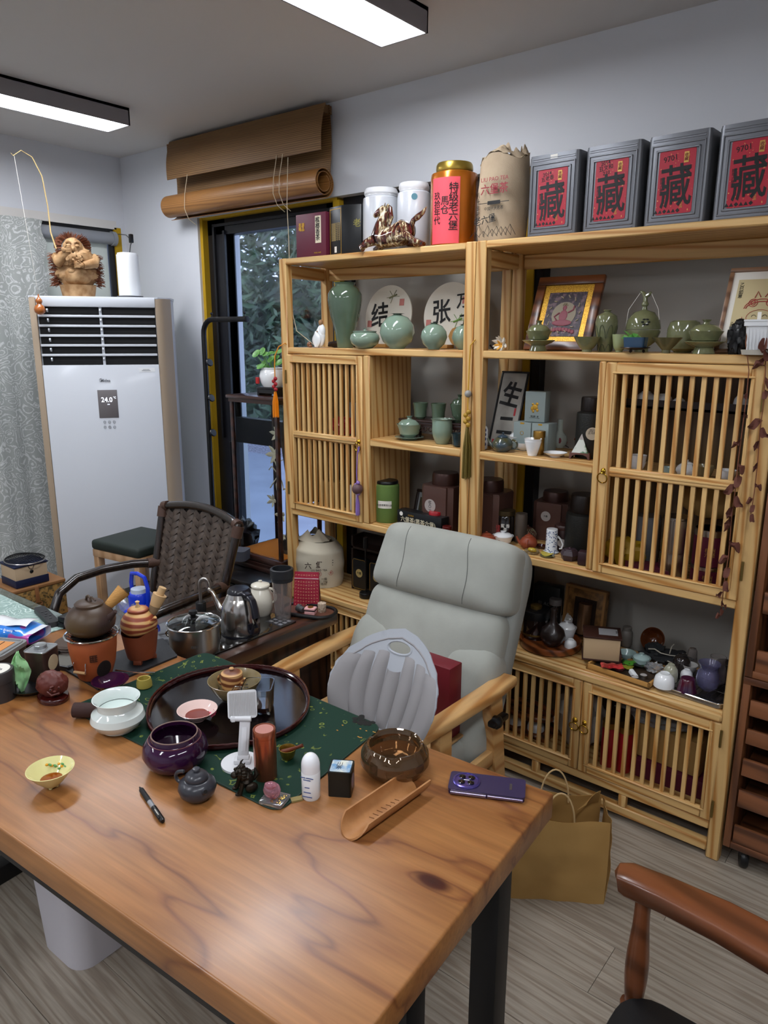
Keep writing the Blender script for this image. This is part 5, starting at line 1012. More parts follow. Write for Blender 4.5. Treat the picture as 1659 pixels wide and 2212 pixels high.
# folding phone
fp0, fp1 = Vector((-0.763, 1.162, 0.750)), Vector((-0.618, 1.236, 0.750)); dv = fp1-fp0; fa = math.degrees(atan2(dv.y, dv.x)); L1 = dv.length
Wd = (Vector((-0.652, 1.294, 0.762))-fp1).length
fp = thing('phone', 'purple folding phone with round camera ring lying on the table', 'phone', tuple(fp0), fa); pur = mat('purple_leather', '#2f2547', .4, coat=.2)
obj('back_half', B().prism(rrect(L1, Wd, .008, 4, L1/2, Wd/2), .0065, .012), pur, fp); obj('front_half', B().prism(rrect(L1*.99, Wd, .008, 4, L1/2, Wd/2), .0, .0058), mat('purple_frame', '#3a2a50', .25, metal=.5), fp)
obj('spine', B().tube([(L1*.04, -.0005, .006), (L1*.5, -.0005, .006)], .0055, 10).tube([(L1*.52, -.0002, .006), (L1*.97, -.0002, .006)], .0045, 10), mat('violet_metal', '#8a7f9a', .2, metal=1), fp)
cx_, cy2 = .037, Wd*.52
obj('camera_ring', B().lathe([(0, 0), (.030, 0), (.030, .002), (.028, .0035), (.024, .0035), (.024, .0028), (0, .0028)], 40, M=T(cx_, cy2, .012)), mat('violet_ring', '#6a5fae', .2, metal=.8), fp)
for i in (-1, 1):
    for j in (-1, 1): obj('camera_lens', B().lathe([(0, 0), (.0075, 0), (.0075, .0015), (.006, .002), (0, .0018)], 20, M=T(cx_+i*.010, cy2+j*.0095, .0148)), mat('lens_black', '#0a0a10', .05, coat=1), fp)
obj('lens_logo', B().box(cx_-.006, cx_+.006, cy2-.0009, cy2+.0009, .0148, .0152), paperw, fp); obj('badge', B().prism(rrect(.0055, .022, .002, 3, L1*.81, Wd*.5), .012, .0125), mat('silver_badge', '#9a98a0', .3, metal=1), fp)
# pen
p0, p1 = Vector((-1.284, 0.754, 0.756)), Vector((-1.147, 0.718, 0.756))
pe = thing('gel_pen', 'black and clear gel pen lying on the table before the dark teapot', 'pen', tuple(p0), math.degrees(atan2((p1-p0).y, (p1-p0).x))); PL = (p1-p0).length
obj('grip', B().tube([(0, 0, 0), (.008, 0, 0), (.012, 0, 0), (PL*.45, 0, 0)], [.0012, .0030, .0052, .0056], 14), mat('grip_black', '#1a1a1c', .6), pe); obj('clear_barrel', B().tube([(PL*.45, 0, 0), (PL*.62, 0, 0)], .0055, 14), mat('cloudy_barrel', '#8f9296', .1, coat=.8), pe)
obj('cap', B().tube([(PL*.62, 0, 0), (PL*.96, 0, 0), (PL, 0, 0)], [.0058, .0058, .004], 14), blk, pe); obj('clip', B().box(PL*.66, PL*.95, -.002, .002, .0055, .008, bev=.0008, M=RX(50)), blk, pe); txt(pe, 'HANWEN', .005, paperw, T(PL*.8, -.003, .0055) @ RX(30))
# vases, bowls
x, y, z, h, r = (-1.542, 0.863, 0.754, 0.084, 0.065)
vz = thing('white_vase', 'white porcelain wide mouthed water pot on the green mat', 'vase', (x, y, z)); obj('body', B().lathe(sc_([(0, .04), (.52, .04), (.54, 0), (.60, 0), (.60, .05), (.86, .16), (1, .36), (.94, .54), (.76, .64), (.71, .70), (.73, .85), (.87, 1.0), (.84, 1.0), (.70, .86), (.68, .68), (.85, .5), (.9, .36), (.6, .1), (0, .08)], r, h), 48), mat('pale_porcelain', '#dfe8e4', .1, coat=.7), vz); obj('water', B().lathe([(0, h*.66), (r*.67, h*.66), (r*.67, h*.665), (0, h*.665)], 32), mat('clear_water', '#c9d8d2', .03, coat=1), vz)
prp = mat('purple_glaze', '#260c26', .08, coat=.2, var=(3, .4, .7), col2='#3d1640')
x, y, z, h, r = (-1.298, 0.858, 0.752, 0.082, 0.073)
pbw = thing('purple_pot', 'large round glossy dark purple water pot at the front of the green mat', 'bowl', (x, y, z)); obj('body', B().lathe(sc_([(0, .03), (.5, .03), (.52, 0), (.58, 0), (.62, .05), (.88, .2), (1, .46), (.95, .7), (.80, .86), (.74, .88), (.72, .97), (.70, 1.0), (.67, 1.0), (.66, .9), (.82, .75), (.88, .46), (.6, .12), (0, .1)], r, h), 48), prp, pbw)
obj('rim', B().tube([(r*.69*cos(a), r*.69*sin(a), h*.995) for a in [2*pi*k/48 for k in range(48)]], r*.022, 8, closed=True), mat('bare_rim', '#7d6358', .5), pbw); obj('shoulder_line', B().tube([(r*.79*cos(a), r*.79*sin(a), h*.872) for a in [2*pi*k/48 for k in range(48)]], r*.012, 6, closed=True), mat('shoulder_tan', '#7a4a48', .3), pbw)
x, y, z, h, r = (-1.163, 0.815, 0.750, 0.071, 0.040)
dt = thing('dark_teapot', 'small dark grey gourd shaped clay teapot before the purple pot', 'teapot', (x, y, z)); gcl = mat('charcoal_clay', '#33343a', .32, coat=.15)
obj('body', B().lathe(sc_([(0, 0), (.5, 0), (.6, .03), (.9, .2), (1, .38), (.93, .54), (.72, .64), (.62, .66), (0, .66)], r, h), 40), gcl, dt); obj('lid', B().lathe(sc_([(0, .66), (.60, .665), (.62, .70), (.58, .78), (.40, .87), (.2, .90), (.14, .92), (.22, .955), (.18, .99), (0, 1.0)], r, h), 36), gcl, dt)
sp_ = spout(B(), R_(345), r*.75, h*.40, r*1.12, h*.56, r*.19, r*.11, .0); obj('spout', sp_, gcl, dt); obj('spout_hole', B().lathe([(0, 0), (.0042, 0), (.0042, .001), (0, .001)], 14, M=T(*pol(R_(345), r*1.13, h*.562)) @ RZ(345) @ RY(70)), ink, dt); obj('handle', loop_handle(B(), R_(205), r*.72, h*.42, h*.82, r*.50, r*.095), gcl, dt)
x, y, z, h, r = (-1.439, 0.640, 0.750, 0.046, 0.049)
yb = thing('yellow_cup', 'pale yellow footed teacup painted with small flowers, alone on the table', 'cup', (x, y, z)); ybm = mat('pale_yellow_porcelain', '#e3dc9c', .12, coat=.6)
obj('body', B().lathe(sc_([(0, .12), (.3, .12), (.42, .22), (.68, .52), (.9, .84), (1, .99), (.97, 1.0), (.85, .86), (.62, .55), (.36, .28), (0, .24)], r, h), 40), ybm, yb)
for k in range(4): obj('foot', B().blob((*pol(R_(45+90*k), r*.2)[:2], h*.08), (r*.09, r*.09, h*.1), 12, 8), ybm, yb)
obj('tea', B().lathe([(0, h*.44), (r*.46, h*.44), (r*.46, h*.445), (0, h*.445)], 28), mat('amber_tea', '#8a4210', .05, coat=1), yb)
fl2 = B(); gl2 = B()
for a, q, zz in ((150, .72, .66), (165, .78, .73), (112, .70, .64), (126, .76, .7)): c = pol(R_(a), r*q, h*zz); fl2.blob(c, (.004, .004, .003), 8, 6); gl2.blob(c+Vector((.007, .004, .001)), (.0065, .003, .002), 8, 6); gl2.blob(c+Vector((-.002, -.005, -.004)), (.003, .005, .002), 8, 6)
obj('painted_flower', fl2, mat('yellow_enamel', '#d99a12', .3), yb, kind='stuff'); obj('painted_leaf', gl2, mat('green_enamel2', '#4f8a4a', .3), yb, kind='stuff')
x, y, z, h, r = (-1.756, 0.970, 0.750, 0.026, 0.050)
vessel('purple_bowl', 'shallow dark purple bowl with pale rim before the left stove', 'bowl', (x, y, z, h, r), dish(1, 1, .05, .4, .12, 1.3), mat('plum_glaze', '#35102e', .1, coat=.7), seg=40)
vessel('small_yellow_cup', 'tiny mustard yellow cup on the green mat behind the white pot', 'cup', (-1.685, 1.030, 0.754, 0.027, 0.021), [(0, 0), (.85, 0), (1, .1), (1, .5), (.86, .98), (.8, 1.0), (.70, .97), (.78, .5), (.7, .3), (0, .28)], mat('mustard_glaze', '#a89748', .3))
lg = thing('bark_log', 'short dark bark covered log lying at the left corner of the green mat', 'log', (-1.652, 0.845, 0.772), 37); obj('bark', B().tube([(-.035, 0, 0), (.045, 0, 0)], .019, 20), mat('dark_bark', '#38221e', .8, bump=(60, 1.0), st=(.2, 1, 1)), lg)
# toad, tins and bags at the left
x, y, z, h, r = (-1.821, 0.840, 0.750, 0.000, 0.048)
tbse = thing('toad_base', 'oval dark red wooden base under the carved toad', 'base', (x, y, z)); obj('base', B().lathe([(0, 0), (r*.97, 0), (r, .003), (r*.97, .012), (r*.93, .014), (0, .014)], 36, sy=.8), mat('red_wood_gloss', '#3a0d0a', .15, coat=.7), tbse)
rdt = mat('carved_red_clay', '#5e2a22', .45, bump=(45, 1.0)); td = thing('carved_toad', 'dark red carved clay toad on the oval base', 'figurine', (x, y, z+.014), 39)
def tdf(u, v):
    a = 2*pi*u; b_ = pi*v; d = Vector((sin(b_)*cos(a), sin(b_)*sin(a), -cos(b_))); k = 1+.10*noise.noise(d*2.6)+.05*noise.noise(d*7); return (d.x*r*.86*k, d.y*r*.66*k, max(0, .030+d.z*.036*k))
obj('body', B().surf(tdf, 48, 30, cu=True), rdt, td)
fc = B().tube([(-.0, -.030, .022), (.014, -.036, .014), (.030, -.026, .016)], .0028, 6).tube([(.006, -.028, .03), (.012, -.034, .036), (.018, -.03, .038)], .003, 6).blob((.012, -.034, .028), (.005, .004, .005)).blob((.029, -.024, .03), (.004, .004, .005)).blob((.021, -.034, .024), (.0045, .003, .003))
for k in range(8): fc.tube([(-.028+.004*k, -.024+.003*sin(k), .03+.002*k), (-.02+.004*k, -.02, .045), (-.012+.004*k, -.01, .056)], .0018, 5)
obj('face_carving', fc, rdt, td); obj('eye', B().blob((.012, -.0378, .029), (.0022, .0012, .0022), 8, 6).blob((.030, -.0275, .031), (.002, .001, .002), 8, 6), ink, td)
x, y, z, h, r = (-1.955, 0.882, 0.750, 0.099, 0.042)
tn = thing('square_tea_tin', 'square dark tea tin with silver top and round cap behind the carved toad', 'tin', (x, y, z), 39-10); q = r*.80; tnm = mat('brown_foil', '#4a3833', .3, metal=.5)
obj('body', B().prism(rrect(2*q, 2*q, q*.3, 4), 0, h*.93), tnm, tn); obj('top', B().prism(rrect(2.03*q, 2.03*q, q*.32, 4), h*.93, h*.95).tube([(a_, b_, h*.955) for a_, b_ in rrect(1.98*q, 1.98*q, q*.3, 4)], .0018, 6, closed=True), mat('silver_tin', '#a9acae', .3, metal=.9), tn)
obj('cap', B().lathe([(0, h*.95), (q*.56, h*.95), (q*.54, h*.965), (q*.50, h*.97), (q*.50, h*1.06), (q*.46, h*1.075), (q*.36, h*1.07), (0, h*1.07)], 30), mat('silver_tin', '#a9acae'), tn); obj('round_label', B().lathe([(0, 0), (q*.66, 0), (q*.66, .0008), (0, .0008)], 28, M=T(q*1.0, .0, h*.55) @ RY(90)), mat('cream_label', '#cbbf9c', .5), tn)
x, y, z, h, r = (-1.939, 0.750, 0.750, 0.083, 0.044)
cn = thing('round_grey_tin', 'round dark grey tin with white printed lid at the left edge', 'tin', (x, y, z)); gt_ = mat('grey_tin', '#3c3838', .4, metal=.2)
obj('body', B().lathe([(0, 0), (r*.98, 0), (r*.98, h*.62), (0, h*.62)], 36), gt_, cn); obj('lid', B().lathe([(r*.98, h*.63), (r, h*.63), (r, h*.97), (r*.96, h), (0, h)], 36), gt_, cn); obj('lid_label', B().lathe([(0, h), (r*.8, h), (r*.8, h+.0006), (0, h+.0006)], 32), paperw, cn); txt(cn, '茶 TEA\n━━━', .012, ink, T(0, 0, h+.0008) @ RZ(10))
ttm = mat('grey_tin_box', '#8e9090', .4, metal=.4); tbx = thing('flat_grey_tin', 'flat rectangular grey tin with orange label and clasp at the left edge', 'tin', (-2.175, 0.837, 0.750), 29)
obj('body', B().prism(rrect(.15, .13, .018, 4), 0, .040), mat('dark_tin_side', '#26282a', .45), tbx); obj('lid', B().prism(rrect(.156, .136, .02, 4), .040, .052).tube([(a_, b_, .053) for a_, b_ in rrect(.135, .115, .014, 4)], .003, 6, closed=True), ttm, tbx); obj('label', B().box(-.05, .05, -.04, .04, .052, .0535), mat('orange_label', '#cf8a4a', .6), tbx); txt(tbx, '茶 ══', .022, ink, T(.02, 0, .0538) @ RZ(90)); obj('clasp', B().box(-.012, .012, -.074, -.068, .018, .045, bev=.002), mat('silver_tin', '#a9acae'), tbx)
gb = thing('green_packet', 'pale green folded paper packet standing between the tins', 'packet', (-1.926, 0.806, 0.750), 50); gpm = mat('pale_green_paper', '#9fd59a', .6)
def gpf(u, v): w = .036*(1-abs(2*v-1)**1.5*.9); return ((u-.5)*2*w*.75, .010*sin(6*u+9*v)*sin(pi*u)*1.2+.012*noise.noise(Vector((u*3, v*5, 0))), .118*v)
obj('wrapper', B().surf(gpf, 14, 22, t=.0012).surf(lambda u, v: (gpf(u, v)[0]*.95, gpf(u, v)[1]-.012*sin(pi*u)*sin(pi*v), gpf(u, v)[2]), 12, 18, t=.001), gpm, gb)
obj('dark_dish', B().lathe(sc_(dish(1, 1, .06, .6, .1, 1.5), .06, .018), 32), blk, loc=(-1.915, 0.828, 0.750), label='flat black dish half hidden behind the square tea tin', cat='dish')
# tissue pack and remote
tp = thing('tissue_pack', 'blue and pink plastic pack of tissues at the left end of the table', 'tissue pack', (-2.276, 0.954, 0.754), 25)
def tpf(u, v): a = 2*pi*v; p = abs(cos(a))**.35*math.copysign(1, cos(a)); s_ = abs(sin(a))**.5*math.copysign(1, sin(a)); e = sin(pi*min(max(u, .03), .97))**.25; return (-.11+.20*u, .052*p, .028+.028*s_*e+.002*sin(20*u))
def tissue_mat():
    m, t, p, N, L = nt('blue_tissue_film'); I = p.inputs; tc = N('TexCoord'); sp = N('SeparateXYZ'); L(tc.outputs['Object'], sp.inputs[0])
    rp = N('ValToRGB'); mr = N('MapRange'); mr.inputs[1].default_value = -.11; mr.inputs[2].default_value = .09; L(sp.outputs['X'], mr.inputs[0]); ramp(rp, [(0, lin('#1a6ad0')), (.5, lin('#1f7ee0')), (.88, lin('#3b8fe8')), (.91, lin('#e9edf4'))]); L(mr.outputs[0], rp.inputs[0])
    n2 = N('TexNoise', Scale=18.0, Detail=0.0); L(tc.outputs['Object'], n2.inputs['Vector']); r2 = N('ValToRGB'); ramp(r2, [(.6, (0, 0, 0, 1)), (.64, (1, 1, 1, 1))]); L(n2.outputs[0], r2.inputs[0])
    mx = N('Mix', data_type='RGBA'); L(r2.outputs[0], mx.inputs[0]); L(rp.outputs[0], mx.inputs[6]); mx.inputs[7].default_value = lin('#c455b0'); L(mx.outputs[2], I['Base Color']); I['Roughness'].default_value = .2; I['Coat Weight'].default_value = .6; return m
obj('film', B().surf(tpf, 24, 28, cv=True), tissue_mat(), tp); obj('white_flap', B().surf(lambda u, v: (-.11+.17*u, -.02+.06*v+.0*u, .060+.008*sin(pi*v)+.004*sin(9*u)), 10, 6, t=.001), porc, tp); obj('emblem', B().lathe([(0, 0), (.016, 0), (.016, .0008), (0, .0008)], 20, sy=.7, M=T(.03, -.046, .045) @ RX(70)), mat('deep_blue', '#16308a', .3), tp); txt(tp, 'Breeze', .012, mat('gloss_white', '#eceff5', .3), T(.02, -.052, .058) @ RX(50))
r0, r1 = Vector((-2.479, 1.127, 0.756)), Vector((-2.308, 1.091, 0.756)); dv = r1-r0
rm = thing('remote_control', 'black remote control lying on the green lace runner', 'remote control', (r0.x, r0.y, .757), math.degrees(atan2(dv.y, dv.x))); LR = dv.length+.02
obj('body', B().prism(rrect(LR, .038, .012, 5, LR/2, 0), 0, .014, top=.95), mat('remote_black', '#1b1b1d', .5), rm)
for k, (x, y) in enumerate(((.35, .006), (.35, -.006), (.48, .0), (.6, .007), (.6, -.007), (.75, .0))): obj('button', B().prism(rrect(.009, .008, .002, 2, LR*x, y), .0135, .0155), mat('button_grey', '#303034', .4), rm)
# ---------------- on the side table ----------------
x, y, z, h, r = (-1.874, 1.339, 0.706, 0.099, 0.083)
sp1 = thing('steel_pot', 'stainless steel pot with glass lid and black knob on the hob', 'pot', (x, y, z)); sph = h*.90
obj('body', B().lathe([(0, 0), (r*.93, 0), (r*.96, .004), (r*.96, sph*.22), (r*.965, sph*.225), (r*.97, sph*.97), (r*1.04, sph), (r*1.04, sph+.002), (r*.95, sph), (r*.94, .006), (0, .006)], 48), steel, sp1)
obj('lid_rim', B().tube([(r*1.02*cos(a), r*1.02*sin(a), sph+.004) for a in [2*pi*k/48 for k in range(48)]], .0032, 8, closed=True), chrome, sp1)
obj('glass_lid', B().lathe([(r*1.0, sph+.004), (r*.8, sph+.010), (r*.5, sph+.015), (r*.1, sph+.018), (0, sph+.018), (0, sph+.015), (r*.1, sph+.015), (r*.5, sph+.012), (r*.98, sph+.002)], 40), glass, sp1)
obj('knob', B().lathe([(0, sph+.017), (.018, sph+.018), (.017, sph+.022), (.008, sph+.026), (.009, sph+.031), (.015, sph+.036), (.013, sph+.045), (0, sph+.047)], 24), blk, sp1)
stm = B()
for k in range(2): stm.lathe([(.003, 0), (.0055, 0), (.0055, .003), (.003, .003)], 14, M=T(*pol(R_(0+28*k), r*.55, sph+.0145)))
obj('steam_vent', stm, chrome, sp1); cps = B()
for k in range(4): cps.lathe(sc_(dish(1, 1, .06, .4, .1, 1.5), .038, .02), 20, M=T(-.018+.014*k, .006*k, sph*.80) @ RY(50))
obj('boiled_cups', cps, porc, label='white cups piled inside the steel pot under its glass lid', cat='cups', kind='stuff', loc=(x, y, z)); obj('water', B().lathe([(0, sph*.7), (r*.93, sph*.7), (r*.93, sph*.71), (0, sph*.71)], 32), mat('clear_water', '#c9d8d2'), sp1)
txt(sp1, '美味', .012, mat('etched', '#5a5652', .4), RZ(39) @ T(.02, -r*.975, sph*.45) @ FR); obj('side_handle', loop_handle(B(), AL, r*.95, sph*.5, sph*.75, .012, .003), chrome, sp1)
x, y, z, h, r = (-1.873, 1.530, 0.706, 0.162, 0.067)
kt = thing('electric_kettle', 'brushed steel electric kettle with black handle and curved spout', 'kettle', (x, y, z)); kb_ = mat('kettle_black', '#15151f', .3, coat=.3); ks = mat('kettle_steel', '#c4c1bd', .2, metal=1, bump=None)
obj('base', B().lathe([(0, 0), (r*1.0, 0), (r*1.0, h*.03), (0, h*.03)], 40), kb_, kt)
obj('body', B().lathe(sc_([(0, .03), (.98, .03), (1, .05), (1, .3), (.95, .5), (.86, .66), (.74, .76), (.70, .79), (0, .79)], r, h), 48), ks, kt); obj('collar', B().lathe(sc_([(.69, .79), (.68, .80), (.60, .885), (0, .89)], r, h), 40), ks, kt); obj('lid', B().lathe(sc_([(0, .885), (.61, .885), (.60, .93), (.50, .985), (.0, 1.0)], r, h), 36), kb_, kt)
obj('lid_tab', B().box(.0, r*.95, -.014, .014, h*.86, h*.95, bev=.004, M=RZ(-10)), kb_, kt)
ha_ = R_(350); obj('handle', rail(B(), [(*pol(ha_, r*q)[:2], h*zz, .022, .016) for q, zz in ((.75, .86), (1.0, .87), (1.25, .84), (1.42, .70), (1.52, .5), (1.5, .3), (1.38, .17), (1.2, .13), (.98, .16), (.93, .3))]), kb_, kt)
obj('spout', B().tube([pol(R_(205), r*.8, h*.42), pol(R_(205), r*1.12, h*.5), pol(R_(205), r*1.3, h*.66), pol(R_(205), r*1.5, h*.84), pol(R_(205), r*1.72, h*.9)], [.016, .012, .0095, .0075, .0055], 14), ks, kt); txt(kt, '壶', .016, mat('etched', '#5a5652'), RZ(45) @ T(-.0, -r*1.005, h*.22) @ FR)
x, y, z = (-2.092, 1.531, 0.700)
fau = thing('water_pump_tap', 'curved steel tap on a black round base behind the steel pot', 'tap', (x, y, z)); obj('base', B().lathe([(0, 0), (.019, 0), (.019, .06), (.017, .063), (0, .063)], 24), blk, fau)
obj('spout', B().tube([(0, 0, .06), (0, 0, .125)]+[(.012*(1-cos(a)), .010*(1-cos(a)), .135+.016*sin(a)) for a in [R_(22*k) for k in range(0, 9)]]+[(.026, .021, .10)], .0055, 10), steel, fau)
x, y, z, h, r = (-1.945, 1.688, 0.700, 0.137, 0.050)
cm = mat('cream_porcelain', '#d8d2c2', .15, coat=.5); ct_ = thing('cream_teapot', 'cream white porcelain teapot behind the steel kettle', 'teapot', (x, y, z))
obj('body', B().lathe(sc_([(0, 0), (.55, 0), (.62, .03), (.92, .22), (1, .4), (.93, .56), (.72, .72), (.64, .78), (.70, .85), (0, .85)], r, h), 40), cm, ct_); obj('lid', B().lathe(sc_([(.70, .85), (.66, .88), (.4, .92), (.12, .94), (.09, .96), (.14, .985), (0, 1.0)], r, h), 32), cm, ct_)
obj('handle', loop_handle(B(), R_(20), r*.72, h*.40, h*.80, r*.55, r*.09), cm, ct_); obj('spout', spout(B(), R_(215), r*.8, h*.4, r*1.2, h*.8, r*.2, r*.1), cm, ct_)
x, y, z, h, r = (-1.858, 1.715, 0.700, 0.193, 0.040)
tmb = thing('clear_tumbler', 'tall clear plastic tumbler with ridged black lid ring beside the cream teapot', 'tumbler', (x, y, z)); cpl = mat('clear_plastic', '#e6e0de', .06, trans=.9, ior=1.2)
obj('body', B().lathe([(0, .003), (r*.68, .003), (r*.68, 0), (r*.70, 0), (r*.92, h*.82), (r*.90, h*.82), (r*.66, .006), (0, .006)], 36), cpl, tmb); obj('lid_ring', B().lathe([(r*.88, h*.76), (r*.97, h*.76), (r*.97, h*.82), (r*1.04, h*.83), (r*1.04, h*.99), (r*.97, h), (r*.85, h), (r*.85, h*.78)], 40, fl=lambda a, hh: 1+.012*sin(18*a)), mat('lid_black', '#222428', .45), tmb)
obj('inner_tube', B().tube([(0, 0, .01), (0, 0, h*.8)], .004, 10), cpl, tmb); obj('scale_print', B().box(-.008, .008, -r*.9, -r*.88, h*.64, h*.645).box(-.008, .008, -r*.9, -r*.88, h*.56, h*.565).box(-.008, .008, -r*.86, -r*.84, h*.38, h*.385), mat('dark_print', '#3a2028', .5), tmb)
x, y, z = (-1.814, 1.814, 0.700)
kt2 = thing('black_kidney_tray', 'low black rounded tray with small pink box at the end of the side table', 'tray', (x, y, z+.001), 20); obj('floor', B().prism(rrect(.20, .10, .045, 6, -.015, .01), 0, .004), mat('tray_wood', '#5a3426', .5), kt2); obj('rim', B().tube([(a_, b_, .006) for a_, b_ in rrect(.21, .11, .05, 6, -.015, .01)], .0075, 8, closed=True), blk, kt2)
pbx = thing('pink_box', 'small pink box with round gold window on the black tray', 'box', (-1.806, 1.804, 0.705), 25); pnk = mat('pink_enamel2', '#e0a8a8', .3); obj('body', B().box(-.02, .02, -.015, .015, 0, .015, bev=.003), pnk, pbx); obj('lid', B().box(-.021, .021, -.016, .016, .017, .026, bev=.004), pnk, pbx); obj('window', B().lathe([(0, .026), (.011, .026), (.011, .028), (0, .0275)], 20), brs, pbx); obj('band', B().box(-.0205, .0205, -.0155, .0155, .0148, .0172), ink, pbx)
vessel('cork_stopper', 'speckled cork stopper on the black tray beside the pink box', 'cork', (-1.790, 1.848, 0.705, 0.034, 0.016), [(0, 0), (.9, 0), (1, .9), (.98, 1), (0, 1)], mat('speckled_cork', '#c0ad98', .8, var=(120, .45, .6), col2='#8a7460'))
obj('ridged_cap', B().lathe([(0, 0), (.010, 0), (.012, .004), (.011, .014), (.014, .018), (.014, .028), (0, .03)], 18, M=RY(-80)), mat('grey_rubber', '#4a4c4e', .5), loc=(-1.831, 1.791, 0.717), label='dark grey ridged cap lying on the black tray behind the pink box', cat='cap')
rp0 = thing('red_pouch', 'dark red patterned stand up pouch with white zip line beside the clear tumbler', 'pouch', (-1.890, 1.872, 0.705), 33)
PWd, PHt = .098, .128
obj('front', B().surf(lambda u, v: ((u-.5)*PWd*(1-.06*v), -.022*(1-v)**1.2-.006*sin(pi*u)*sin(pi*v), PHt*v), 14, 12, t=.001), mat('crimson_film', '#9c1c38', .35, coat=.3), rp0); obj('back', B().surf(lambda u, v: ((u-.5)*PWd*(1-.06*v), .022*(1-v)**1.2+.006*sin(pi*u)*sin(pi*v), PHt*v), 14, 12, t=.001), mat('crimson_film', ''), rp0)
obj('gusset', B().poly([(PWd*.5, -.02, 0), (PWd*.5, .02, 0), (PWd*.47, 0, PHt*.8)], [(0, 1, 2)]).poly([(-PWd*.5, -.02, 0), (-PWd*.5, .02, 0), (-PWd*.47, 0, PHt*.8)], [(0, 1, 2)]), mat('dark_crimson', '#6a0f24', .4), rp0)
obj('zip_line', B().box(-PWd*.475, PWd*.475, -.0085, -.006, PHt*.80, PHt*.815), mat('zip_white', '#dcc8cc', .3), rp0); dg_ = B()
for i in range(9):
    for j in range(10):
        if j == 8: continue
        u, v = (i+.5)/9, (j+.4)/10.4; c = Vector(((u-.5)*PWd*(.96-.06*v), -.022*(1-v)**1.2-.0075*sin(pi*u)*sin(pi*v)-.0012, PHt*v))
        if (i+j) % 2: dg_.tube([(c.x+.0030*cos(q), c.y, c.z+.0030*sin(q)) for q in [pi*k/4 for k in range(8)]], .0005, 3, closed=True)
        else: dg_.poly([(c.x-.0028, c.y, c.z), (c.x, c.y, c.z+.0028), (c.x+.0028, c.y, c.z), (c.x, c.y, c.z-.0028)], [(0, 1, 2, 3)])
obj('printed_pattern', dg_, mat('cream_print', '#d9b48a', .5), rp0, kind='stuff')
# ---------------- things on the pine shelves ----------------
ZT, ZU, ZM, ZL, ZC = 2.030, 1.653, 1.284, .915, .537
def can(name, label, cat, L_, m, lidm, neck=.8, bodyh=.84, taper=1.0, group=None, sh=.03, parts=None):
    x, y, z, h, r = L_; t = thing(name, label, cat, (x, y, z), group=group)
    obj('body', B().lathe(sc_([(0, 0), (.97*taper, 0), (1*taper, .015), (1, bodyh-sh), (.97, bodyh), (neck, bodyh+.03), (neck, bodyh+.04), (0, bodyh+.04)], r, h), 40), m, t)
    obj('lid', B().lathe(sc_([(0, bodyh+.03), (neck*1.04, bodyh+.03), (neck*1.06, bodyh+.05), (neck*1.04, .975), (neck*.98, 1.0), (0, 1.0)], r, h), 40), lidm, t)
    return t
def curved(t, r, z0, z1, a0, a1, m, name='label_paper', k=1.008):
    return obj(name, B().surf(lambda u, v: (r*k*cos(R_(a0+(a1-a0)*u)), r*k*sin(R_(a0+(a1-a0)*u)), z0+(z1-z0)*v), 14, 3), m, t)
def ctxt(t, r, a, z, s, size, m, fat=.0, sy=1.0): return txt(t, s, size, m, RZ(a) @ T(r*1.015, 0, z) @ RZ(90) @ FR, fat=fat, sy=sy)
def disc(t, r, M, m, name='round_label'): return obj(name, B().lathe([(0, 0), (r, 0), (r, .0008), (0, .0008)], 28, M=M), m, t)
def gaiwan(label, L_, m, saucer=1.25, name='lidded_bowl', group=None, lid=True, stand=False, rim=None):
    x, y, z, h, r = L_; t = thing(name, label, 'teacup', (x, y, z), group=group); z0 = h*(.30 if stand else .10) if saucer else 0; r1 = r/(saucer if saucer else 1)*(1.0 if saucer else 1)
    if saucer: obj('saucer', B().lathe([(0, z0*.3), (r*.5, z0*.3), (r*.52, 0), (r*.56, 0), (r*(.44 if stand else .5), z0*.6), (r*.8, z0*.9), (r, z0*1.15), (r*.98, z0*1.2), (r*.7, z0), (0, z0*.98)], 36), m, t)
    top = h*(.66 if lid else 1.0)
    obj('cup', B().lathe([(0, z0), (r1*.42, z0), (r1*.46, z0+.003), (r1*.75, z0+(top-z0)*.25), (r1*.84, z0+(top-z0)*.6), (r1, top), (r1*.97, top), (r1*.78, z0+(top-z0)*.6), (r1*.6, z0+(top-z0)*.2), (0, z0+(top-z0)*.12)], 36), m, t)
    if lid: obj('lid', B().lathe([(r1*.88, top-.001), (r1*.86, top+(h-top)*.12), (r1*.6, top+(h-top)*.5), (r1*.2, top+(h-top)*.62), (r1*.15, top+(h-top)*.78), (r1*.27, top+(h-top)*.98), (r1*.24, h), (0, h*.995)], 32), m, t)
    return t
# --- on top of the left shelf
mrn = mat('maroon_card', '#5c1a30', .5); gdp = mat('gold_print', '#c79a3a', .35, metal=.6); crm = mat('cream_strip', '#d8ceb4', .7)
g = thing('maroon_gift_box', 'maroon gift box with cream label strip on the left pine shelf top', 'box', (-2.372, 2.42, ZT+.001)); obj('box', B().box(-.090, .090, 0, .055, 0, .186, bev=.002), mrn, g)
obj('label_strip', B().box(.028, .062, -.0012, 0, .062, .172), crm, g); txt(g, '槟\n榔\n香\n茶', .026, ink, T(.043, -.0018, .118) @ FR, fat=.01); txt(g, '圣源\n唯品', .018, gdp, T(-.055, -.001, .132) @ FR, fat=.02); txt(g, '净含量: 500克', .007, gdp, T(.04, -.001, .022) @ FR)
g = thing('black_tea_box', 'tall black tea box with gold line border beside the maroon gift box', 'box', (-2.186, 2.415, ZT+.001), 0); bm = mat('black_card', '#101214', .35)
MA = RZ(33); ww = .088
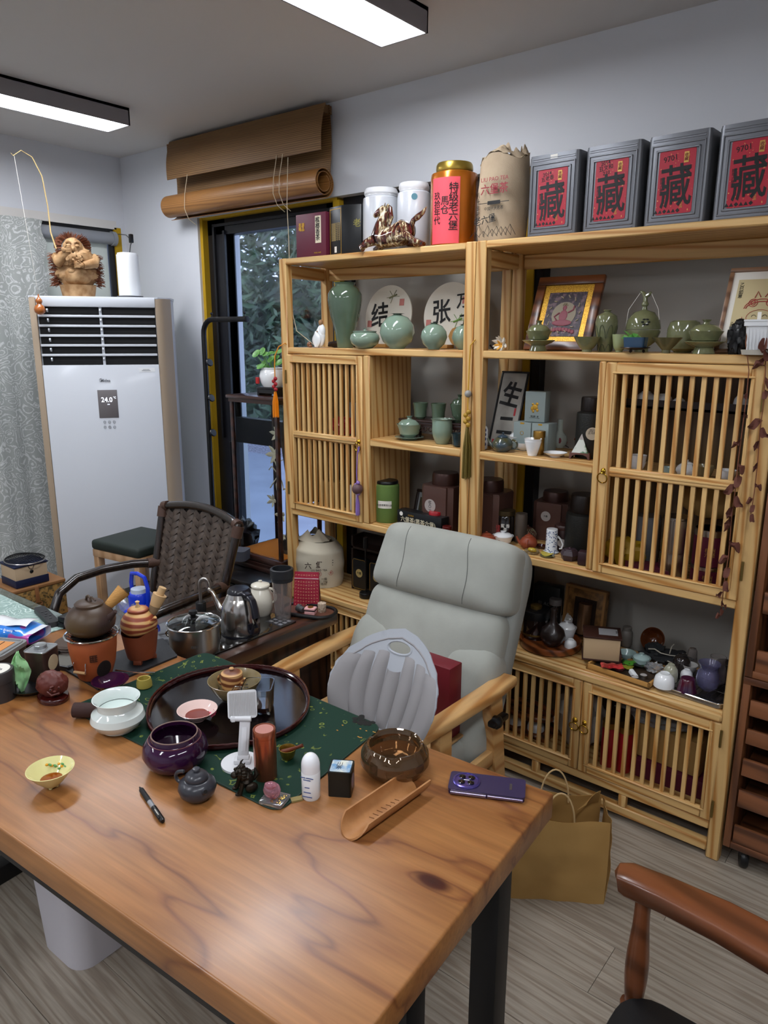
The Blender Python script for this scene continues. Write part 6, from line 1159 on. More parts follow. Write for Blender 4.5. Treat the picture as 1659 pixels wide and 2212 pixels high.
obj('box', B().box(-ww, 0, 0, ww, 0, .20, bev=.0015, M=RZ(-12)).box(0, ww*1.0, 0, ww, 0, .20, bev=.0015, M=RZ(20)), bm, g)
txt(g, '\n'.join(['六堡茶原产于广西']*10), .0078, mat('tan_print', '#b09a68', .6), RZ(-12) @ T(-ww*.5, -.0008, .098) @ FR, fat=.0)
txt(g, '老', .034, mat('olive_gold_print', '#7a7436', .5), RZ(20) @ T(ww*.78, -.0008, .125) @ FR, fat=.02)
bd = B()
for x0, x1, z0, z1 in ((-.084, -.082, .01, .19), (-.006, -.004, .01, .19), (-.084, -.004, .188, .190), (-.084, -.004, .008, .010)): bd.box(x0, x1, -.0008, 0, z0, z1, M=RZ(-12))
obj('gold_border', bd, gdp, g); obj('white_sticker', B().box(-.052, -.038, -.001, 0, .016, .040, M=RZ(-12)), paperw, g)
jm = mat('pearl_jar', '#cfd2d8', .25, coat=.5, metal=.15)
for k, (a, lb) in enumerate((((-2.043, 2.500, 2.031, 0.254, 0.076), 'pearl white round jar behind the horse figurine, left one of two'), ((-1.874, 2.500, 2.031, 0.256, 0.067), 'pearl white round jar beside the golden canister, right one of two'))):
    j = can('white_jar', lb, 'jar', a, jm, white, .82, .86, 1.0, 'pearl white jars', .09); obj('cloth_cover', B().lathe([(a[4]*.86, a[3]*.9), (a[4]*.92, a[3]*.93), (a[4]*.9, a[3]*.97), (a[4]*.84, a[3]*1.008), (0, a[3]*1.008)], 36, fl=lambda q, hh: 1+.012*sin(22*q)), mat('white_cloth', '#d9d9db', .85), j)
    if k: disc(j, .012, RZ(-52) @ T(a[4]*1.0, 0, a[3]*.78) @ RY(90), mat('hologram', '#6fa0b0', .2, metal=.6), 'sticker')
# glazed horse
def sancai():
    m, t, p, N, L = nt('sancai_glaze'); I = p.inputs; tc = N('TexCoord'); mp = N('Mapping'); mp.inputs['Scale'].default_value = (1, 1, .35); L(tc.outputs['Object'], mp.inputs[0]); nz = N('TexNoise', Scale=55.0, Detail=3.0, Distortion=1.2); L(mp.outputs[0], nz.inputs['Vector'])
    rp = N('ValToRGB'); ramp(rp, [(.36, lin('#1c1412')), (.45, lin('#5a1c16')), (.52, lin('#4a3a26')), (.60, lin('#b8a27c')), (.68, lin('#e2dcc8'))]); L(nz.outputs[0], rp.inputs[0]); L(rp.outputs[0], I['Base Color']); I['Roughness'].default_value = .1; I['Coat Weight'].default_value = .8; return m
sg = sancai(); x, y, z = (-1.883, 2.370, 2.047)
hs = thing('glazed_horse', 'brown and cream glazed ceramic horse lying before the white jars', 'figurine', (x, y, ZT), 0)
obj('body', B().tube([(-.085, 0, .045), (-.06, 0, .045), (-.02, 0, .046), (.02, 0, .052), (.055, 0, .06), (.085, 0, .052), (.10, 0, .045)], [.018, .036, .038, .042, .048, .040, .014], 24), sg, hs)
obj('neck', B().tube([(-.06, 0, .055), (-.05, 0, .095), (-.035, 0, .125), (-.03, 0, .145)], [.034, .027, .021, .017], 16), sg, hs)
obj('head', B().tube([(-.022, 0, .148), (-.04, 0, .150), (-.062, -.003, .143), (-.078, -.004, .134), (-.084, -.004, .130)], [.014, .019, .014, .0105, .007], 14).tube([(-.03, -.008, .16), (-.026, -.009, .174)], [.005, .001], 6).tube([(-.03, .008, .16), (-.026, .009, .174)], [.005, .001], 6), sg, hs)
obj('mane', B().tube([(-.022, 0, .166), (-.008, 0, .155), (-.002, 0, .12), (-.012, 0, .085)], [.006, .009, .009, .004], 10), sg, hs)
obj('tail', B().tube([(.092, 0, .075), (.105, 0, .10), (.125, 0, .11), (.15, 0, .125), (.165, 0, .142)], [.012, .010, .012, .008, .002], 10), sg, hs)
for s_, pts in ((-1, [(-.07, -.02, .04), (-.10, -.035, .028), (-.125, -.04, .012), (-.11, -.045, .006)]), (1, [(-.06, .02, .035), (-.09, .03, .015), (-.11, .03, .008)]), (-1, [(.06, -.03, .035), (.10, -.04, .045), (.125, -.045, .03), (.15, -.045, .016), (.165, -.045, .012)]), (1, [(.07, .02, .03), (.11, .02, .02), (.14, .02, .01)])): obj('leg', B().tube(pts, [.022, .016, .012, .010, .008][:len(pts)], 10), sg, hs)
# golden canister
a = (-1.670, 2.480, 2.031, 0.300, 0.089); gcn = can('golden_canister', 'large golden orange tea canister with pink calligraphy paper', 'canister', a, mat('golden_orange', '#b8691a', .25, metal=.55, coat=.3), mat('brass_lid', '#a58a3c', .3, metal=.8), .74, .87, .98, None, .05)
curved(gcn, a[4], a[3]*.03, a[3]*.80, 243, 318, mat('pink_paper', '#e0505c', .7))
for s_, an, zz, sz in (('特\n级\n老\n六\n堡', 305, .45, .036), ('馬\n仓', 284, .47, .034), ('玖\n拾\n年\n代', 263, .44, .031)): ctxt(gcn, a[4], an-2, a[3]*zz, s_, sz, ink, .004)
# linen sack
x, y, z, h, r = (-1.443, 2.460, 2.031, 0.283, 0.098); lin_ = mat('linen', '#a08d74', .85, bump=(300, .5), var=(10, .3, .7), col2='#b29f86'); sk = thing('linen_sack', 'beige linen sack printed with red characters between canister and tins', 'sack', (x, y, z))
def skf(u, v):
    a_ = 2*pi*u; f = .98+.05*noise.noise(Vector((cos(a_)*1.5, sin(a_)*1.5, v*4))); rr = r*f*(.93+.07*sin(pi*v)); return (rr*cos(a_), rr*.8*sin(a_), h*v+.012*sin(3*a_)*v)
obj('cloth', B().surf(skf, 48, 20, cu=True), lin_, sk)
def skt(u, v): a_ = 2*pi*u; k = 1-v*.55; return (r*k*cos(a_)*.93+.03*v, r*.8*k*sin(a_)*.93, h+.012*sin(3*a_)+.022*v*(1+.5*sin(7*a_)*v)+.02*noise.noise(Vector((cos(a_)*3, sin(a_)*3, v*3))))
obj('gathered_top', B().surf(skt, 72, 10, cu=True), lin_, sk)
rdp = mat('red_print2', '#8c2230', .7)
MS = T(.012, -r*.875, 0)
txt(sk, 'LIU PAO TEA', .019, rdp, MS @ T(0, 0, h*.72) @ FR); txt(sk, '六堡茶', .037, rdp, MS @ T(0, 0, h*.60) @ FR, fat=.008)
obj('print_band', B().box(-.025, .025, -.001, .001, h*.45-.006, h*.45+.006, M=MS).box(-.06, .06, -.0008, .0008, h*.45-.001, h*.45+.001, M=MS), ink, sk); txt(sk, '中国十大名茶', .013, ink, MS @ T(0, 0, h*.38) @ FR); txt(sk, '老六堡', .030, ink, MS @ T(-.035, 0, h*.25) @ RY(-8) @ FR, fat=.01); txt(sk, '八\n十\n年\n代', .024, ink, MS @ T(-.082, .03, h*.45) @ RZ(-35) @ FR)
mt = B()
for k in range(9):
    x0 = -.075+.018*k; p = h*(.12+.08*sin(k*1.7)**2); mt.tube([MS @ Vector((x0-.02, 0, h*.06)), MS @ Vector((x0, -.001, p)), MS @ Vector((x0+.022, 0, h*.05))], .0008, 4); mt.tube([MS @ Vector((x0, -.001, p)), MS @ Vector((x0+.006, -.001, p*.6)), MS @ Vector((x0+.003, 0, h*.06))], .0006, 4)
obj('mountain_print', mt, ink, sk, kind='stuff')
# four tins
tnm2 = mat('gunmetal_tin', '#6e7075', .36, metal=.55, bump=(25, .1)); rpm = mat('red_flecked_paper', '#a8142c', .5, var=(130, .66, .69), col2='#d8a45a'); glb = mat('gold_seal', '#b8904a', .4, metal=.5)
def teatin(label, x, yr, nums, ch='藏', st=None):
    t = thing('tea_tin', label, 'tin', (x, 2.40, ZT+.001), -2, 'gunmetal tea tins with red paper'); w, h_, d_ = .186, .262, .17
    obj('body', B().prism(rrect(w, d_, .014, 4, 0, d_/2), 0, h_-.006).prism(rrect(w*.985, d_*.985, .013, 4, 0, d_/2), h_-.006, h_), tnm2, t)
    def fr2(n, ix, z0, z1, wd, out): b_ = B(); b_.box(-ix, ix, -out, .002, z1-wd, z1, bev=.001, seg=1).box(-ix, ix, -out, .002, z0, z0+wd, bev=.001, seg=1).box(-ix, -ix+wd, -out, .002, z0, z1, bev=.001, seg=1).box(ix-wd, ix, -out, .002, z0, z1, bev=.001, seg=1); obj(n, b_, tnm2, t)
    fr2('pressed_border', .080, .016, h_-.028, .004, .003); fr2('pressed_frame', .066, .028, h_-.042, .006, .004)
    for za, zb in ((h_-.019, h_-.016), (h_-.013, h_-.011), (.008, .011)): obj('pressed_line', B().box(-.078, .078, -.002, .002, za, zb), tnm2, t)
    obj('red_paper', B().prism(rrect(.108, .180, .006, 3, 0, .125), 0, .0012, M=FR), rpm, t)
    txt(t, ch, .098, ink, T(.002, -.0018, .105) @ RY(-3) @ FR, fat=.010, sy=1.3); txt(t, nums, .022 if len(nums) < 6 else .016, ink, T(-.02, -.0015, .192) @ RY(-8) @ FR, fat=.004)
    obj('gold_seal', B().box(.020, .034, -.002, 0, .176, .206), glb, t); txt(t, '收\n藏', .012, mat('dark_red_print', '#6a1018', .6), T(.027, -.0024, .191) @ FR)
    txt(t, '陈\n年\n六\n堡\n茶', .011, ink, T(-.042, -.0015, .115) @ FR); txt(t, '珍\n品', .009, glb, T(.022, -.0015, .058) @ FR); txt(t, '▲▲◆▲▲◆', .013, ink, T(-.02, -.0015, .043) @ FR)
    if st: obj('white_sticker', B().box(-.012, .014, -.001, 0, h_-.016, h_-.004), paperw, t)
    return t
teatin('gunmetal tea tin with red paper beside the linen sack, small white sticker on top edge', -1.222, 0, '2014\n五老香', st=1); teatin('gunmetal tea tin with red paper dated 2014, second from the linen sack', -1.018, 0, '2014\n丑文和\n210'); teatin('gunmetal tea tin with red paper marked 9701, third from the linen sack', -.815, 0, '9701'); teatin('gunmetal tea tin with red paper marked 9701, at the right edge of the photo', -.610, 0, '9701')
# --- upper shelf, left unit
fw_ = thing('white_leaf_figurine', 'white porcelain figurine of a robed figure with a leaf on the shelf by the window', 'figurine', ((-2.287, 2.380, 1.653, 0.095, 0.024)[:2][0], 2.38, ZU))
obj('robe', B().blob((0, 0, .045), (.026, .018, .045), 20, 14, .1, 20).blob((.010, 0, .07), (.018, .014, .03), 16, 10), porc, fw_); obj('leaf_dish', B().surf(lambda u, v: (.024*(2*u-1)*sin(pi*min(1, v*.9+.1))-.006, -.018-.008*(1-(2*u-1)**2), .003+.065*v), 9, 9, t=.0015), porc, fw_); obj('head', B().blob((.008, -.004, .105), (.010, .010, .013), 12, 10), mat('tan_face', '#9a7450', .6), fw_); obj('hand', B().blob((-.004, -.016, .066), (.005, .004, .005), 8, 6), mat('tan_face', '#9a7450'), fw_)
obj('wood_bead_figure', B().blob((0, 0, .012), (.011, .011, .012), 14, 10).blob((.012, -.004, .006), (.010, .007, .006), 12, 8), mat('brown_bead', '#7a4a2a', .35, coat=.4), loc=(-2.345, 2.37, ZU), label='small brown wooden bead figure beside the white figurine', cat='figurine')
obj('root_stand', B().blob((0, 0, .014), (.055, .03, .016), 20, 10, .5, 50), mat('dark_root', '#2c1c14', .5), loc=(-2.235, 2.44, ZU), label='dark root wood stand beside the tall celadon vase', cat='stand')
vs = dict(group='celadon vases on the upper shelf')
a = (-2.176, 2.420, 1.653, 0.270, 0.074); vessel('tall_vase', 'tall dark celadon vase with narrow foot on the upper shelf', 'vase', a, [(0, 0), (.46, 0), (.48, .02), (.60, .25), (.85, .5), (1, .72), (.98, .82), (.80, .91), (.62, .94), (.56, .96), (.58, .985), (.64, 1), (.56, 1), (.5, .96), (.5, .9), (0, .9)], cel_dark, seg=44)
a = (-2.014, 2.360, 1.653, 0.075, 0.062); t = thing('squat_lidded_jar', 'squat celadon jar with flat lid beside the tall vase', 'jar', a[:3]); h, r = a[3:]; obj('body', B().lathe(sc_([(0, 0), (.5, 0), (.55, .03), (.9, .25), (1, .5), (.93, .72), (.78, .83), (.74, .88), (0, .88)], r, h), 40), cel, t); obj('lid', B().lathe(sc_([(.80, .88), (.80, .92), (.4, .95), (.1, .96), (.07, 1.0), (.12, 1.06), (0, 1.08)], r, h), 32), cel, t)
GV = [(0, 0), (.42, 0), (.44, .03), (.82, .2), (1, .46), (.92, .68), (.62, .88), (.28, .955), (.22, .965), (.24, .98), (.42, 1.0), (.30, 1.0), (.18, .985), (0, .97)]
vessel('globe_vase', 'large globe shaped celadon vase with tiny neck, before the left round plaque', 'vase', (-1.868, 2.390, 1.653, 0.137, 0.071), GV, cel, 'celadon globe vases', 44); vessel('globe_vase', 'small globe shaped celadon vase with tiny neck, before the right round plaque', 'vase', (-1.666, 2.360, 1.653, 0.099, 0.051), GV, cel, 'celadon globe vases', 40); vessel('globe_vase', 'small globe shaped celadon vase half hidden behind the shelf post', 'vase', (-1.578, 2.430, 1.653, 0.094, 0.044), GV, cel, 'celadon globe vases', 40)
plq = mat('ivory_board', '#d8d3c6', .6); sealr = mat('seal_red', '#a83238', .7)
def plaque(label, x, chars, bug):
    t = thing('round_plaque', label, 'plaque', (x, 2.565, ZU+.004), 0, 'round calligraphy plaques'); M0 = RX(-8); R0 = .128
    obj('board', B().lathe([(0, 0), (R0, 0), (R0, .006), (0, .006)], 56, M=M0 @ T(0, .0, R0+.006) @ RX(90)), plq, t)
    for s_, dx, dz, sz in chars: txt(t, s_, sz, ink, M0 @ T(dx, -.0075, R0+dz) @ RY(-6) @ FR, fat=.014, sy=1.1)
    for dx, dz in ((-.10, -.03), (.07, .06)): obj('seal', B().box(dx-.012, dx+.012, -.0078, -.0065, R0+dz-.014, R0+dz+.014, bev=.0, M=M0), mat('seal_faded', '#c07a72', .7), t)
    col = mat('insect_print', '#7a7a5a', .6) if not bug else mat('mantis_green', '#6f9a4a', .6)
    bx_, bz_ = ((.02, .085) if not bug else (.045, -.02)); pb2 = B()
    for q in range(5): pb2.tube([M0 @ Vector((bx_, -.008, R0+bz_)), M0 @ Vector((bx_+.035*cos(q*1.1), -.008, R0+bz_+.03*sin(q*1.1)))], .0011, 4)
    pb2.tube([M0 @ Vector((bx_-.02, -.008, R0+bz_-.006)), M0 @ Vector((bx_+.02, -.008, R0+bz_+.008))], .0035, 6); obj('insect_print', pb2, col, t, kind='stuff')
    obj('wood_stand', B().box(-.035, .035, -.05, .0, -.003, .012, bev=.002).prism([(.03+.028*cos(q*.524)*(1+.12*cos(q*2.09)), .045+.035*sin(q*.524)) for q in range(12)], -.004, .004, M=T(.03, -.03, 0) @ FR).tube([(.07, -.03, .0), (.07, -.03, .05)], .005, 6), mat('tan_ply', '#a5793f', .5), t)
plaque('round ivory plaque with large black characters and bee, left one', -2.066, (('结', -.045, .0, .10), ('禄', .085, -.05, .06)), 0); plaque('round ivory plaque with black characters and green mantis, right one', -1.745, (('张', -.04, .01, .095), ('万', .06, .055, .06), ('刀', .085, -.03, .07)), 1)
# --- upper shelf, right unit
x = (-1.389, 2.400, 1.672)
fo = thing('artificial_blossom', 'white and yellow artificial blossom on a dark twig beside the celadon lidded cup', 'flower', (x[0], 2.39, ZU))
obj('petals', flower(flower(B(), (0, 0, .026), .026, 5, .3, .9), (.002, .004, .022), .03, 5, .9, .6), mat('white_petal', '#ded9cc', .5), fo); obj('yellow_heart', flower(B(), (0, -.004, .018), .018, 5, .6, .9), mat('yellow_petal', '#d9a03a', .5), fo); obj('twig', B().tube([(-.045, 0, .018), (-.03, 0, .004), (-.012, 0, .012), (0, 0, .02)], [.004, .003, .0025, .002], 6), dk, fo)
ca = (-1.234, 2.380, 1.653, 0.103, 0.057); gaiwan('celadon lidded cup on a high footed saucer before the gold framed picture', ca, cel_olive, 1.25, 'lidded_tea_cup', None, True, True)
fmw = wood('frame_brown_wood', '#7a4626', '#4a2614', 0, scale=10, dist=2, rough=.35, coat=.2, ovar=.02)
def frame(name, label, x, y, z, w, h, fw2, lean, m, mount, art, dep=.018, rz=0, gl=True):
    t = thing(name, label, 'picture', (x, y, z), rz); M0 = T(0, 0, .001) @ RX(-lean)
    for a_, n in (((-w/2, w/2, h-fw2, h), 'frame_rail'), ((-w/2, w/2, 0, fw2), 'frame_rail'), ((-w/2, -w/2+fw2, fw2, h-fw2), 'frame_stile'), ((w/2-fw2, w/2, fw2, h-fw2), 'frame_stile')): obj(n, B().box(a_[0], a_[1], -dep/2, dep/2, a_[2], a_[3], bev=.003, M=M0), m, t)
    obj('mount', B().box(-w/2+fw2*.9, w/2-fw2*.9, .0, .004, fw2*.9, h-fw2*.9, M=M0), mount, t); art(t, M0, w, h); return t
def thangka(t, M0, w, h):
    p = B()
    obj('picture_ground', B().box(-.072, .072, -.002, 0, .052, .218, M=M0), mat('thangka_ground', '#2c1f2a', .5, var=(60, .5, .62), col2='#6a5258'), t)
    c = mat('ivory_paint', '#a89a80', .6); r_ = mat('rose_paint', '#8a4a54', .6)
    disc(t, .046, M0 @ T(0, -.0024, .135) @ FR @ T(0, 0, 0), mat('halo_paint', '#8f8470', .6), 'halo')
    obj('seated_figure', B().blob((0, -.004, .128), (.016, .002, .022), 16, 10, M=M0).blob((0, -.004, .158), (.008, .002, .010), 12, 8, M=M0).blob((0, -.004, .102), (.038, .002, .012), 16, 8, M=M0).tube([M0 @ Vector((-.016, -.004, .14)), M0 @ Vector((-.034, -.004, .125)), M0 @ Vector((-.02, -.004, .11))], .003, 6).tube([M0 @ Vector((.016, -.004, .14)), M0 @ Vector((.034, -.004, .15)), M0 @ Vector((.036, -.004, .165))], .003, 6), r_, t)
    obj('crown', B().tube([M0 @ Vector((-.009+.0045*k, -.005, .167+(.008 if k % 2 else 0))) for k in range(5)], .0022, 5), c, t); lt_ = B()
    for k in range(9): lt_.blob((-.048+.012*k, -.004, .078-.0006*(k-4)**2), (.007, .002, .008), 10, 6, M=M0)
    obj('lotus_seat', lt_, r_, t, kind='stuff'); sw2 = B()
    for k in range(14): q = k*.45; sw2.tube([M0 @ Vector((.052*cos(q)*1.1, -.0035, .135+.062*sin(q))), M0 @ Vector((.060*cos(q+.15)*1.05, -.0035, .135+.072*sin(q+.15)))], .0022, 5)
    obj('cloud_scrolls', sw2, c, t, kind='stuff')
frame('gold_framed_picture', 'small thangka picture in brown wood frame with gold mount on the upper shelf', -1.209, 2.465, ZU, .253, .278, .032, 22, fmw, mat('gold_mount', '#a8781e', .45, metal=.5, var=(300, .4, .6), col2='#d9ab3c'), thangka)
a = (-1.052, 2.375, 1.653, 0.049, 0.045); vessel('lotus_cup', 'small flared celadon cup with lotus petals before the carved vase', 'cup', a, dish(1, 1, .05, .36, .14, 1.35), cel_olive, seg=36)
a = (-1.016, 2.440, 1.653, 0.136, 0.037); t = thing('carved_vase', 'olive celadon vase carved with lotus petals on the upper shelf', 'vase', a[:3]); h, r = a[3:]; obj('body', B().lathe(sc_([(0, 0), (.60, 0), (.62, .02), (.78, .3), (.98, .58), (1, .72), (.86, .86), (.45, .93), (.26, .95), (.28, .97), (.38, .985), (.34, 1), (0, .99)], r, h), 40), cel_olive, t); cv = B()
for k in range(8):
    q = 2*pi*k/8
    for zz, hh in ((.32, .32), (.02, .16)): cv.tube([(lambda aa, z_: (r*(.62+.40*min(1, z_/.62))*1.005*cos(aa), r*(.62+.40*min(1, z_/.62))*1.005*sin(aa), h*z_))(q+(.36*(1-(2*j/8-1)**2)**.5-.0)*(1 if j else 0)*0+.36*(2*j/8-1), zz+hh*(1-abs(2*j/8-1)**2.0)) for j in range(9)], .0008, 4)
obj('petal_lines', cv, mat('carve_shadow', '#3c4630', .4), t, kind='stuff')
vessel('pale_cup', 'pale yellow green celadon cup behind the blue planter', 'cup', (-0.959, 2.420, 1.653, 0.057, 0.025), CUPP, mat('pale_celadon', '#8f9a70', .15, coat=.6))
a = (-0.910, 2.490, 1.653, 0.137, 0.056); t = thing('incense_burner', 'round olive celadon incense burner with beast finial and pierced flower', 'incense burner', a[:3]); h, r = a[3:]
obj('body', B().lathe(sc_([(0, .1), (.3, .1), (.34, 0), (.4, 0), (.38, .12), (.8, .25), (1, .46), (1, .52), (0, .52)], r, h), 40), cel_olive, t); obj('lid', B().lathe(sc_([(1.0, .53), (1.01, .56), (.92, .75), (.6, .93), (.22, .98), (.15, 1.0), (.12, 1.06), (.2, 1.1), (.2, 1.14), (.1, 1.2), (0, 1.2)], r, h), 40), cel_olive, t)
ph = B()
for k in range(6): q = 2*pi*k/6; ph.blob((.0095*cos(q), 0, .0095*sin(q)), (.0055, .002, .0032), 10, 6, M=RZ(39-12) @ T(0, -r*.94, h*.70) @ RX(-18))
obj('pierced_flower', ph, mat('pierced_black', '#0e120c', .6), t, kind='stuff'); obj('beast_finial', B().tube([(0, 0, h*1.18), (-.002, 0, h*1.3), (-.008, 0, h*1.38), (-.018, 0, h*1.42)], [.008, .007, .006, .004], 10).tube([(0, 0, h*1.3), (.010, 0, h*1.34), (.018, 0, h*1.40)], [.006, .006, .003], 8), cel_olive, t)
obj('cord', B().tube([(-.016, 0, h*1.42), (-.05, -.01, h*1.0), (-r*1.01, -.01, h*.55)], .0008, 4).tube([(.016, 0, h*1.40), (.045, 0, h*1.0), (r*1.01, 0, h*.5)], .0008, 4), paperw, t)
a = (-0.879, 2.350, 1.653, 0.057, 0.032); t = thing('blue_planter', 'tiny blue glazed planter with green plant on a dark footed dish', 'planter', (a[0], a[1], ZU+.0135)); h, r = a[3:]; obj('pot', B().prism(rrect(1.9*r, 1.3*r, .006, 3), 0, .034, top=1.12), mat('blue_glaze', '#22415c', .2, coat=.5), t); lf = B()
random.seed(8)
for k in range(9): q = random.uniform(-pi, 0); c = Vector((random.uniform(-.02, .02), -.008, .036)); d = Vector((cos(q)*.022, -.012, random.uniform(-.012, .016))); w_ = Vector((-.006, .002, .008)); lf.poly([c, c+d*.5+w_, c+d*1.2, c+d*.5-w_], [(0, 1, 2, 3)])
obj('leaves', lf, mat('leaf_green', '#4f8a3a'), t, kind='stuff')
t = thing('footed_dish', 'thin dark metal dish on round feet under the blue planter', 'dish', (a[0], a[1], ZU)); obj('plate', B().lathe([(0, .009), (.02, .009), (.046, .015), (.045, .017), (.02, .012), (0, .012)], 32), mat('dark_metal', '#2c2220', .35, metal=.6), t)
for q in (20, 140, 260): obj('foot', B().blob((*pol(R_(q), .026)[:2], .005), (.005, .005, .005), 10, 8), mat('dark_metal', '#2c2220'), t)
vessel('cone_cup', 'wide cone shaped olive cup beside the footed dish', 'cup', (-0.785, 2.360, 1.653, 0.047, 0.046), dish(1, 1, .03, .28, .2, 1.05), mat('olive_brown_glaze', '#5e5a3c', .2, coat=.4), seg=36)
vessel('round_jar', 'wide round celadon jar with carved petals behind the large lidded bowl', 'jar', (-0.779, 2.500, 1.653, 0.100, 0.053), [(0, 0), (.5, 0), (.55, .04), (.85, .12), (1, .45), (.98, .75), (.85, .95), (.7, 1.0), (.6, .97), (0, .9)], cel_olive)
ca = (-0.677, 2.375, 1.653, 0.100, 0.059); gaiwan('large olive celadon lidded bowl on a wide footed saucer by the white planter', ca, cel_olive, 1.14, 'lidded_tea_bowl', None, True, True)
def lion_art(t, M0, w, h):
    ar = mat('tan_art_paper', '#c9b98e', .8); rl = mat('red_line', '#a8423a', .7)
    obj('art_paper', B().box(-w/2+.03, w/2-.014, -.002, 0, .032, h-.038, M=M0), ar, t)
    txt(t, '乙\n巳\n如\n意', .0135, ink, M0 @ T(-w/2+.042, -.003, h*.73) @ FR); txt(t, '乙\n巳\n冬\n月', .009, ink, M0 @ T(-w/2+.036, -.003, h*.30) @ FR); obj('seal', B().box(-w/2+.032, -w/2+.041, -.003, -.002, h*.155, h*.19, M=M0), sealr, t)
    b_ = B(); cx0, cz0 = .022, h*.45
    def ring(rx, rz, dx=0, dz=0, th=.0008, a0=0, a1=360): b_.tube([M0 @ Vector((cx0+dx+rx*cos(R_(q)), -.003, cz0+dz+rz*sin(R_(q)))) for q in range(a0, a1+1, 20)], th, 4)
    ring(.036, .024, 0, -.01); ring(.042, .022, 0, .018, .0016, 0, 180); ring(.047, .03, 0, .018, .0012, 0, 180)
    for s_ in (-1, 1): ring(.012, .012, s_*.024, .036, .0012); ring(.006, .007, s_*.024, .036, .0016)
    for s_ in (-1, 1): b_.tube([M0 @ Vector((cx0+s_*.022, -.003, cz0+.052)), M0 @ Vector((cx0+s_*.016, -.003, cz0+.072)), M0 @ Vector((cx0+s_*.006, -.003, cz0+.054))], .0016, 4)
    b_.tube([M0 @ Vector((cx0-.03, -.003, cz0-.05)), M0 @ Vector((cx0-.045, -.003, cz0-.02)), M0 @ Vector((cx0-.048, -.003, cz0-.008))], .0009, 4)
    obj('child_drawing', b_, rl, t, kind='stuff'); e_ = B()
    for s_ in (-1, 1): e_.tube([M0 @ Vector((cx0+s_*.015+.006*cos(R_(q)), -.003, cz0-.008+.006*sin(R_(q)))) for q in range(0, 181, 20)], .0008, 4)
    e_.tube([M0 @ Vector((cx0+.006*cos(R_(q)), -.003, cz0-.02+.004*sin(R_(q)))) for q in range(200, 341, 20)], .0007, 4); obj('face_lines', e_, mat('grey_line', '#4a4a40', .7), t)
frame('drawing_frame', 'framed drawing of a child in a red lion hat leaning on the upper shelf', -.575, 2.415, ZU, .170, .272, .013, 22, wood('light_walnut_frame', '#9a7458', '#6e4c36', 0, scale=10, dist=1, rough=.4, ovar=.02), paperw, lion_art, .014)
obj('black_carving', B().blob((0, 0, .045), (.026, .02, .046), 24, 18, .5, 35, sd=2).blob((.004, 0, .09), (.014, .012, .012), 12, 8, .3, 40), mat('black_stone', '#121214', .35, bump=(60, .8)), loc=((-0.585, 2.370, 1.653, 0.075, 0.018)[0], 2.37, ZU), label='small black carved stone figure beside the white plastic planter', cat='carving')
a = (-0.519, 2.340, 1.653, 0.097, 0.038); t = thing('white_planter', 'white ribbed plastic planter with saucer holding a dried vine', 'planter', a[:3]); h, r = a[3:]; wpm = mat('white_planter_plastic', '#d6d8da', .4)
obj('pot', B().prism(rrect(1.45*r, 1.45*r, r*.3, 4), .008, h*.82, top=1.22).prism(rrect(2*r, 2*r, r*.3, 4), h*.82, h*.95).prism(rrect(2.08*r, 2.08*r, r*.3, 4), h*.95, h), wpm, t); obj('saucer', B().prism(rrect(1.9*r, 1.9*r, r*.3, 4), 0, .014, top=1.1), mat('cloudy_saucer', '#b9b4a8', .3), t); rb_ = B()
for k in range(6): rb_.box(-.0012, .0012, -r*.87, -r*.80, .012, h*.8, M=T(-r*.6+r*.24*k, 0, 0))
obj('ribs', rb_, wpm, t); obj('plant_tag', B().box(-.012, -.002, -.0, .001, h*.9, h*1.22), paperw, t)
# dried vines
vm = mat('dry_vine_leaf', '#5e3428', .8); vs_ = mat('dry_vine_stem', '#7a4a30', .8)
def vine(label, pts, leaves, loc0):
    t = thing('dried_vine', label, 'vine', tuple(pts[0])); P = [Vector(p)-Vector(pts[0]) for p in pts]; obj('stem', B().tube(P, .0016, 5), vs_, t)
    for k, (f, s_) in enumerate(leaves):
        i = min(int(f*(len(P)-1)), len(P)-2); c = P[i].lerp(P[i+1], f*(len(P)-1)-i); q = R_(-90+50*sin(k*2.3)); d = Vector((cos(q), -.3, sin(q)))*s_; w_ = Vector((-sin(q), -.2*cos(k), cos(q)))*s_*.27
        def lfn(u, v, c=c, d=d, w_=w_, k=k): ww_ = sin(pi*min(1, v*.96+.02))**.8; return tuple(c+d*v+w_*(2*u-1)*ww_+Vector((0, -.012*s_/.03*abs(2*u-1)*sin(3*v+k), .004*sin(9*v+k))))
        obj('dried_leaf', B().surf(lfn, 5, 7), vm, t)
    return t
VP = [(-0.547, 2.320, 1.751), (-0.547, 2.310, 1.687), (-0.530, 2.310, 1.610), (-0.528, 2.310, 1.544), (-0.529, 2.310, 1.451), (-0.530, 2.310, 1.342), (-0.529, 2.310, 1.259), (-0.530, 2.310, 1.173), (-0.526, 2.310, 1.059), (-0.530, 2.310, 0.969), (-0.528, 2.310, 0.872)]
vine('long dried brown vine hanging before the big slatted door', VP, [(.30, .018), (.36, .016), (.44, .03), (.50, .035), (.54, .04), (.58, .038), (.62, .042), (.66, .036), (.70, .04), (.76, .042), (.80, .036), (.84, .034), (.89, .036), (.93, .024), (.96, .022), (.98, .024), (1.0, .022)], 0)
VP2 = [(-0.507, 2.320, 1.750), (-0.493, 2.310, 1.681), (-0.487, 2.310, 1.611), (-0.482, 2.310, 1.533), (-0.482, 2.310, 1.441), (-0.478, 2.310, 1.348), (-0.477, 2.310, 1.266), (-0.479, 2.310, 1.196)]
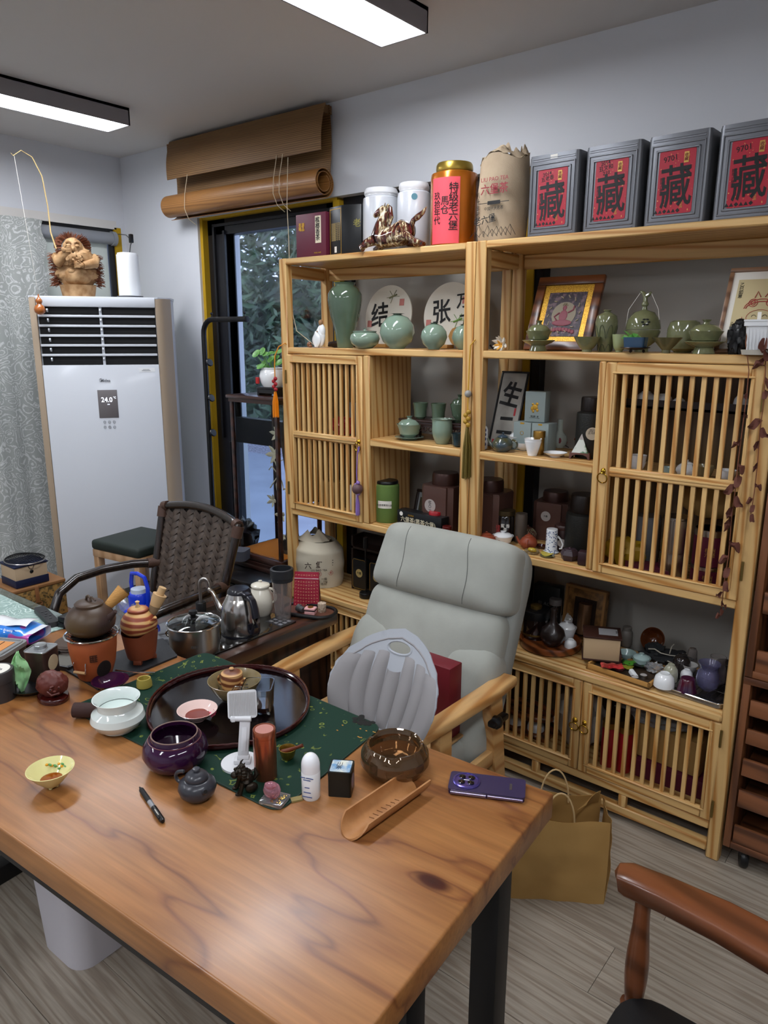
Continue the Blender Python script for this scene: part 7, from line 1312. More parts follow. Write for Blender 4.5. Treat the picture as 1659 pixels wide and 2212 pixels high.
vine('shorter dried brown vine hanging along the right post', VP2, [(.10, .045), (.17, .05), (.22, .04), (.32, .035), (.38, .03), (.52, .04), (.56, .038), (.62, .028), (.72, .022), (.82, .025), (.9, .024), (.94, .025), (1.0, .028)], 0)
# --- middle shelf, left unit
t = thing('carved_display_stand', 'dark carved wooden display stand behind the celadon cups', 'stand', (-1.72, 2.50, ZM)); cwd = mat('dark_rosewood', '#2c1512', .35, coat=.3)
obj('top', B().box(-.17, .17, -.07, .07, .075, .084, bev=.002).box(-.165, .165, -.065, .065, .062, .075, bev=.003), cwd, t)
for x in (-.155, .155):
    for y in (-.055, .055): obj('leg', B().box(x-.01, x+.01, y-.01, y+.01, 0, .062, bev=.002), cwd, t)
ap_ = B()
for k in range(12): ap_.tube([(-.138+.025*k+.009*cos(q), -.058, .048+.009*sin(q)) for q in [2*pi*j/8 for j in range(8)]], .0024, 4, closed=True)
obj('carved_apron', ap_.box(-.15, .15, -.06, -.056, .055, .064), cwd, t, kind='stuff')
SC = [(0, 0), (.52, 0), (.55, .04), (.80, .12), (.84, .5), (1, 1), (.96, 1), (.78, .5), (.7, .18), (0, .12)]
vessel('green_cup', 'small dark celadon cup on the carved stand, beside the panel', 'cup', (-1.805, 2.470, 1.369, 0.066, 0.032), SC, cel_dark, 'celadon cups on the carved stand'); vessel('green_cup', 'small dark celadon cup on the carved stand, nearer the post', 'cup', (-1.714, 2.470, 1.369, 0.068, 0.032), SC, cel_dark, 'celadon cups on the carved stand')
gaiwan('dark celadon lidded cup with saucer on the carved stand half behind the post', (-1.613, 2.470, 1.369, 0.108, 0.050), cel_dark, 1.3)
gaiwan('celadon lidded cup on a saucer at the front of the middle shelf', (-1.832, 2.430, 1.284, 0.097, 0.061), cel, 1.14); a = (-1.656, 2.415, 1.284, 0.099, 0.042)
t = thing('celadon_pitcher', 'small celadon fairness pitcher at the front of the middle shelf', 'pitcher', a[:3]); h, r = a[3:]; obj('body', B().lathe(sc_([(0, 0), (.58, 0), (.62, .02), (.9, .3), (1, .55), (.96, .8), (.90, .95), (.97, 1.0), (.93, 1.0), (.85, .94), (.9, .55), (.6, .08), (0, .05)], r, h), 36, fl=lambda q, z_: 1+(.14*max(0, cos(q-R_(215)))**8 if z_ > h*.9 else 0)), cel, t)
vessel('dark_blue_cup', 'small dark blue green cup beside the celadon pitcher', 'cup', (-1.560, 2.387, 1.284, 0.052, 0.029), SC, mat('dark_teal_glaze', '#1d2f33', .12, coat=.7))
# --- middle shelf, right unit
a = (-1.460, 2.400, 1.284, 0.111, 0.021); t = thing('blue_white_bottle', 'small blue and white porcelain bottle beside the post', 'bottle', a[:3]); h, r = a[3:]; obj('body', B().lathe(sc_([(0, 0), (.9, 0), (1, .05), (1, .66), (.8, .76), (.5, .80), (.55, .84), (.55, .96), (.3, 1), (0, 1)], r, h), 24), porc, t)
blp = mat('cobalt_print', '#1c2f6e', .3); cb = B()
for zz in (.12, .3, .45, .6): cb.blob((*pol(R_(300), r*.97)[:2], h*zz), (.006, .004, .008), 8, 6).blob((*pol(R_(330), r*.97)[:2], h*(zz+.06)), (.005, .004, .007), 8, 6)
obj('cobalt_pattern', cb, blp, t, kind='stuff')
def cal_art(t, M0, w, h): txt(t, '生', .085, ink, M0 @ T(0, -.001, h*.67) @ RY(10) @ FR, fat=.025, sy=1.2); txt(t, '二', .07, ink, M0 @ T(0, -.001, h*.27) @ FR, fat=.03, sy=1.3); obj('seal', B().box(.026, .034, -.001, 0, h*.42, h*.52, M=M0).box(-.045, -.036, -.001, 0, h*.06, h*.1, M=M0), sealr, t)
frame('calligraphy_frame', 'black framed ink calligraphy on grey paper leaning on the middle shelf', -1.418, 2.47, ZM, .118, .300, .007, 18, blk, mat('grey_ink_paper', '#a9a59c', .8, var=(14, .3, .7), col2='#8f8c86'), cal_art, .012)
lbm = mat('pale_blue_card', '#8b9896', .55); 
def bbox(label, x, y, z, w, d, h_, big=False, rz=0):
    t = thing('pale_blue_box', label, 'box', (x, y, z), rz, 'pale blue tea boxes'); obj('box', B().box(-w/2, w/2, 0, d, 0, h_, bev=.0015), lbm, t)
    if big:
        gd = B()
        for q in ((0, .055, .012, .010), (.008, .067, .006, .006), (-.010, .05, .006, .008), (.010, .044, .005, .006), (-.006, .04, .004, .006), (-.008, .066, .005, .004)): gd.blob((q[0], -.001, q[1]), (q[2], .0012, q[3]), 12, 6)
        obj('gold_emblem', gd, gdp, t); txt(t, '茶之韵 · 品\n━━━━━━', .0065, ink, T(0, -.0008, .018) @ FR)
    else: obj('gold_ring', B().tube([(.007*cos(q), -.0006, h_*.62+.007*sin(q)) for q in [2*pi*k/14 for k in range(14)]], .0008, 4, closed=True).box(-.008, .008, -.001, 0, h_-.007, h_-.001), gdp, t)
    return t
bbox('pale blue tea box with gold beast on top of two smaller boxes', -1.284, 2.475, ZM+.108, .078, .055, .112, True, 8); bbox('lower pale blue tea box under the gold beast box, left of the pair', -1.325, 2.46, ZM, .072, .07, .106); bbox('lower pale blue tea box under the gold beast box, right of the pair', -1.251, 2.46, ZM, .068, .07, .106)
a = (-1.062, 2.480, 1.284, 0.212, 0.053); dcn = can('dark_canister', 'tall black textured tea canister with round label on the middle shelf', 'canister', a, mat('dark_textured_tin', '#1f1f1c', .5, metal=.3, bump=(200, .4)), mat('dark_lid', '#1e1613', .35, metal=.4), .72, .74)
disc(dcn, .022, RZ(-62) @ T(a[4]*1.0, 0, a[3]*.42) @ RY(90), mat('label_cream', '#bdb5a5', .6)); ctxt(dcn, a[4]*1.0, -62, a[3]*.45, '四川\n正乌制', .010, ink); 
a = (-1.248, 2.620, 1.284, 0.109, 0.031); t = thing('white_bottle_vase', 'white bottle vase with long neck and red print on the middle shelf', 'vase', a[:3]); h, r = a[3:]; obj('body', B().lathe(sc_([(0, 0), (.55, 0), (.58, .03), (.9, .12), (1, .28), (.88, .42), (.5, .52), (.36, .62), (.34, .96), (.37, 1), (.3, 1), (0, .98)], r, h), 32), mat('pale_green_porcelain', '#b9c6bf', .1, coat=.6), t); obj('red_print', B().blob((*pol(R_(300), r*.95)[:2], h*.28), (.006, .004, .011), 10, 6, .5, 40), mat('iron_red', '#8a4048', .4), t)
a = (-1.366, 2.391, 1.284, 0.074, 0.040); teapot('blue_green_teapot', 'small teapot with blue top and mossy brown base on the middle shelf', a, mat('blue_moss_glaze', '#4c4a28', .2, coat=.5, var=(30, .35, .65), col2='#3c4e5a'), R_(205), R_(20), lidm=mat('blue_grey_glaze', '#34434f', .15, coat=.6), bodyh=.72)
gaiwan('white lidded cup with small blue flowers behind the blue green teapot', (-1.356, 2.503, 1.284, 0.072, 0.045), porc, 1.0, rim=1); bf = B()
for q in (285, 300, 315): bf.blob(pol(R_(q), .026, .02), (.004, .003, .005), 8, 6)
vessel('white_cup', 'small white cup between the white lidded cups', 'cup', (-1.318, 2.464, 1.284, 0.029, 0.029), CUPP, porc)
a = (-1.235, 2.379, 1.284, 0.052, 0.031); vessel('white_cup', 'tall white tapered cup at the front of the middle shelf, lower of two stacked', 'cup', a, dish(1, 1, .05, .55, .04, 1.1), porc, 'stacked white cups'); vessel('white_cup', 'white tapered cup stacked inside the tall cup at the shelf front', 'cup', (a[0], a[1], a[2]+.009, a[3], a[4]*1.02), dish(1, 1, .05, .55, .04, 1.1), porc, 'stacked white cups')
gaiwan('white lidded cup with saucer behind the stacked white cups', (-1.264, 2.550, 1.284, 0.065, 0.038), porc, 1.25)
vessel('white_saucer', 'shallow white saucer at the front of the middle shelf', 'saucer', (-1.157, 2.403, 1.284, 0.016, 0.042), dish(1, 1, .04, .45, .15, 1.3), porc, seg=36)
vessel('gold_lidded_tin', 'small gold lidded tin before the pale blue boxes', 'tin', (-1.232, 2.420, 1.284, 0.085, 0.022), [(0, 0), (.9, 0), (.9, .7), (1, .72), (1, .97), (.95, 1), (0, 1)], mat('gold_tin', '#9a7434', .3, metal=.8))
for q, lb in (((-1.242, 2.643, 1.284, 0.036, 0.016), 'round orange dried flower ball beside the white saucer'), ((-1.230, 2.752, 1.284, 0.026, 0.016), 'round orange dried flower ball before the dark canister')):
    t = thing('dried_flower_ball', lb, 'dried flower', (q[0], q[1], ZM+.018), group='dried flower balls'); random.seed(6); fb = B()
    for k in range(60):
        d = Vector((random.gauss(0, 1), random.gauss(0, 1), random.gauss(0, 1))).normalized()*.013; fb.blob(d, (.0034, .0034, .0034), 6, 4)
    obj('petals', fb, mat('burnt_orange', '#9c3a14', .7), t, kind='stuff'); obj('stalk', B().tube([(0, 0, 0), (.012, -.006, -.01), (.03, -.012, -.016)], .0014, 5), dk, t)
t = thing('ceramic_pyramid', 'green and white glazed ceramic pyramid on an arched wooden bridge', 'ornament', (-1.072, 2.428, 1.284), 12); obj('pyramid', B().poly([(-.028, -.022, .022), (.028, -.022, .022), (.028, .022, .022), (-.028, .022, .022), (0, 0, .085)], [(0, 1, 4), (1, 2, 4), (2, 3, 4), (3, 0, 4), (3, 2, 1, 0)]), mat('green_white_glaze', '#c9cfc8', .1, coat=.8, var=(25, .45, .55), col2='#4f7a5c'), t, ang=20)
obj('peak', B().poly([(-.0085, -.0068, .068), (.0085, -.0068, .068), (.0085, .0068, .068), (-.0085, .0068, .068), (0, 0, .0875)], [(0, 1, 4), (1, 2, 4), (2, 3, 4), (3, 0, 4), (3, 2, 1, 0)]), mat('pale_steel', '#b0a9a4', .25, metal=.8), t, ang=20)
ar_ = [(-.036, 0), (-.030, .0), (-.026, .010), (-.012, .016), (.012, .016), (.026, .010), (.030, 0), (.036, 0), (.034, .022), (-.034, .022)]; obj('arched_bridge', B().prism(ar_, -.024, .024, M=RX(90)), mat('pinkish_wood', '#5e3e38', .4), t)
# --- lower shelf, left unit
a = (-1.953, 2.435, 0.915, 0.180, 0.053); t = can('green_canister', 'olive green textured tea canister with black lid and white label', 'canister', a, mat('moss_paper', '#5f7a3a', .8, bump=(200, .3)), blk, .88, .90, 1.0); curved(t, a[4], a[3]*.36, a[3]*.54, 262, 330, paperw); ctxt(t, a[4], 297, a[3]*.44, '陈皮老普洱六堡', .0095, ink)
def pr_art(t, M0, w, h): obj('landscape', B().box(-w*.26, w*.26, -.002, 0, h*.16, h*.74, M=M0), mat('dark_landscape', '#262a20', .6, var=(30, .4, .6), col2='#4a4024'), t)
frame('small_picture_frame', 'small dark wooden picture frame behind the green canister', -1.835, 2.53, ZL, .10, .135, .014, 16, dk, mat('grey_mount', '#8a8e90', .7), pr_art, .012)
def sqtin(label, x, y, z, w, h_, lr, lab=None, rz=0, grp='brown square tea tins'):
    t = thing('brown_tea_tin', label, 'tin', (x, y, z), rz, grp); q = w/2; c = q*.28; P = [(-q+c, -q), (q-c, -q), (q-c, -q+c*.5), (q, -q+c), (q, q-c), (q-c, q), (-q+c, q), (-q, q-c), (-q, -q+c), (-q+c, -q+c*.5)]
    obj('body', B().prism(P, 0, h_*.78).prism([(a_*.97, b_*.97) for a_, b_ in P], h_*.78, h_*.80), bronze, t); obj('lid', B().lathe([(0, h_*.79), (lr, h_*.79), (lr*1.02, h_*.81), (lr, h_*.96), (lr*.93, h_), (0, h_*1.0)], 32), mat('brown_lid_metal', '#3e2620', .35, metal=.4), t)
    if lab: disc(t, lab[0], T(lab[2], -q-.001, h_*lab[3]) @ FR, mat('label_grey', '#a39a94', .6)); txt(t, lab[1], lab[4], ink, T(lab[2], -q-.0022, h_*lab[3]) @ FR, fat=.008)
    return t
sqtin('brown square tea tin with grey round label beside the small picture', -1.665, 2.46, ZL, .155, .245, .055, (.027, '红\n八\n二', -.02, .47, .0145), 0); sqtin('brown square tea tin behind the post, no label in view', -1.478, 2.50, ZL, .155, .235, .055); 
a = (-1.262, 2.628, 0.915, 0.191, 0.080); sqtin('brown square tea tin with round gold picture label on the right shelf', a[0], a[1]+.02, ZL, a[4]*1.75, a[3], a[4]*.62, (.020, '六堡', -.01, .52, .008), 5)
a = (-1.077, 2.500, 0.915, 0.227, 0.063); can('dark_round_canister', 'dark brown round canister with wide lid beside the brown tea tin', 'canister', a, mat('dark_textured_tin', '#1f1f1c'), mat('dark_lid', '#1e1613'), .76, .68, 1.0, None, .06)
a = (-1.153, 2.500, 0.915, 0.100, 0.032); t = can('small_brown_canister', 'small dark brown canister with pale round label before the big canister', 'canister', a, mat('deep_brown', '#2a1613', .35), mat('deep_brown_lid', '#351d18', .3), .96, .80); disc(t, .016, RZ(-70) @ T(a[4]*1.0, 0, a[3]*.35) @ RY(90), mat('label_grey', '#a39a94'))
g = thing('black_carton', 'long black tea carton with gold mountain print on the lower shelf', 'box', (-1.834, 2.356, 0.915), -4); Lb = .235; obj('carton', B().box(0, Lb, 0, .05, 0, .082, bev=.001), bm, g); txt(g, '六堡茶(黑茶六堡)', .0245, mat('cream_print2', '#c9c0a4', .6), T(Lb*.48, -.0008, .045) @ FR, fat=.01); txt(g, 'LIUPAO TEA', .010, mat('cream_print2', '#c9c0a4'), T(Lb*.30, -.0008, .022) @ FR); disc(g, .009, T(.022, -.0002, .068) @ FR, paperw, 'round_seal'); txt(g, '农家茶业', .008, gdp, T(.075, -.0008, .066) @ FR)
mn = B()
for k in range(8): mn.poly([(.05+.02*k, -.0007, .004), (.066+.02*k, -.0007, .02+.03*abs(sin(k*1.9+.4))), (.086+.02*k, -.0007, .004)], [(0, 1, 2)])
obj('gold_mountains', mn, mat('olive_gold', '#6e5c2c', .5), g, kind='stuff')
rt_ = [(0, 0), (.95, 0), (1, .03), (1, .7), (1.04, .72), (1.04, .97), (.98, 1), (0, 1)]; rdm = mat('red_tin', '#9c1420', .3, coat=.3); drm = mat('dark_red_tin', '#5a1410', .3, metal=.4)
vessel('red_tin', 'small bright red round tin behind the black carton', 'tin', (-1.660, 2.385, ZL, .095, .026), rt_, rdm); vessel('red_tin', 'small dark red round tin between green canister and small picture', 'tin', (-1.885, 2.47, ZL, .058, .016), rt_, drm); vessel('red_tin', 'small dark red round tin at the right end of the black carton', 'tin', (-1.575, 2.345, ZL, .055, .018), rt_, drm)
# --- lower shelf, right unit
t = thing('dark_glass_jar', 'dark glass jar with gold lid and pale print on the right lower shelf', 'jar', ((-1.390, 2.480, 0.915, 0.116, 0.031)[0], 2.48, ZL)); obj('body', B().lathe([(0, 0), (.034, 0), (.036, .01), (.036, .10), (.03, .108), (0, .108)], 28), mat('dark_jar_glass', '#15100f', .08, coat=.7), t); obj('lid', B().lathe([(0, .106), (.037, .106), (.037, .124), (0, .126)], 28), mat('bronze_lid', '#4f422c', .35, metal=.7), t); txt(t, '桂\n香', .02, mat('red_print3', '#a83a38', .5), RZ(10) @ T(-.016, -.037, .05) @ FR); txt(t, '蜜 香\n茶', .016, paperw, RZ(20) @ T(.006, -.037, .06) @ FR)
vessel('grey_tin', 'plain grey tin beside the dark glass jar', 'tin', (-1.331, 2.500, 0.915, 0.116, 0.024), [(0, 0), (.97, 0), (1, .02), (1, .9), (.96, .93), (.96, 1), (0, 1)], mat('warm_grey_tin', '#5e544b', .4, metal=.4))
a = (-1.506, 2.553, 0.915, 0.037, 0.030); vessel('glass_beaker', 'small clear glass beaker behind the headrest of the recliner', 'beaker', a, [(0, 0), (.9, 0), (1, .06), (1, 1), (.95, 1), (.94, .08), (0, .06)], glass)
rtc = mat('terracotta_teapot', '#8a3f26', .45); 
teapot('clay_teapot', 'reddish clay teapot with gold knob dot just above the recliner headrest', (-1.420, 2.390, 0.915, 0.049, 0.038), rtc, None, R_(15)); t = gaiwan('wide shallow white lidded bowl with painted blue flowers', (-1.373, 2.436, 0.915, 0.050, 0.042), porc, 0); fb = B()
for q, zz in ((270, .026), (300, .028), (330, .026), (250, .024)): fb.blob(pol(R_(q), .0235, zz), (.005, .004, .002), 8, 5)
obj('blue_flowers', fb, blp, t, kind='stuff')
a = (-1.326, 2.549, 0.915, 0.058, 0.033); t = teapot('netted_teapot', 'brown teapot wrapped in pale string net behind the red clay teapot', a, mat('dark_net_clay', '#4a2a20', .5), R_(200), R_(340)); nb = B(); r = a[4]; h = a[3]*.78
for k in range(16):
    for d in (-1, 1): nb.tube([(r*1.03*sin(pi*(.25+.6*j/8))*cos(2*pi*k/16+d*j*.16), r*1.03*sin(pi*(.25+.6*j/8))*sin(2*pi*k/16+d*j*.16), h*(.1+.95*j/8)) for j in range(9)], .0009, 4)
obj('string_net', nb, mat('net_string', '#8a8266', .8), t, kind='stuff')
teapot('red_clay_teapot', 'round red clay teapot at the front of the lower shelf', (-1.264, 2.441, 0.915, 0.058, 0.033), rtc, R_(200), R_(290), bodyh=.80)
a = (-1.172, 2.446, 0.915, 0.091, 0.022); t = thing('patterned_mug', 'tall white mug with blue star pattern turned upside down', 'mug', a[:3]); h, r = a[3:]
def starm():
    m, t_, p, N, L = nt('blue_star_porcelain'); I = p.inputs; tc = N('TexCoord'); vo = N('TexVoronoi', Scale=150.0); L(tc.outputs['Object'], vo.inputs['Vector']); rp = N('ValToRGB'); ramp(rp, [(.22, lin('#1f3768')), (.32, lin('#8798b4')), (.45, lin('#dfe3e8'))]); L(vo.outputs['Distance'], rp.inputs[0]); L(rp.outputs[0], I['Base Color']); I['Roughness'].default_value = .15; I['Coat Weight'].default_value = .5; return m
obj('body', B().lathe([(0, 0), (r*1.08, 0), (r*1.1, .003), (r, h*.2), (r*.95, h*.97), (0, h*.97)], 32), starm(), t); obj('base', B().lathe([(0, h*.97), (r*.95, h*.97), (r*.9, h), (0, h)], 28), porc, t); obj('handle', B().tube([pol(R_(30), r*.95, h*.7), pol(R_(30), r*1.5, h*.55), pol(R_(30), r*1.9, h*.35), pol(R_(30), r*1.7, h*.18), pol(R_(30), r*1.3, h*.16)], .0036, 8), porc, t)
teapot('olive_teapot', 'olive green glazed teapot with black lid behind the purple clay teapot', (-1.116, 2.526, 0.915, 0.054, 0.037), mat('olive_glaze', '#4a421c', .12, coat=.7), None, R_(330), lidm=mat('black_glaze', '#141010', .1, coat=.7)); a = (-1.078, 2.405, 0.915, 0.046, 0.036)
t = thing('hexagonal_teapot', 'dark purple clay hexagonal teapot at the front of the lower shelf', 'teapot', a[:3], 10); h, r = a[3:]; hx = mat('purple_brown_clay', '#32232a', .4); obj('body', B().lathe(sc_([(0, 0), (.8, 0), (1, .45), (.75, .8), (0, .8)], r, h), 6), hx, t, ang=20); obj('lid', B().lathe(sc_([(.6, .8), (.55, .88), (.15, .92), (.12, 1), (0, 1)], r, h), 6), hx, t, ang=20); obj('handle', loop_handle(B(), R_(-5), r*.9, h*.3, h*.75, r*.45, .003), hx, t)
obj('wood_slice', B().lathe([(0, 0), (.026, 0), (.028, .003), (.027, .010), (0, .010)], 20, fl=lambda q, z_: 1+.05*sin(5*q)), mat('bark_slice', '#5c4a2c', .8, var=(60, .4, .6), col2='#96825a'), loc=(-1.225, 2.393, 0.915), label='round slice of bark covered wood holding a yellow stone', cat='coaster')
obj('yellow_stone', B().blob((0, 0, .008), (.018, .011, .008), 18, 10, .2, 30), mat('jade_yellow', '#a8912c', .25), loc=(-1.212, 2.371, 0.926), label='polished yellow stone on the wood slice', cat='stone')
t = thing('lemon_coaster', 'yellow dried lemon slice on a small green plate at the shelf front', 'coaster', (-1.158, 2.387, 0.915)); obj('plate', B().lathe([(0, 0), (.02, 0), (.027, .005), (0, .004)], 24), cel_olive, t); obj('lemon_slice', B().surf(lambda u, v: (.022*v*cos(2*pi*u), .018*v*sin(2*pi*u), .007+.008*v*cos(2*pi*u)**2), 24, 4, cu=True, t=0).tube([(.022*cos(q), .018*sin(q), .007+.008*cos(q)**2) for q in [2*pi*k/24 for k in range(24)]], .002, 5, closed=True), mat('lemon_yellow', '#b0a03c', .5), t)
obj('red_ink_dish', B().lathe(sc_(dish(1, 1, .1, .6, .1, 1.6), .019, .012), 20, sx=1.3), mat('dark_cherry', '#3a0c0e', .2, coat=.5), loc=(-1.227, 2.471, 0.915), label='tiny dark red dish behind the lemon slice', cat='dish')
vessel('blue_saucer', 'white and blue patterned saucer under the upside down mug', 'saucer', (*(-1.171, 2.443, 0.915), .004, .030), [(0, 0), (.9, 0), (1, 1), (.9, .8), (0, .6)], starm()); obj('leather_case', B().box(-.018, .018, -.02, .02, 0, .05, bev=.006), mat('dark_plum_leather', '#2c161c', .5, bump=(80, .5)), loc=(-1.015, 2.380, 0.915), rz=15, label='small dark plum case with pale blue top beside the divider', cat='case'); 
# --- counter, left unit
x, y, z, h, r = (-2.387, 2.450, 0.537, 0.214, 0.131); cv_ = mat('canvas', '#c4bba6', .85, bump=(40, .3)); t = thing('canvas_tea_bag', 'cream canvas drawstring bag printed with black characters on the left counter', 'bag', (x, y, z))
def cvf(u, v):
    a_ = 2*pi*u; n = .035*noise.noise(Vector((cos(a_)*2, sin(a_)*2, v*5)))+.02*sin(9*a_)*max(0, v-.75)*4*.3; rr = r*(.93+.07*sin(pi*v)+n)*(1-.28*max(0, v-.8)/.2); return (rr*cos(a_), rr*.82*sin(a_), h*v)
obj('cloth', B().surf(cvf, 64, 30, cu=True), cv_, t); obj('drawn_mouth', B().surf(lambda u, v: (lambda a_: (-.03+r*(.66-.45*v)*cos(a_)*(1+.05*sin(11*a_)), r*.55*(1-.5*v)*sin(a_), h*.985+.035*v+.014*sin(3*a_+1)*v))(2*pi*u), 60, 6, cu=True), cv_, t)
obj('drawstring', B().tube([(-r*.85, -r*.3, h*.92), (-r*1.02, -r*.25, h*.86), (-r*1.0, -r*.2, h*.80), (-r*.9, -r*.15, h*.86)], .003, 5), blk, t)
MCV = RZ(22) @ T(.0, -r*.88, 0)
for s_, dx, zz in (('六', -.045, .52), ('堡', .005, .545), ('茶', .052, .58)): txt(t, s_, .034, mat('maroon_ink', '#2c1216', .7), RZ(42+dx*450*.35) @ T(dx*.75, -r*.90, h*zz) @ FR, fat=.01)
txt(t, 'LIU BAO TEA', .013, ink, RZ(44) @ T(.0, -r*.91, h*.43) @ FR)
for dx, s_ in ((-.04, '陈'), (.0, '藏'), (.038, '香')): M_ = RZ(44+dx*300) @ T(dx*.8, -r*.93, h*(.35+dx*.3)); obj('red_ring', B().tube([M_ @ Vector((.011*cos(q), 0, .011*sin(q))) for q in [2*pi*k/18 for k in range(18)]], .0007, 4, closed=True), sealr, t); txt(t, s_, .012, sealr, M_ @ FR)
txt(t, '等 级：一级\n净含量：1kg\n广西 · 梧州', .014, ink, RZ(44) @ T(.0, -r*.93, h*.17) @ FR)
t = thing('pole_lamp', 'small black pole lamp with round base on the left counter', 'lamp', (-2.062, 2.418, 0.537)); obj('base', B().lathe([(0, 0), (.028, 0), (.03, .003), (.03, .022), (.028, .025), (0, .025)], 28), blk, t); obj('pole', B().tube([(0, 0, .024), (0, 0, .26)], .003, 8), blk, t); obj('head', B().lathe([(0, .235), (.011, .235), (.011, .285), (0, .285)], 16), blk, t)
t = thing('wooden_case', 'dark wooden display case holding two framed tea tins behind the pole lamp', 'case', (-2.075, 2.50, ZC), 0); obj('back', B().box(-.12, .12, .05, .06, 0, .26), dk, t); obj('side', B().box(-.12, -.11, -.03, .06, 0, .26), dk, t); obj('shelf', B().box(-.12, .12, -.03, .06, .20, .21), dk, t)
for k, lb in enumerate(('black tin with gold outline and round seal, left of two in the wooden case', 'black tin with gold outline and round seal, right of two in the wooden case')):
    q = thing('black_outlined_tin', lb, 'tin', (-2.145+.105*k, 2.468, ZC), group='black outlined tins'); obj('body', B().prism(rrect(.088, .15, .012, 3, 0, .08), -.03, 0, M=FR @ T(0, 0, 0)), mat('black_card', '#101214'), q); obj('outline', B().tube([(a_, -.0005, b_+.08) for a_, b_ in rrect(.080, .142, .012, 3)], .0008, 4, closed=True), gdp, q); disc(q, .020, T(0, -.0002, .085) @ FR, mat('tan_seal', '#a8935c', .6)); txt(q, '六堡', .014, ink, T(0, -.0015, .085) @ FR)
# --- counter, right unit
x, y, z, h, r = (-1.160, 2.459, 0.537, 0.000, 0.119)
wdt = wood('oiled_wood', '#8a4a22', '#4a2410', 0, scale=12, dist=2, rough=.3, coat=.4, sq=.5, ovar=.02); tr2 = thing('round_wood_tray', 'round dark oiled wooden tray on the right counter', 'tray', (x, y, z)); obj('tray', B().lathe([(0, 0), (r*.9, 0), (r*.97, .006), (r, .022), (r*.98, .030), (r*.93, .030), (r*.88, .010), (0, .008)], 56), wdt, tr2)
ZR = ZC+.009
a = (-1.241, 2.487, 0.546, 0.125, 0.054); t = thing('black_lid_jar', 'glass jar with wide black lid and gold knob on the round tray', 'jar', a[:3]); h, r = a[3:]; obj('body', B().lathe(sc_([(0, 0), (.9, 0), (.92, .08), (.95, .1), (1, .2), (1, .66), (0, .66)], r, h), 36), mat('dark_liquid_glass', '#1c1210', .05, coat=1), t); obj('gold_band', B().lathe(sc_([(.97, .12), (1.0, .13), (1.0, .19), (.97, .2)], r, h), 36), mat('dull_gold', '#7a6232', .35, metal=.8), t); obj('lid', B().lathe(sc_([(0, .66), (1.05, .66), (1.07, .7), (1.05, .92), (.95, .95), (0, .95)], r, h), 36), blk, t); obj('knob', B().lathe(sc_([(0, .95), (.42, .95), (.42, 1.04), (.36, 1.06), (0, 1.06)], r, h), 24), mat('dull_gold', '#7a6232'), t)
vessel('dark_gourd_vase', 'dark clay vase with round belly and thin neck on the round tray', 'vase', (-1.145, 2.445, 0.546, 0.152, 0.049), [(0, 0), (.4, 0), (.8, .12), (1, .28), (.85, .45), (.4, .58), (.26, .66), (.22, .9), (.27, .97), (.24, 1), (0, 1)], mat('rough_dark_clay', '#241b19', .35, bump=(50, .5), coat=.3))
gaiwan('white lidded bowl on the round tray behind the dark vase', (-1.128, 2.531, 0.546, 0.082, 0.039), porc, 0); INV = [(0, .02), (.95, 0), (1, .03), (.98, .4), (.86, .72), (.55, .92), (.46, .94), (.46, 1), (.40, 1), (.38, .96), (0, .95)]
vessel('inverted_white_bowl', 'large grey white bowl turned upside down at the back of the round tray', 'bowl', (-1.156, 2.616, 0.546, 0.084, 0.040), INV, mat('grey_porcelain', '#b4b2ae', .15, coat=.5)); vessel('inverted_white_cup', 'small white cup turned upside down at the front of the round tray', 'cup', (-1.084, 2.478, 0.546, 0.032, 0.024), INV, porc)
can('dark_storage_jar', 'tall dark glass jar with grey lid behind the round tray', 'jar', (-1.194, 2.560, 0.537, 0.156, 0.025), mat('dark_jar_glass', '#15100f'), mat('grey_lid', '#5e5856', .4), .95, .82); t = thing('black_coffee_box', 'black box with pale lettering at the back of the right counter', 'box', (-1.24, 2.57, ZC), 5); obj('box', B().box(-.055, .055, -.0, .05, 0, .195, bev=.002), bm, t); txt(t, 'BLACK', .022, mat('dim_print', '#5e5a56', .6), T(0, -.001, .12) @ FR)
t = thing('corked_bottle', 'dark glass bottle with cork top at the left of the black box', 'bottle', (-1.33, 2.53, ZC)); obj('body', B().lathe([(0, 0), (.03, 0), (.032, .01), (.032, .14), (.014, .18), (.013, .2), (0, .2)], 24), mat('dark_jar_glass', '#15100f'), t); obj('cork', B().lathe([(0, .195), (.016, .195), (.017, .225), (0, .226)], 16), mat('cork_brown', '#4a2c18', .7), t)
t = thing('black_package', 'tall black package behind the recliner at the left of the round tray', 'package', (-1.335, 2.40, ZC)); obj('pouch', B().box(-.028, .028, -.02, .03, 0, .15, bev=.006), bm, t); txt(t, '黑\n金', .016, mat('dim_print', '#5e5a56'), T(0, -.021, .07) @ FR)
g = thing('open_gift_box', 'brown open gift box with carved border holding a copper cylinder', 'box', ((-1.087, 2.600, 0.606)[0], 2.585, ZC), -3); M0 = RX(-6); obj('back', B().box(-.085, .085, .0, .02, 0, .215, bev=.002, M=M0), mat('brown_gift_card', '#5e4020', .5, var=(40, .4, .6), col2='#8a6236'), g)
for a_ in ((-.085, .085, .205, .215), (-.085, .085, 0, .01), (-.085, -.075, .01, .205), (.075, .085, .01, .205)): obj('border', B().box(a_[0], a_[1], -.014, .0, a_[2], a_[3], M=M0), mat('gift_border', '#8a6236', .5), g)
obj('inset', B().box(-.045, .045, -.004, .0, .03, .17, M=M0), dk, g); obj('copper_cylinder', B().tube([M0 @ Vector((.008, -.016, .035)), M0 @ Vector((.008, -.016, .155))], .026, 24), mat('dull_copper', '#7a5a40', .3, metal=.7), g)
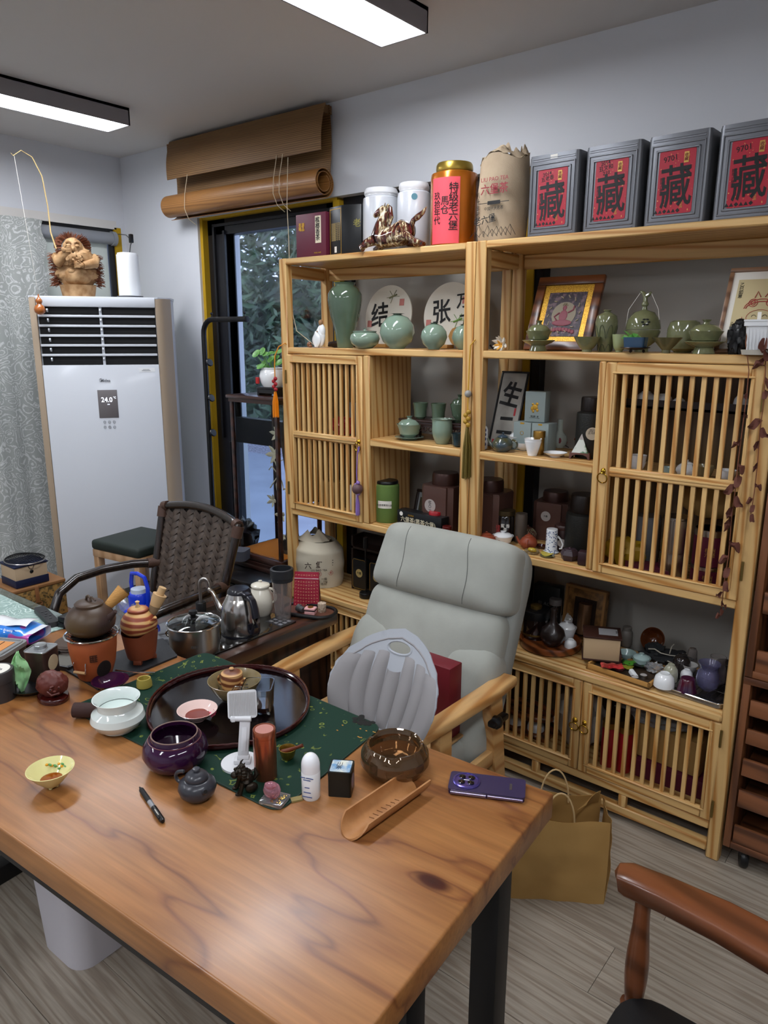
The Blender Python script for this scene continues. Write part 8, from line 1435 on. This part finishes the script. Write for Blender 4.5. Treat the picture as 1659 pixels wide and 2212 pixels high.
g = thing('cream_gift_box', 'cream and brown clasped gift box resting on the bamboo tray', 'box', (-0.931, 2.402, 0.560), 25); g.scale = (1.2, 1.2, 1.1); bc = mat('brown_leatherette', '#3a1f17', .5); cc = mat('cream_side', '#c0a580', .7)
obj('body', B().box(-.052, .052, .0, .085, .004, .078, bev=.001), cc, g); obj('lid', B().box(-.056, .056, -.004, .089, .078, .084, bev=.001), bc, g); obj('bottom', B().box(-.056, .056, -.004, .089, 0, .005, bev=.001), bc, g); obj('front_flap', B().box(.052, .058, -.004, .089, 0, .03, bev=.001), bc, g); obj('top_label', B().box(-.01, .045, .02, .07, .084, .085), mat('grey_label', '#9a9a9c', .6), g); obj('clasp', B().tube([(.04, .04, .086), (.054, .04, .08), (.055, .045, .05), (.055, .05, .08), (.04, .05, .086)], .0014, 5).blob((.0545, .046, .045), (.003, .008, .008), 10, 8), blk, g)
bmb = wood('bamboo_tray_wood', '#c79350', '#a87436', 0, scale=8, dist=1, rough=.4, ovar=.03)
p0_, p1_ = Vector((-0.966, 2.355)), Vector((-0.731, 2.335)); dv = p1_-p0_; LT = dv.length; q = math.degrees(atan2(dv.y, dv.x)); bt_ = thing('bamboo_tray', 'rectangular bamboo tray with packets and tea lights on the right counter', 'tray', (p0_.x, p0_.y, ZC), q); DT = .15
obj('floor', B().box(0, LT, 0, DT, .002, .007), mat('tray_dark_floor', '#3a2c20', .6), bt_)
for a_ in ((0, LT, 0, .008), (0, LT, DT-.008, DT), (0, .008, 0, DT), (LT-.008, LT, 0, DT)): obj('rim', B().box(a_[0], a_[1], a_[2], a_[3], 0, .022, bev=.001), bmb, bt_)
Mt = T(p0_.x, p0_.y, ZC+.008) @ RZ(q)
def ont(fx, fy, dz=0): v = Mt @ Vector((LT*fx, DT*fy, dz)); return (v.x, v.y, v.z)
for k, (fx, fy, c, c2, lb) in enumerate(((.33, .42, '#1c1718', '#7a2c34', 'dark red patterned packet'), (.42, .55, '#141414', '#8a8a30', 'black packet with yellow patch'), (.52, .75, '#4a8a2c', '#141414', 'green and black packet'), (.36, .18, '#8a1a1c', '#c03a3a', 'small red packet'))):
    obj('snack_packet', B().surf(lambda u, v: ((u-.5)*.075, (v-.5)*.04, .003+.006*sin(pi*u)*sin(pi*v)+.002*sin(14*u)), 14, 8, t=.002), mat('packet%d' % k, c, .3, var=(60, .5, .56), col2=c2, coat=.4), loc=ont(fx, fy, .006*k), rz=q+12*k, label=lb+' lying in the bamboo tray', cat='packet')
for k, (fx, fy) in enumerate(((.74, .14), (.80, .38))):
    t = thing('tea_light', ('front' if not k else 'rear')+' tea light candle in the bamboo tray', 'candle', ont(fx, fy), group='tea lights'); obj('cup', B().lathe([(0, 0), (.0125, 0), (.013, .013), (.0122, .013), (.012, .011), (0, .011)], 24), steel, t); obj('wax', B().lathe([(0, .0108), (.0118, .0108), (.0115, .0115), (0, .0115)], 20), mat('wax_grey', '#b0aaa6', .4), t)
obj('white_tube', B().box(-.008, .008, -.02, .02, 0, .018, bev=.004, M=RX(20)), porc, loc=ont(.66, .30), rz=q+60, label='short white plastic tube leaning in the bamboo tray', cat='tube')
obj('gold_clip', B().blob((0, 0, .004), (.01, .005, .004), 12, 8, .6, 60), gold, loc=ont(.93, .12), label='tiny gold ornament in the corner of the bamboo tray', cat='ornament')
vessel('pale_blue_cup', 'pale blue glazed cup behind the cream gift box', 'cup', (-0.876, 2.509, 0.545, 0.029, 0.032), BOWL, cel_blue); gaiwan('pale blue glazed lidded bowl on the bamboo tray', (-0.814, 2.482, 0.548, 0.049, 0.033), cel_blue, 0)
obj('cloudy_bag', B().blob((0, 0, .018), (.03, .022, .018), 18, 12, .6, 40), mat('crumpled_film', '#d6dadd'), loc=(-0.761, 2.465, 0.545), label='small crumpled clear bag beside the pale blue lidded bowl', cat='bag')
t = thing('dark_pouch', 'dark grey cloth pouch with white drawstrings at the back of the counter', 'pouch', (-0.757, 2.589, 0.537), 30); obj('cloth', B().blob((0, .01, .022), (.085, .05, .022), 32, 16, .4, 30).blob((-.04, .02, .045), (.035, .03, .02), 18, 10, .5, 40), mat('charcoal_cloth', '#26282a', .9, bump=(60, .4)), t); obj('drawstring', B().tube([(-.03, -.03, .05), (.0, -.04, .048), (.03, -.035, .045), (.045, -.045, .03), (.02, -.055, .02), (-.01, -.05, .03)], .0022, 5).tube([(-.03, -.03, .05), (-.05, -.02, .06), (-.07, -.01, .055)], .0022, 5).tube([(0, -.03, .05), (.01, -.01, .07), (.02, 0, .075)], .002, 5), mat('cord_white', '#b8b2a2', .8), t)
vessel('ochre_jar', 'cream jar with dark brown lid behind the cream gift box', 'jar', (-0.932, 2.648, 0.537, 0.078, 0.022), [(0, 0), (.85, 0), (1, .1), (1, .7), (.75, .82), (.78, .84), (.78, .98), (.7, 1), (0, 1)], mat('grey_stoneware', '#75706a', .4)); obj('brown_bowl', B().lathe(sc_(dish(1, 1, .07, .4, .1, 2.0), .045, .055), 32, M=T(0, 0, .045) @ RX(65)), mat('honey_brown_glaze', '#5c2e14', .15, coat=.6), loc=(-0.822, 2.662, 0.537), label='brown glazed bowl standing on its side against the wall', cat='bowl')
# metal tray with cups
p0_, p1_ = Vector((-0.724, 2.359)), Vector((-0.500, 2.344)); dv = p1_-p0_; LT = dv.length; q = math.degrees(atan2(dv.y, dv.x)); mt_ = thing('steel_drip_tray', 'shallow steel tray with wire rack holding upturned cups on the right counter', 'tray', (p0_.x, p0_.y, ZC), q); DT = .20
obj('tray', B().prism(rrect(LT, DT, .02, 5, LT/2, DT/2), .001, .003), steel, mt_); obj('wall', B().surf(lambda u, v: (lambda P_, i, f: (P_[i][0]+(P_[(i+1) % len(P_)][0]-P_[i][0])*f+0, P_[i][1]+(P_[(i+1) % len(P_)][1]-P_[i][1])*f, .001+.017*v))(rrect(LT, DT, .02, 5, LT/2, DT/2), int(u*23.999), u*24-int(u*24) if u < 1 else 1), 72, 2, cu=False), steel, mt_); obj('rolled_rim', B().tube([(a_, b_, .018) for a_, b_ in rrect(LT+.004, DT+.004, .022, 6, LT/2, DT/2)], .0024, 6, closed=True), chrome, mt_); rk_ = B()
for k in range(12): rk_.tube([(.015+k*(LT-.03)/11, .012, .014), (.015+k*(LT-.03)/11, DT-.012, .014)], .0012, 4)
for k in range(3): rk_.tube([(.01, .03+.07*k, .0125), (LT-.01, .03+.07*k, .0125)], .0014, 4)
obj('wire_rack', rk_, mat('dark_wire2', '#4a4744', .3, metal=.8), mt_, kind='stuff'); ZQ = ZC+.0155
vessel('upturned_white_bowl', 'shiny white bowl turned upside down at the front left of the steel tray', 'bowl', (-0.693, 2.366, 0.552, 0.049, 0.034), INV, porc, seg=36); vessel('upturned_green_cup', 'green marbled cup turned upside down behind the shiny white bowl', 'cup', (-0.692, 2.424, 0.552, 0.059, 0.025), INV, mat('marbled_green', '#9a9a84', .2, coat=.5, var=(30, .4, .6), col2='#c4c4b4')); vessel('upturned_red_cup', 'dark red purple cup turned upside down on the steel tray', 'cup', (-0.622, 2.379, 0.552, 0.047, 0.032), [(0, .02), (.95, 0), (1, .04), (.88, .3), (.78, .7), (.70, .96), (.64, 1), (0, .98)], mat('flambe_glaze', '#4a0f24', .12, coat=.8, var=(20, .4, .7), col2='#2e1c40')); vessel('small_upturned_cup', 'small white cup turned upside down between red cup and glass jar', 'cup', (-0.652, 2.472, 0.552, 0.034, 0.021), INV, porc); vessel('flared_grey_cup', 'pale grey flared cup behind the small white cup', 'cup', (-0.657, 2.519, 0.552, 0.035, 0.027), dish(1, 1, .05, .4, .08, 1.4), mat('grey_porcelain', '#b4b2ae'))
lav = mat('lavender_glass', '#a9a8cc', .05, trans=.85, ior=1.3); vessel('lavender_glass_jar', 'round lavender ribbed glass jar with flared neck on the steel tray', 'jar', (-0.573, 2.434, 0.552, 0.096, 0.038), [(0, 0), (.45, 0), (.85, .15), (1, .4), (.9, .65), (.70, .76), (.72, .84), (.95, 1.0), (.90, 1.0), (.64, .8), (.84, .62), (.93, .4), (.8, .18), (0, .05)], lav, seg=40, fl=lambda q_, z_: 1+.012*sin(20*q_)); vessel('clear_glass_jar', 'clear textured glass jar behind the lavender jar', 'jar', (-0.563, 2.499, 0.552, 0.098, 0.033), [(0, 0), (.6, 0), (.9, .1), (1, .4), (.9, .7), (.7, .85), (.78, 1), (.72, 1), (.64, .85), (.84, .68), (.93, .4), (.8, .12), (0, .05)], mat('clear_plastic', '#e6e0de')); vessel('upturned_glass', 'narrow clear drinking glass turned upside down at the back of the tray', 'glass', (-0.676, 2.610, 0.552, 0.058, 0.019), [(0, .02), (.95, 0), (1, .02), (.8, .85), (.6, 1), (0, 1)], mat('clear_plastic', '#e6e0de')); vessel('dark_upturned_bowl', 'dark smoked glass bowl turned upside down behind the cups', 'bowl', (-0.687, 2.527, 0.552, 0.061, 0.032), INV, mat('smoke_dark', '#2a2624', .1, coat=.6)); vessel('dark_brown_pot', 'dark brown glazed pot at the back right of the steel tray', 'pot', (-0.544, 2.520, 0.552, 0.076, 0.029), [(0, 0), (.6, 0), (.95, .4), (.9, .8), (1, 1), (.9, 1), (0, .9)], mat('dark_brown_glaze', '#1e1310', .12, coat=.6))
# --- behind the slatted doors
def inner(name, label, cat, x, y, z, h, r, prof, m, grp=None): return obj(name, B().lathe(sc_(prof, r, h), 24), m, label=label, cat=cat, group=grp, loc=(x, y, z))
STR = [(0, 0), (.98, 0), (1, .02), (1, .93), (.95, .95), (.95, 1), (0, 1)]
obj('dark_inner_tray', B().box(-.20, .20, -.07, .07, 0, .008).box(-.20, .20, -.07, -.064, .0, .03), dk, loc=(-.745, 2.52, 1.47), label='dark wooden rack behind the top of the big slatted door', cat='rack')
for x, r_, h_, lb in ((-.885, .032, .045, 'upturned white bowl by the left slats'), (-.825, .03, .04, 'upturned white bowl, second from the left'), (-.775, .022, .03, 'small upturned white cup in the middle'), (-.585, .024, .05, 'white jar by the right slats')): inner('rack_bowl', lb+', on the rack behind the big slatted door', 'bowl', x, 2.50, 1.478, h_, r_, INV, porc, 'bowls on the dark rack')
for x, y_, r_, h_, lb in ((-.865, 2.42, .027, .03, 'lower of two nested white cups'), (-.865, 2.42, .028, .052, 'upper of two nested white cups'), (-.76, 2.41, .018, .025, 'small green cup'), (-.655, 2.42, .034, .040, 'wide beige bowl'), (-.585, 2.42, .03, .034, 'white printed cup')): inner('cabinet_cup', lb+' on the inner shelf behind the big slatted door', 'cup', x, y_, 1.266, h_, r_, CUPP, cel_blue if 'green' in lb else (tb if 'beige' in lb else porc), 'cups behind the big slatted door')
teapot('fluted_white_pot', 'small fluted white pot with brown lines behind the big slatted door', (-.705, 2.42, 1.266, .052, .034), porc, None, None, loop=False)
inner('steel_tea_tin', 'upper of two steel tins behind the lower slats of the big door', 'tin', -.725, 2.44, 1.006, .12, .045, STR, steel, 'steel tins behind the slats'); inner('steel_tea_tin', 'lower of two steel tins behind the lower slats of the big door', 'tin', -.725, 2.44, .915, .09, .045, STR, steel, 'steel tins behind the slats')
for z_, h_, lb in ((.915, .07, 'lower'), (.986, .12, 'upper')):
    t = thing('maroon_tin', lb+' maroon tin with steel lid stacked behind the lower right slats', 'tin', (-.615, 2.43, z_), group='maroon tins behind the slats'); obj('body', B().lathe(sc_(STR, .048, h_), 30), mrn, t); obj('lid_band', B().lathe([(.049, h_*.82), (.0495, h_*.84), (.0495, h_*.98), (.047, h_*1.0), (0, h_)], 30), steel, t); txt(t, '梧州\n六堡', .016, glb, RZ(20) @ T(0, -.049, h_*.4) @ FR)
obj('yellow_packet', B().blob((0, 0, .05), (.075, .04, .05), 24, 14, .3, 30), mat('mustard_yellow', '#a8861c', .5), loc=(-.90, 2.46, .915), label='mustard yellow cloth packet behind the lower left slats of the big door', cat='packet'); txt(bpy.data.objects['yellow_packet'], '丁\n今', .022, ink, T(.01, -.042, .055) @ FR)
inner('cloudy_jar', 'cloudy plastic jar behind the yellow packet', 'jar', -.86, 2.56, .915, .17, .045, STR, mat('grey_film', '#8d8f93')); obj('paper_parcel', B().blob((0, 0, .06), (.11, .05, .06), 20, 12, .2, 20), kr, loc=(-.65, 2.56, 1.11), label='brown paper parcel lying on the tins behind the big door', cat='parcel'); obj('dark_red_book', B().box(-.075, .075, -.05, .05, 0, .03, bev=.002), mrn, loc=(-.80, 2.42, .916), rz=20, label='flat dark red box behind the lower slats of the big door', cat='box')
for x, z_, m_, lb in ((-2.33, .915, kr, 'small brown carton behind the left slatted door'), (-2.15, .915, porc, 'small white carton behind the left slatted door')): obj('small_carton', B().box(-.06, .06, -.03, .04, 0, .12, bev=.003), m_, loc=(x, 2.50, z_), label=lb, cat='box')
obj('red_bundle', B().blob((0, 0, .04), (.06, .04, .04), 20, 12, .5, 30), rdm, loc=(-2.25, 2.48, 1.262), label='dark red bundle on the inner shelf behind the left slatted door', cat='bundle'); obj('glass_case', B().box(-.08, .08, -.03, .05, 0, .15, bev=.003), mat('grey_film', '#8d8f93'), loc=(-2.14, 2.52, 1.262), label='cloudy plastic case on the inner shelf behind the left slatted door', cat='case')
for x, lb in ((-.895, 'left'), (-.835, 'right')):
    t = thing('red_canister', lb+' tall red canister with gold lid inside the lower cabinet', 'canister', (x, 2.45, .135), group='red canisters in the lower cabinet'); obj('body', B().lathe(sc_(STR, .028, .16), 24), rdm, t); obj('lid', B().lathe([(.0, .158), (.029, .158), (.029, .18), (0, .182)], 24), mat('gold_tin', '#9a7434'), t)
obj('white_cloth_bag', B().blob((0, 0, .11), (.10, .07, .11), 30, 18, .35, 25), mat('dusty_white_cloth', '#b5aea4', .85), loc=(-1.04, 2.51, .135), label='crumpled white cloth bag inside the lower cabinet by the ring pulls', cat='bag'); obj('film_bundle', B().blob((0, 0, .05), (.12, .06, .05), 30, 18, .6, 35), mat('crumpled_film', '#d6dadd'), loc=(-.75, 2.50, .335), label='crumpled clear plastic lying on the carton in the lower cabinet', cat='plastic sheet'); obj('brown_carton', B().box(-.12, .11, -.05, .07, 0, .13, bev=.003), kr, loc=(-.68, 2.51, .205), rz=-4, label='brown cardboard carton on the red box in the lower cabinet', cat='carton'); obj('red_flat_box', B().box(-.13, .13, -.06, .07, 0, .068, bev=.003), mrn, loc=(-.66, 2.50, .135), label='flat dark red box at the bottom of the lower cabinet', cat='box'); obj('red_tall_box', B().box(-.02, .02, -.06, .06, 0, .28, bev=.003), rdm, loc=(-.515, 2.50, .135), label='tall red box at the right end of the lower cabinet', cat='box')
t = thing('wooden_crate', 'brown wooden bowl rack inside the lower cabinet beside the recliner', 'rack', (-1.24, 2.49, .135)); obj('base', B().box(-.12, .10, -.06, .07, 0, .012), wdt, t); obj('rim', B().tube([(-.01+.105*cos(q), .06*sin(q), .085) for q in [2*pi*k/28 for k in range(28)]], .014, 10, closed=True), wdt, t); obj('side', B().box(-.12, .10, .05, .07, .012, .07), wdt, t)
for x in (-.06, .03): obj('cabinet_bowl', B().lathe(sc_(INV, .035, .04), 24), porc, loc=(-1.24+x, 2.48, .150), label=('left' if x < 0 else 'right')+' upturned white bowl in the brown rack of the lower cabinet', cat='bowl', group='bowls in the brown rack')
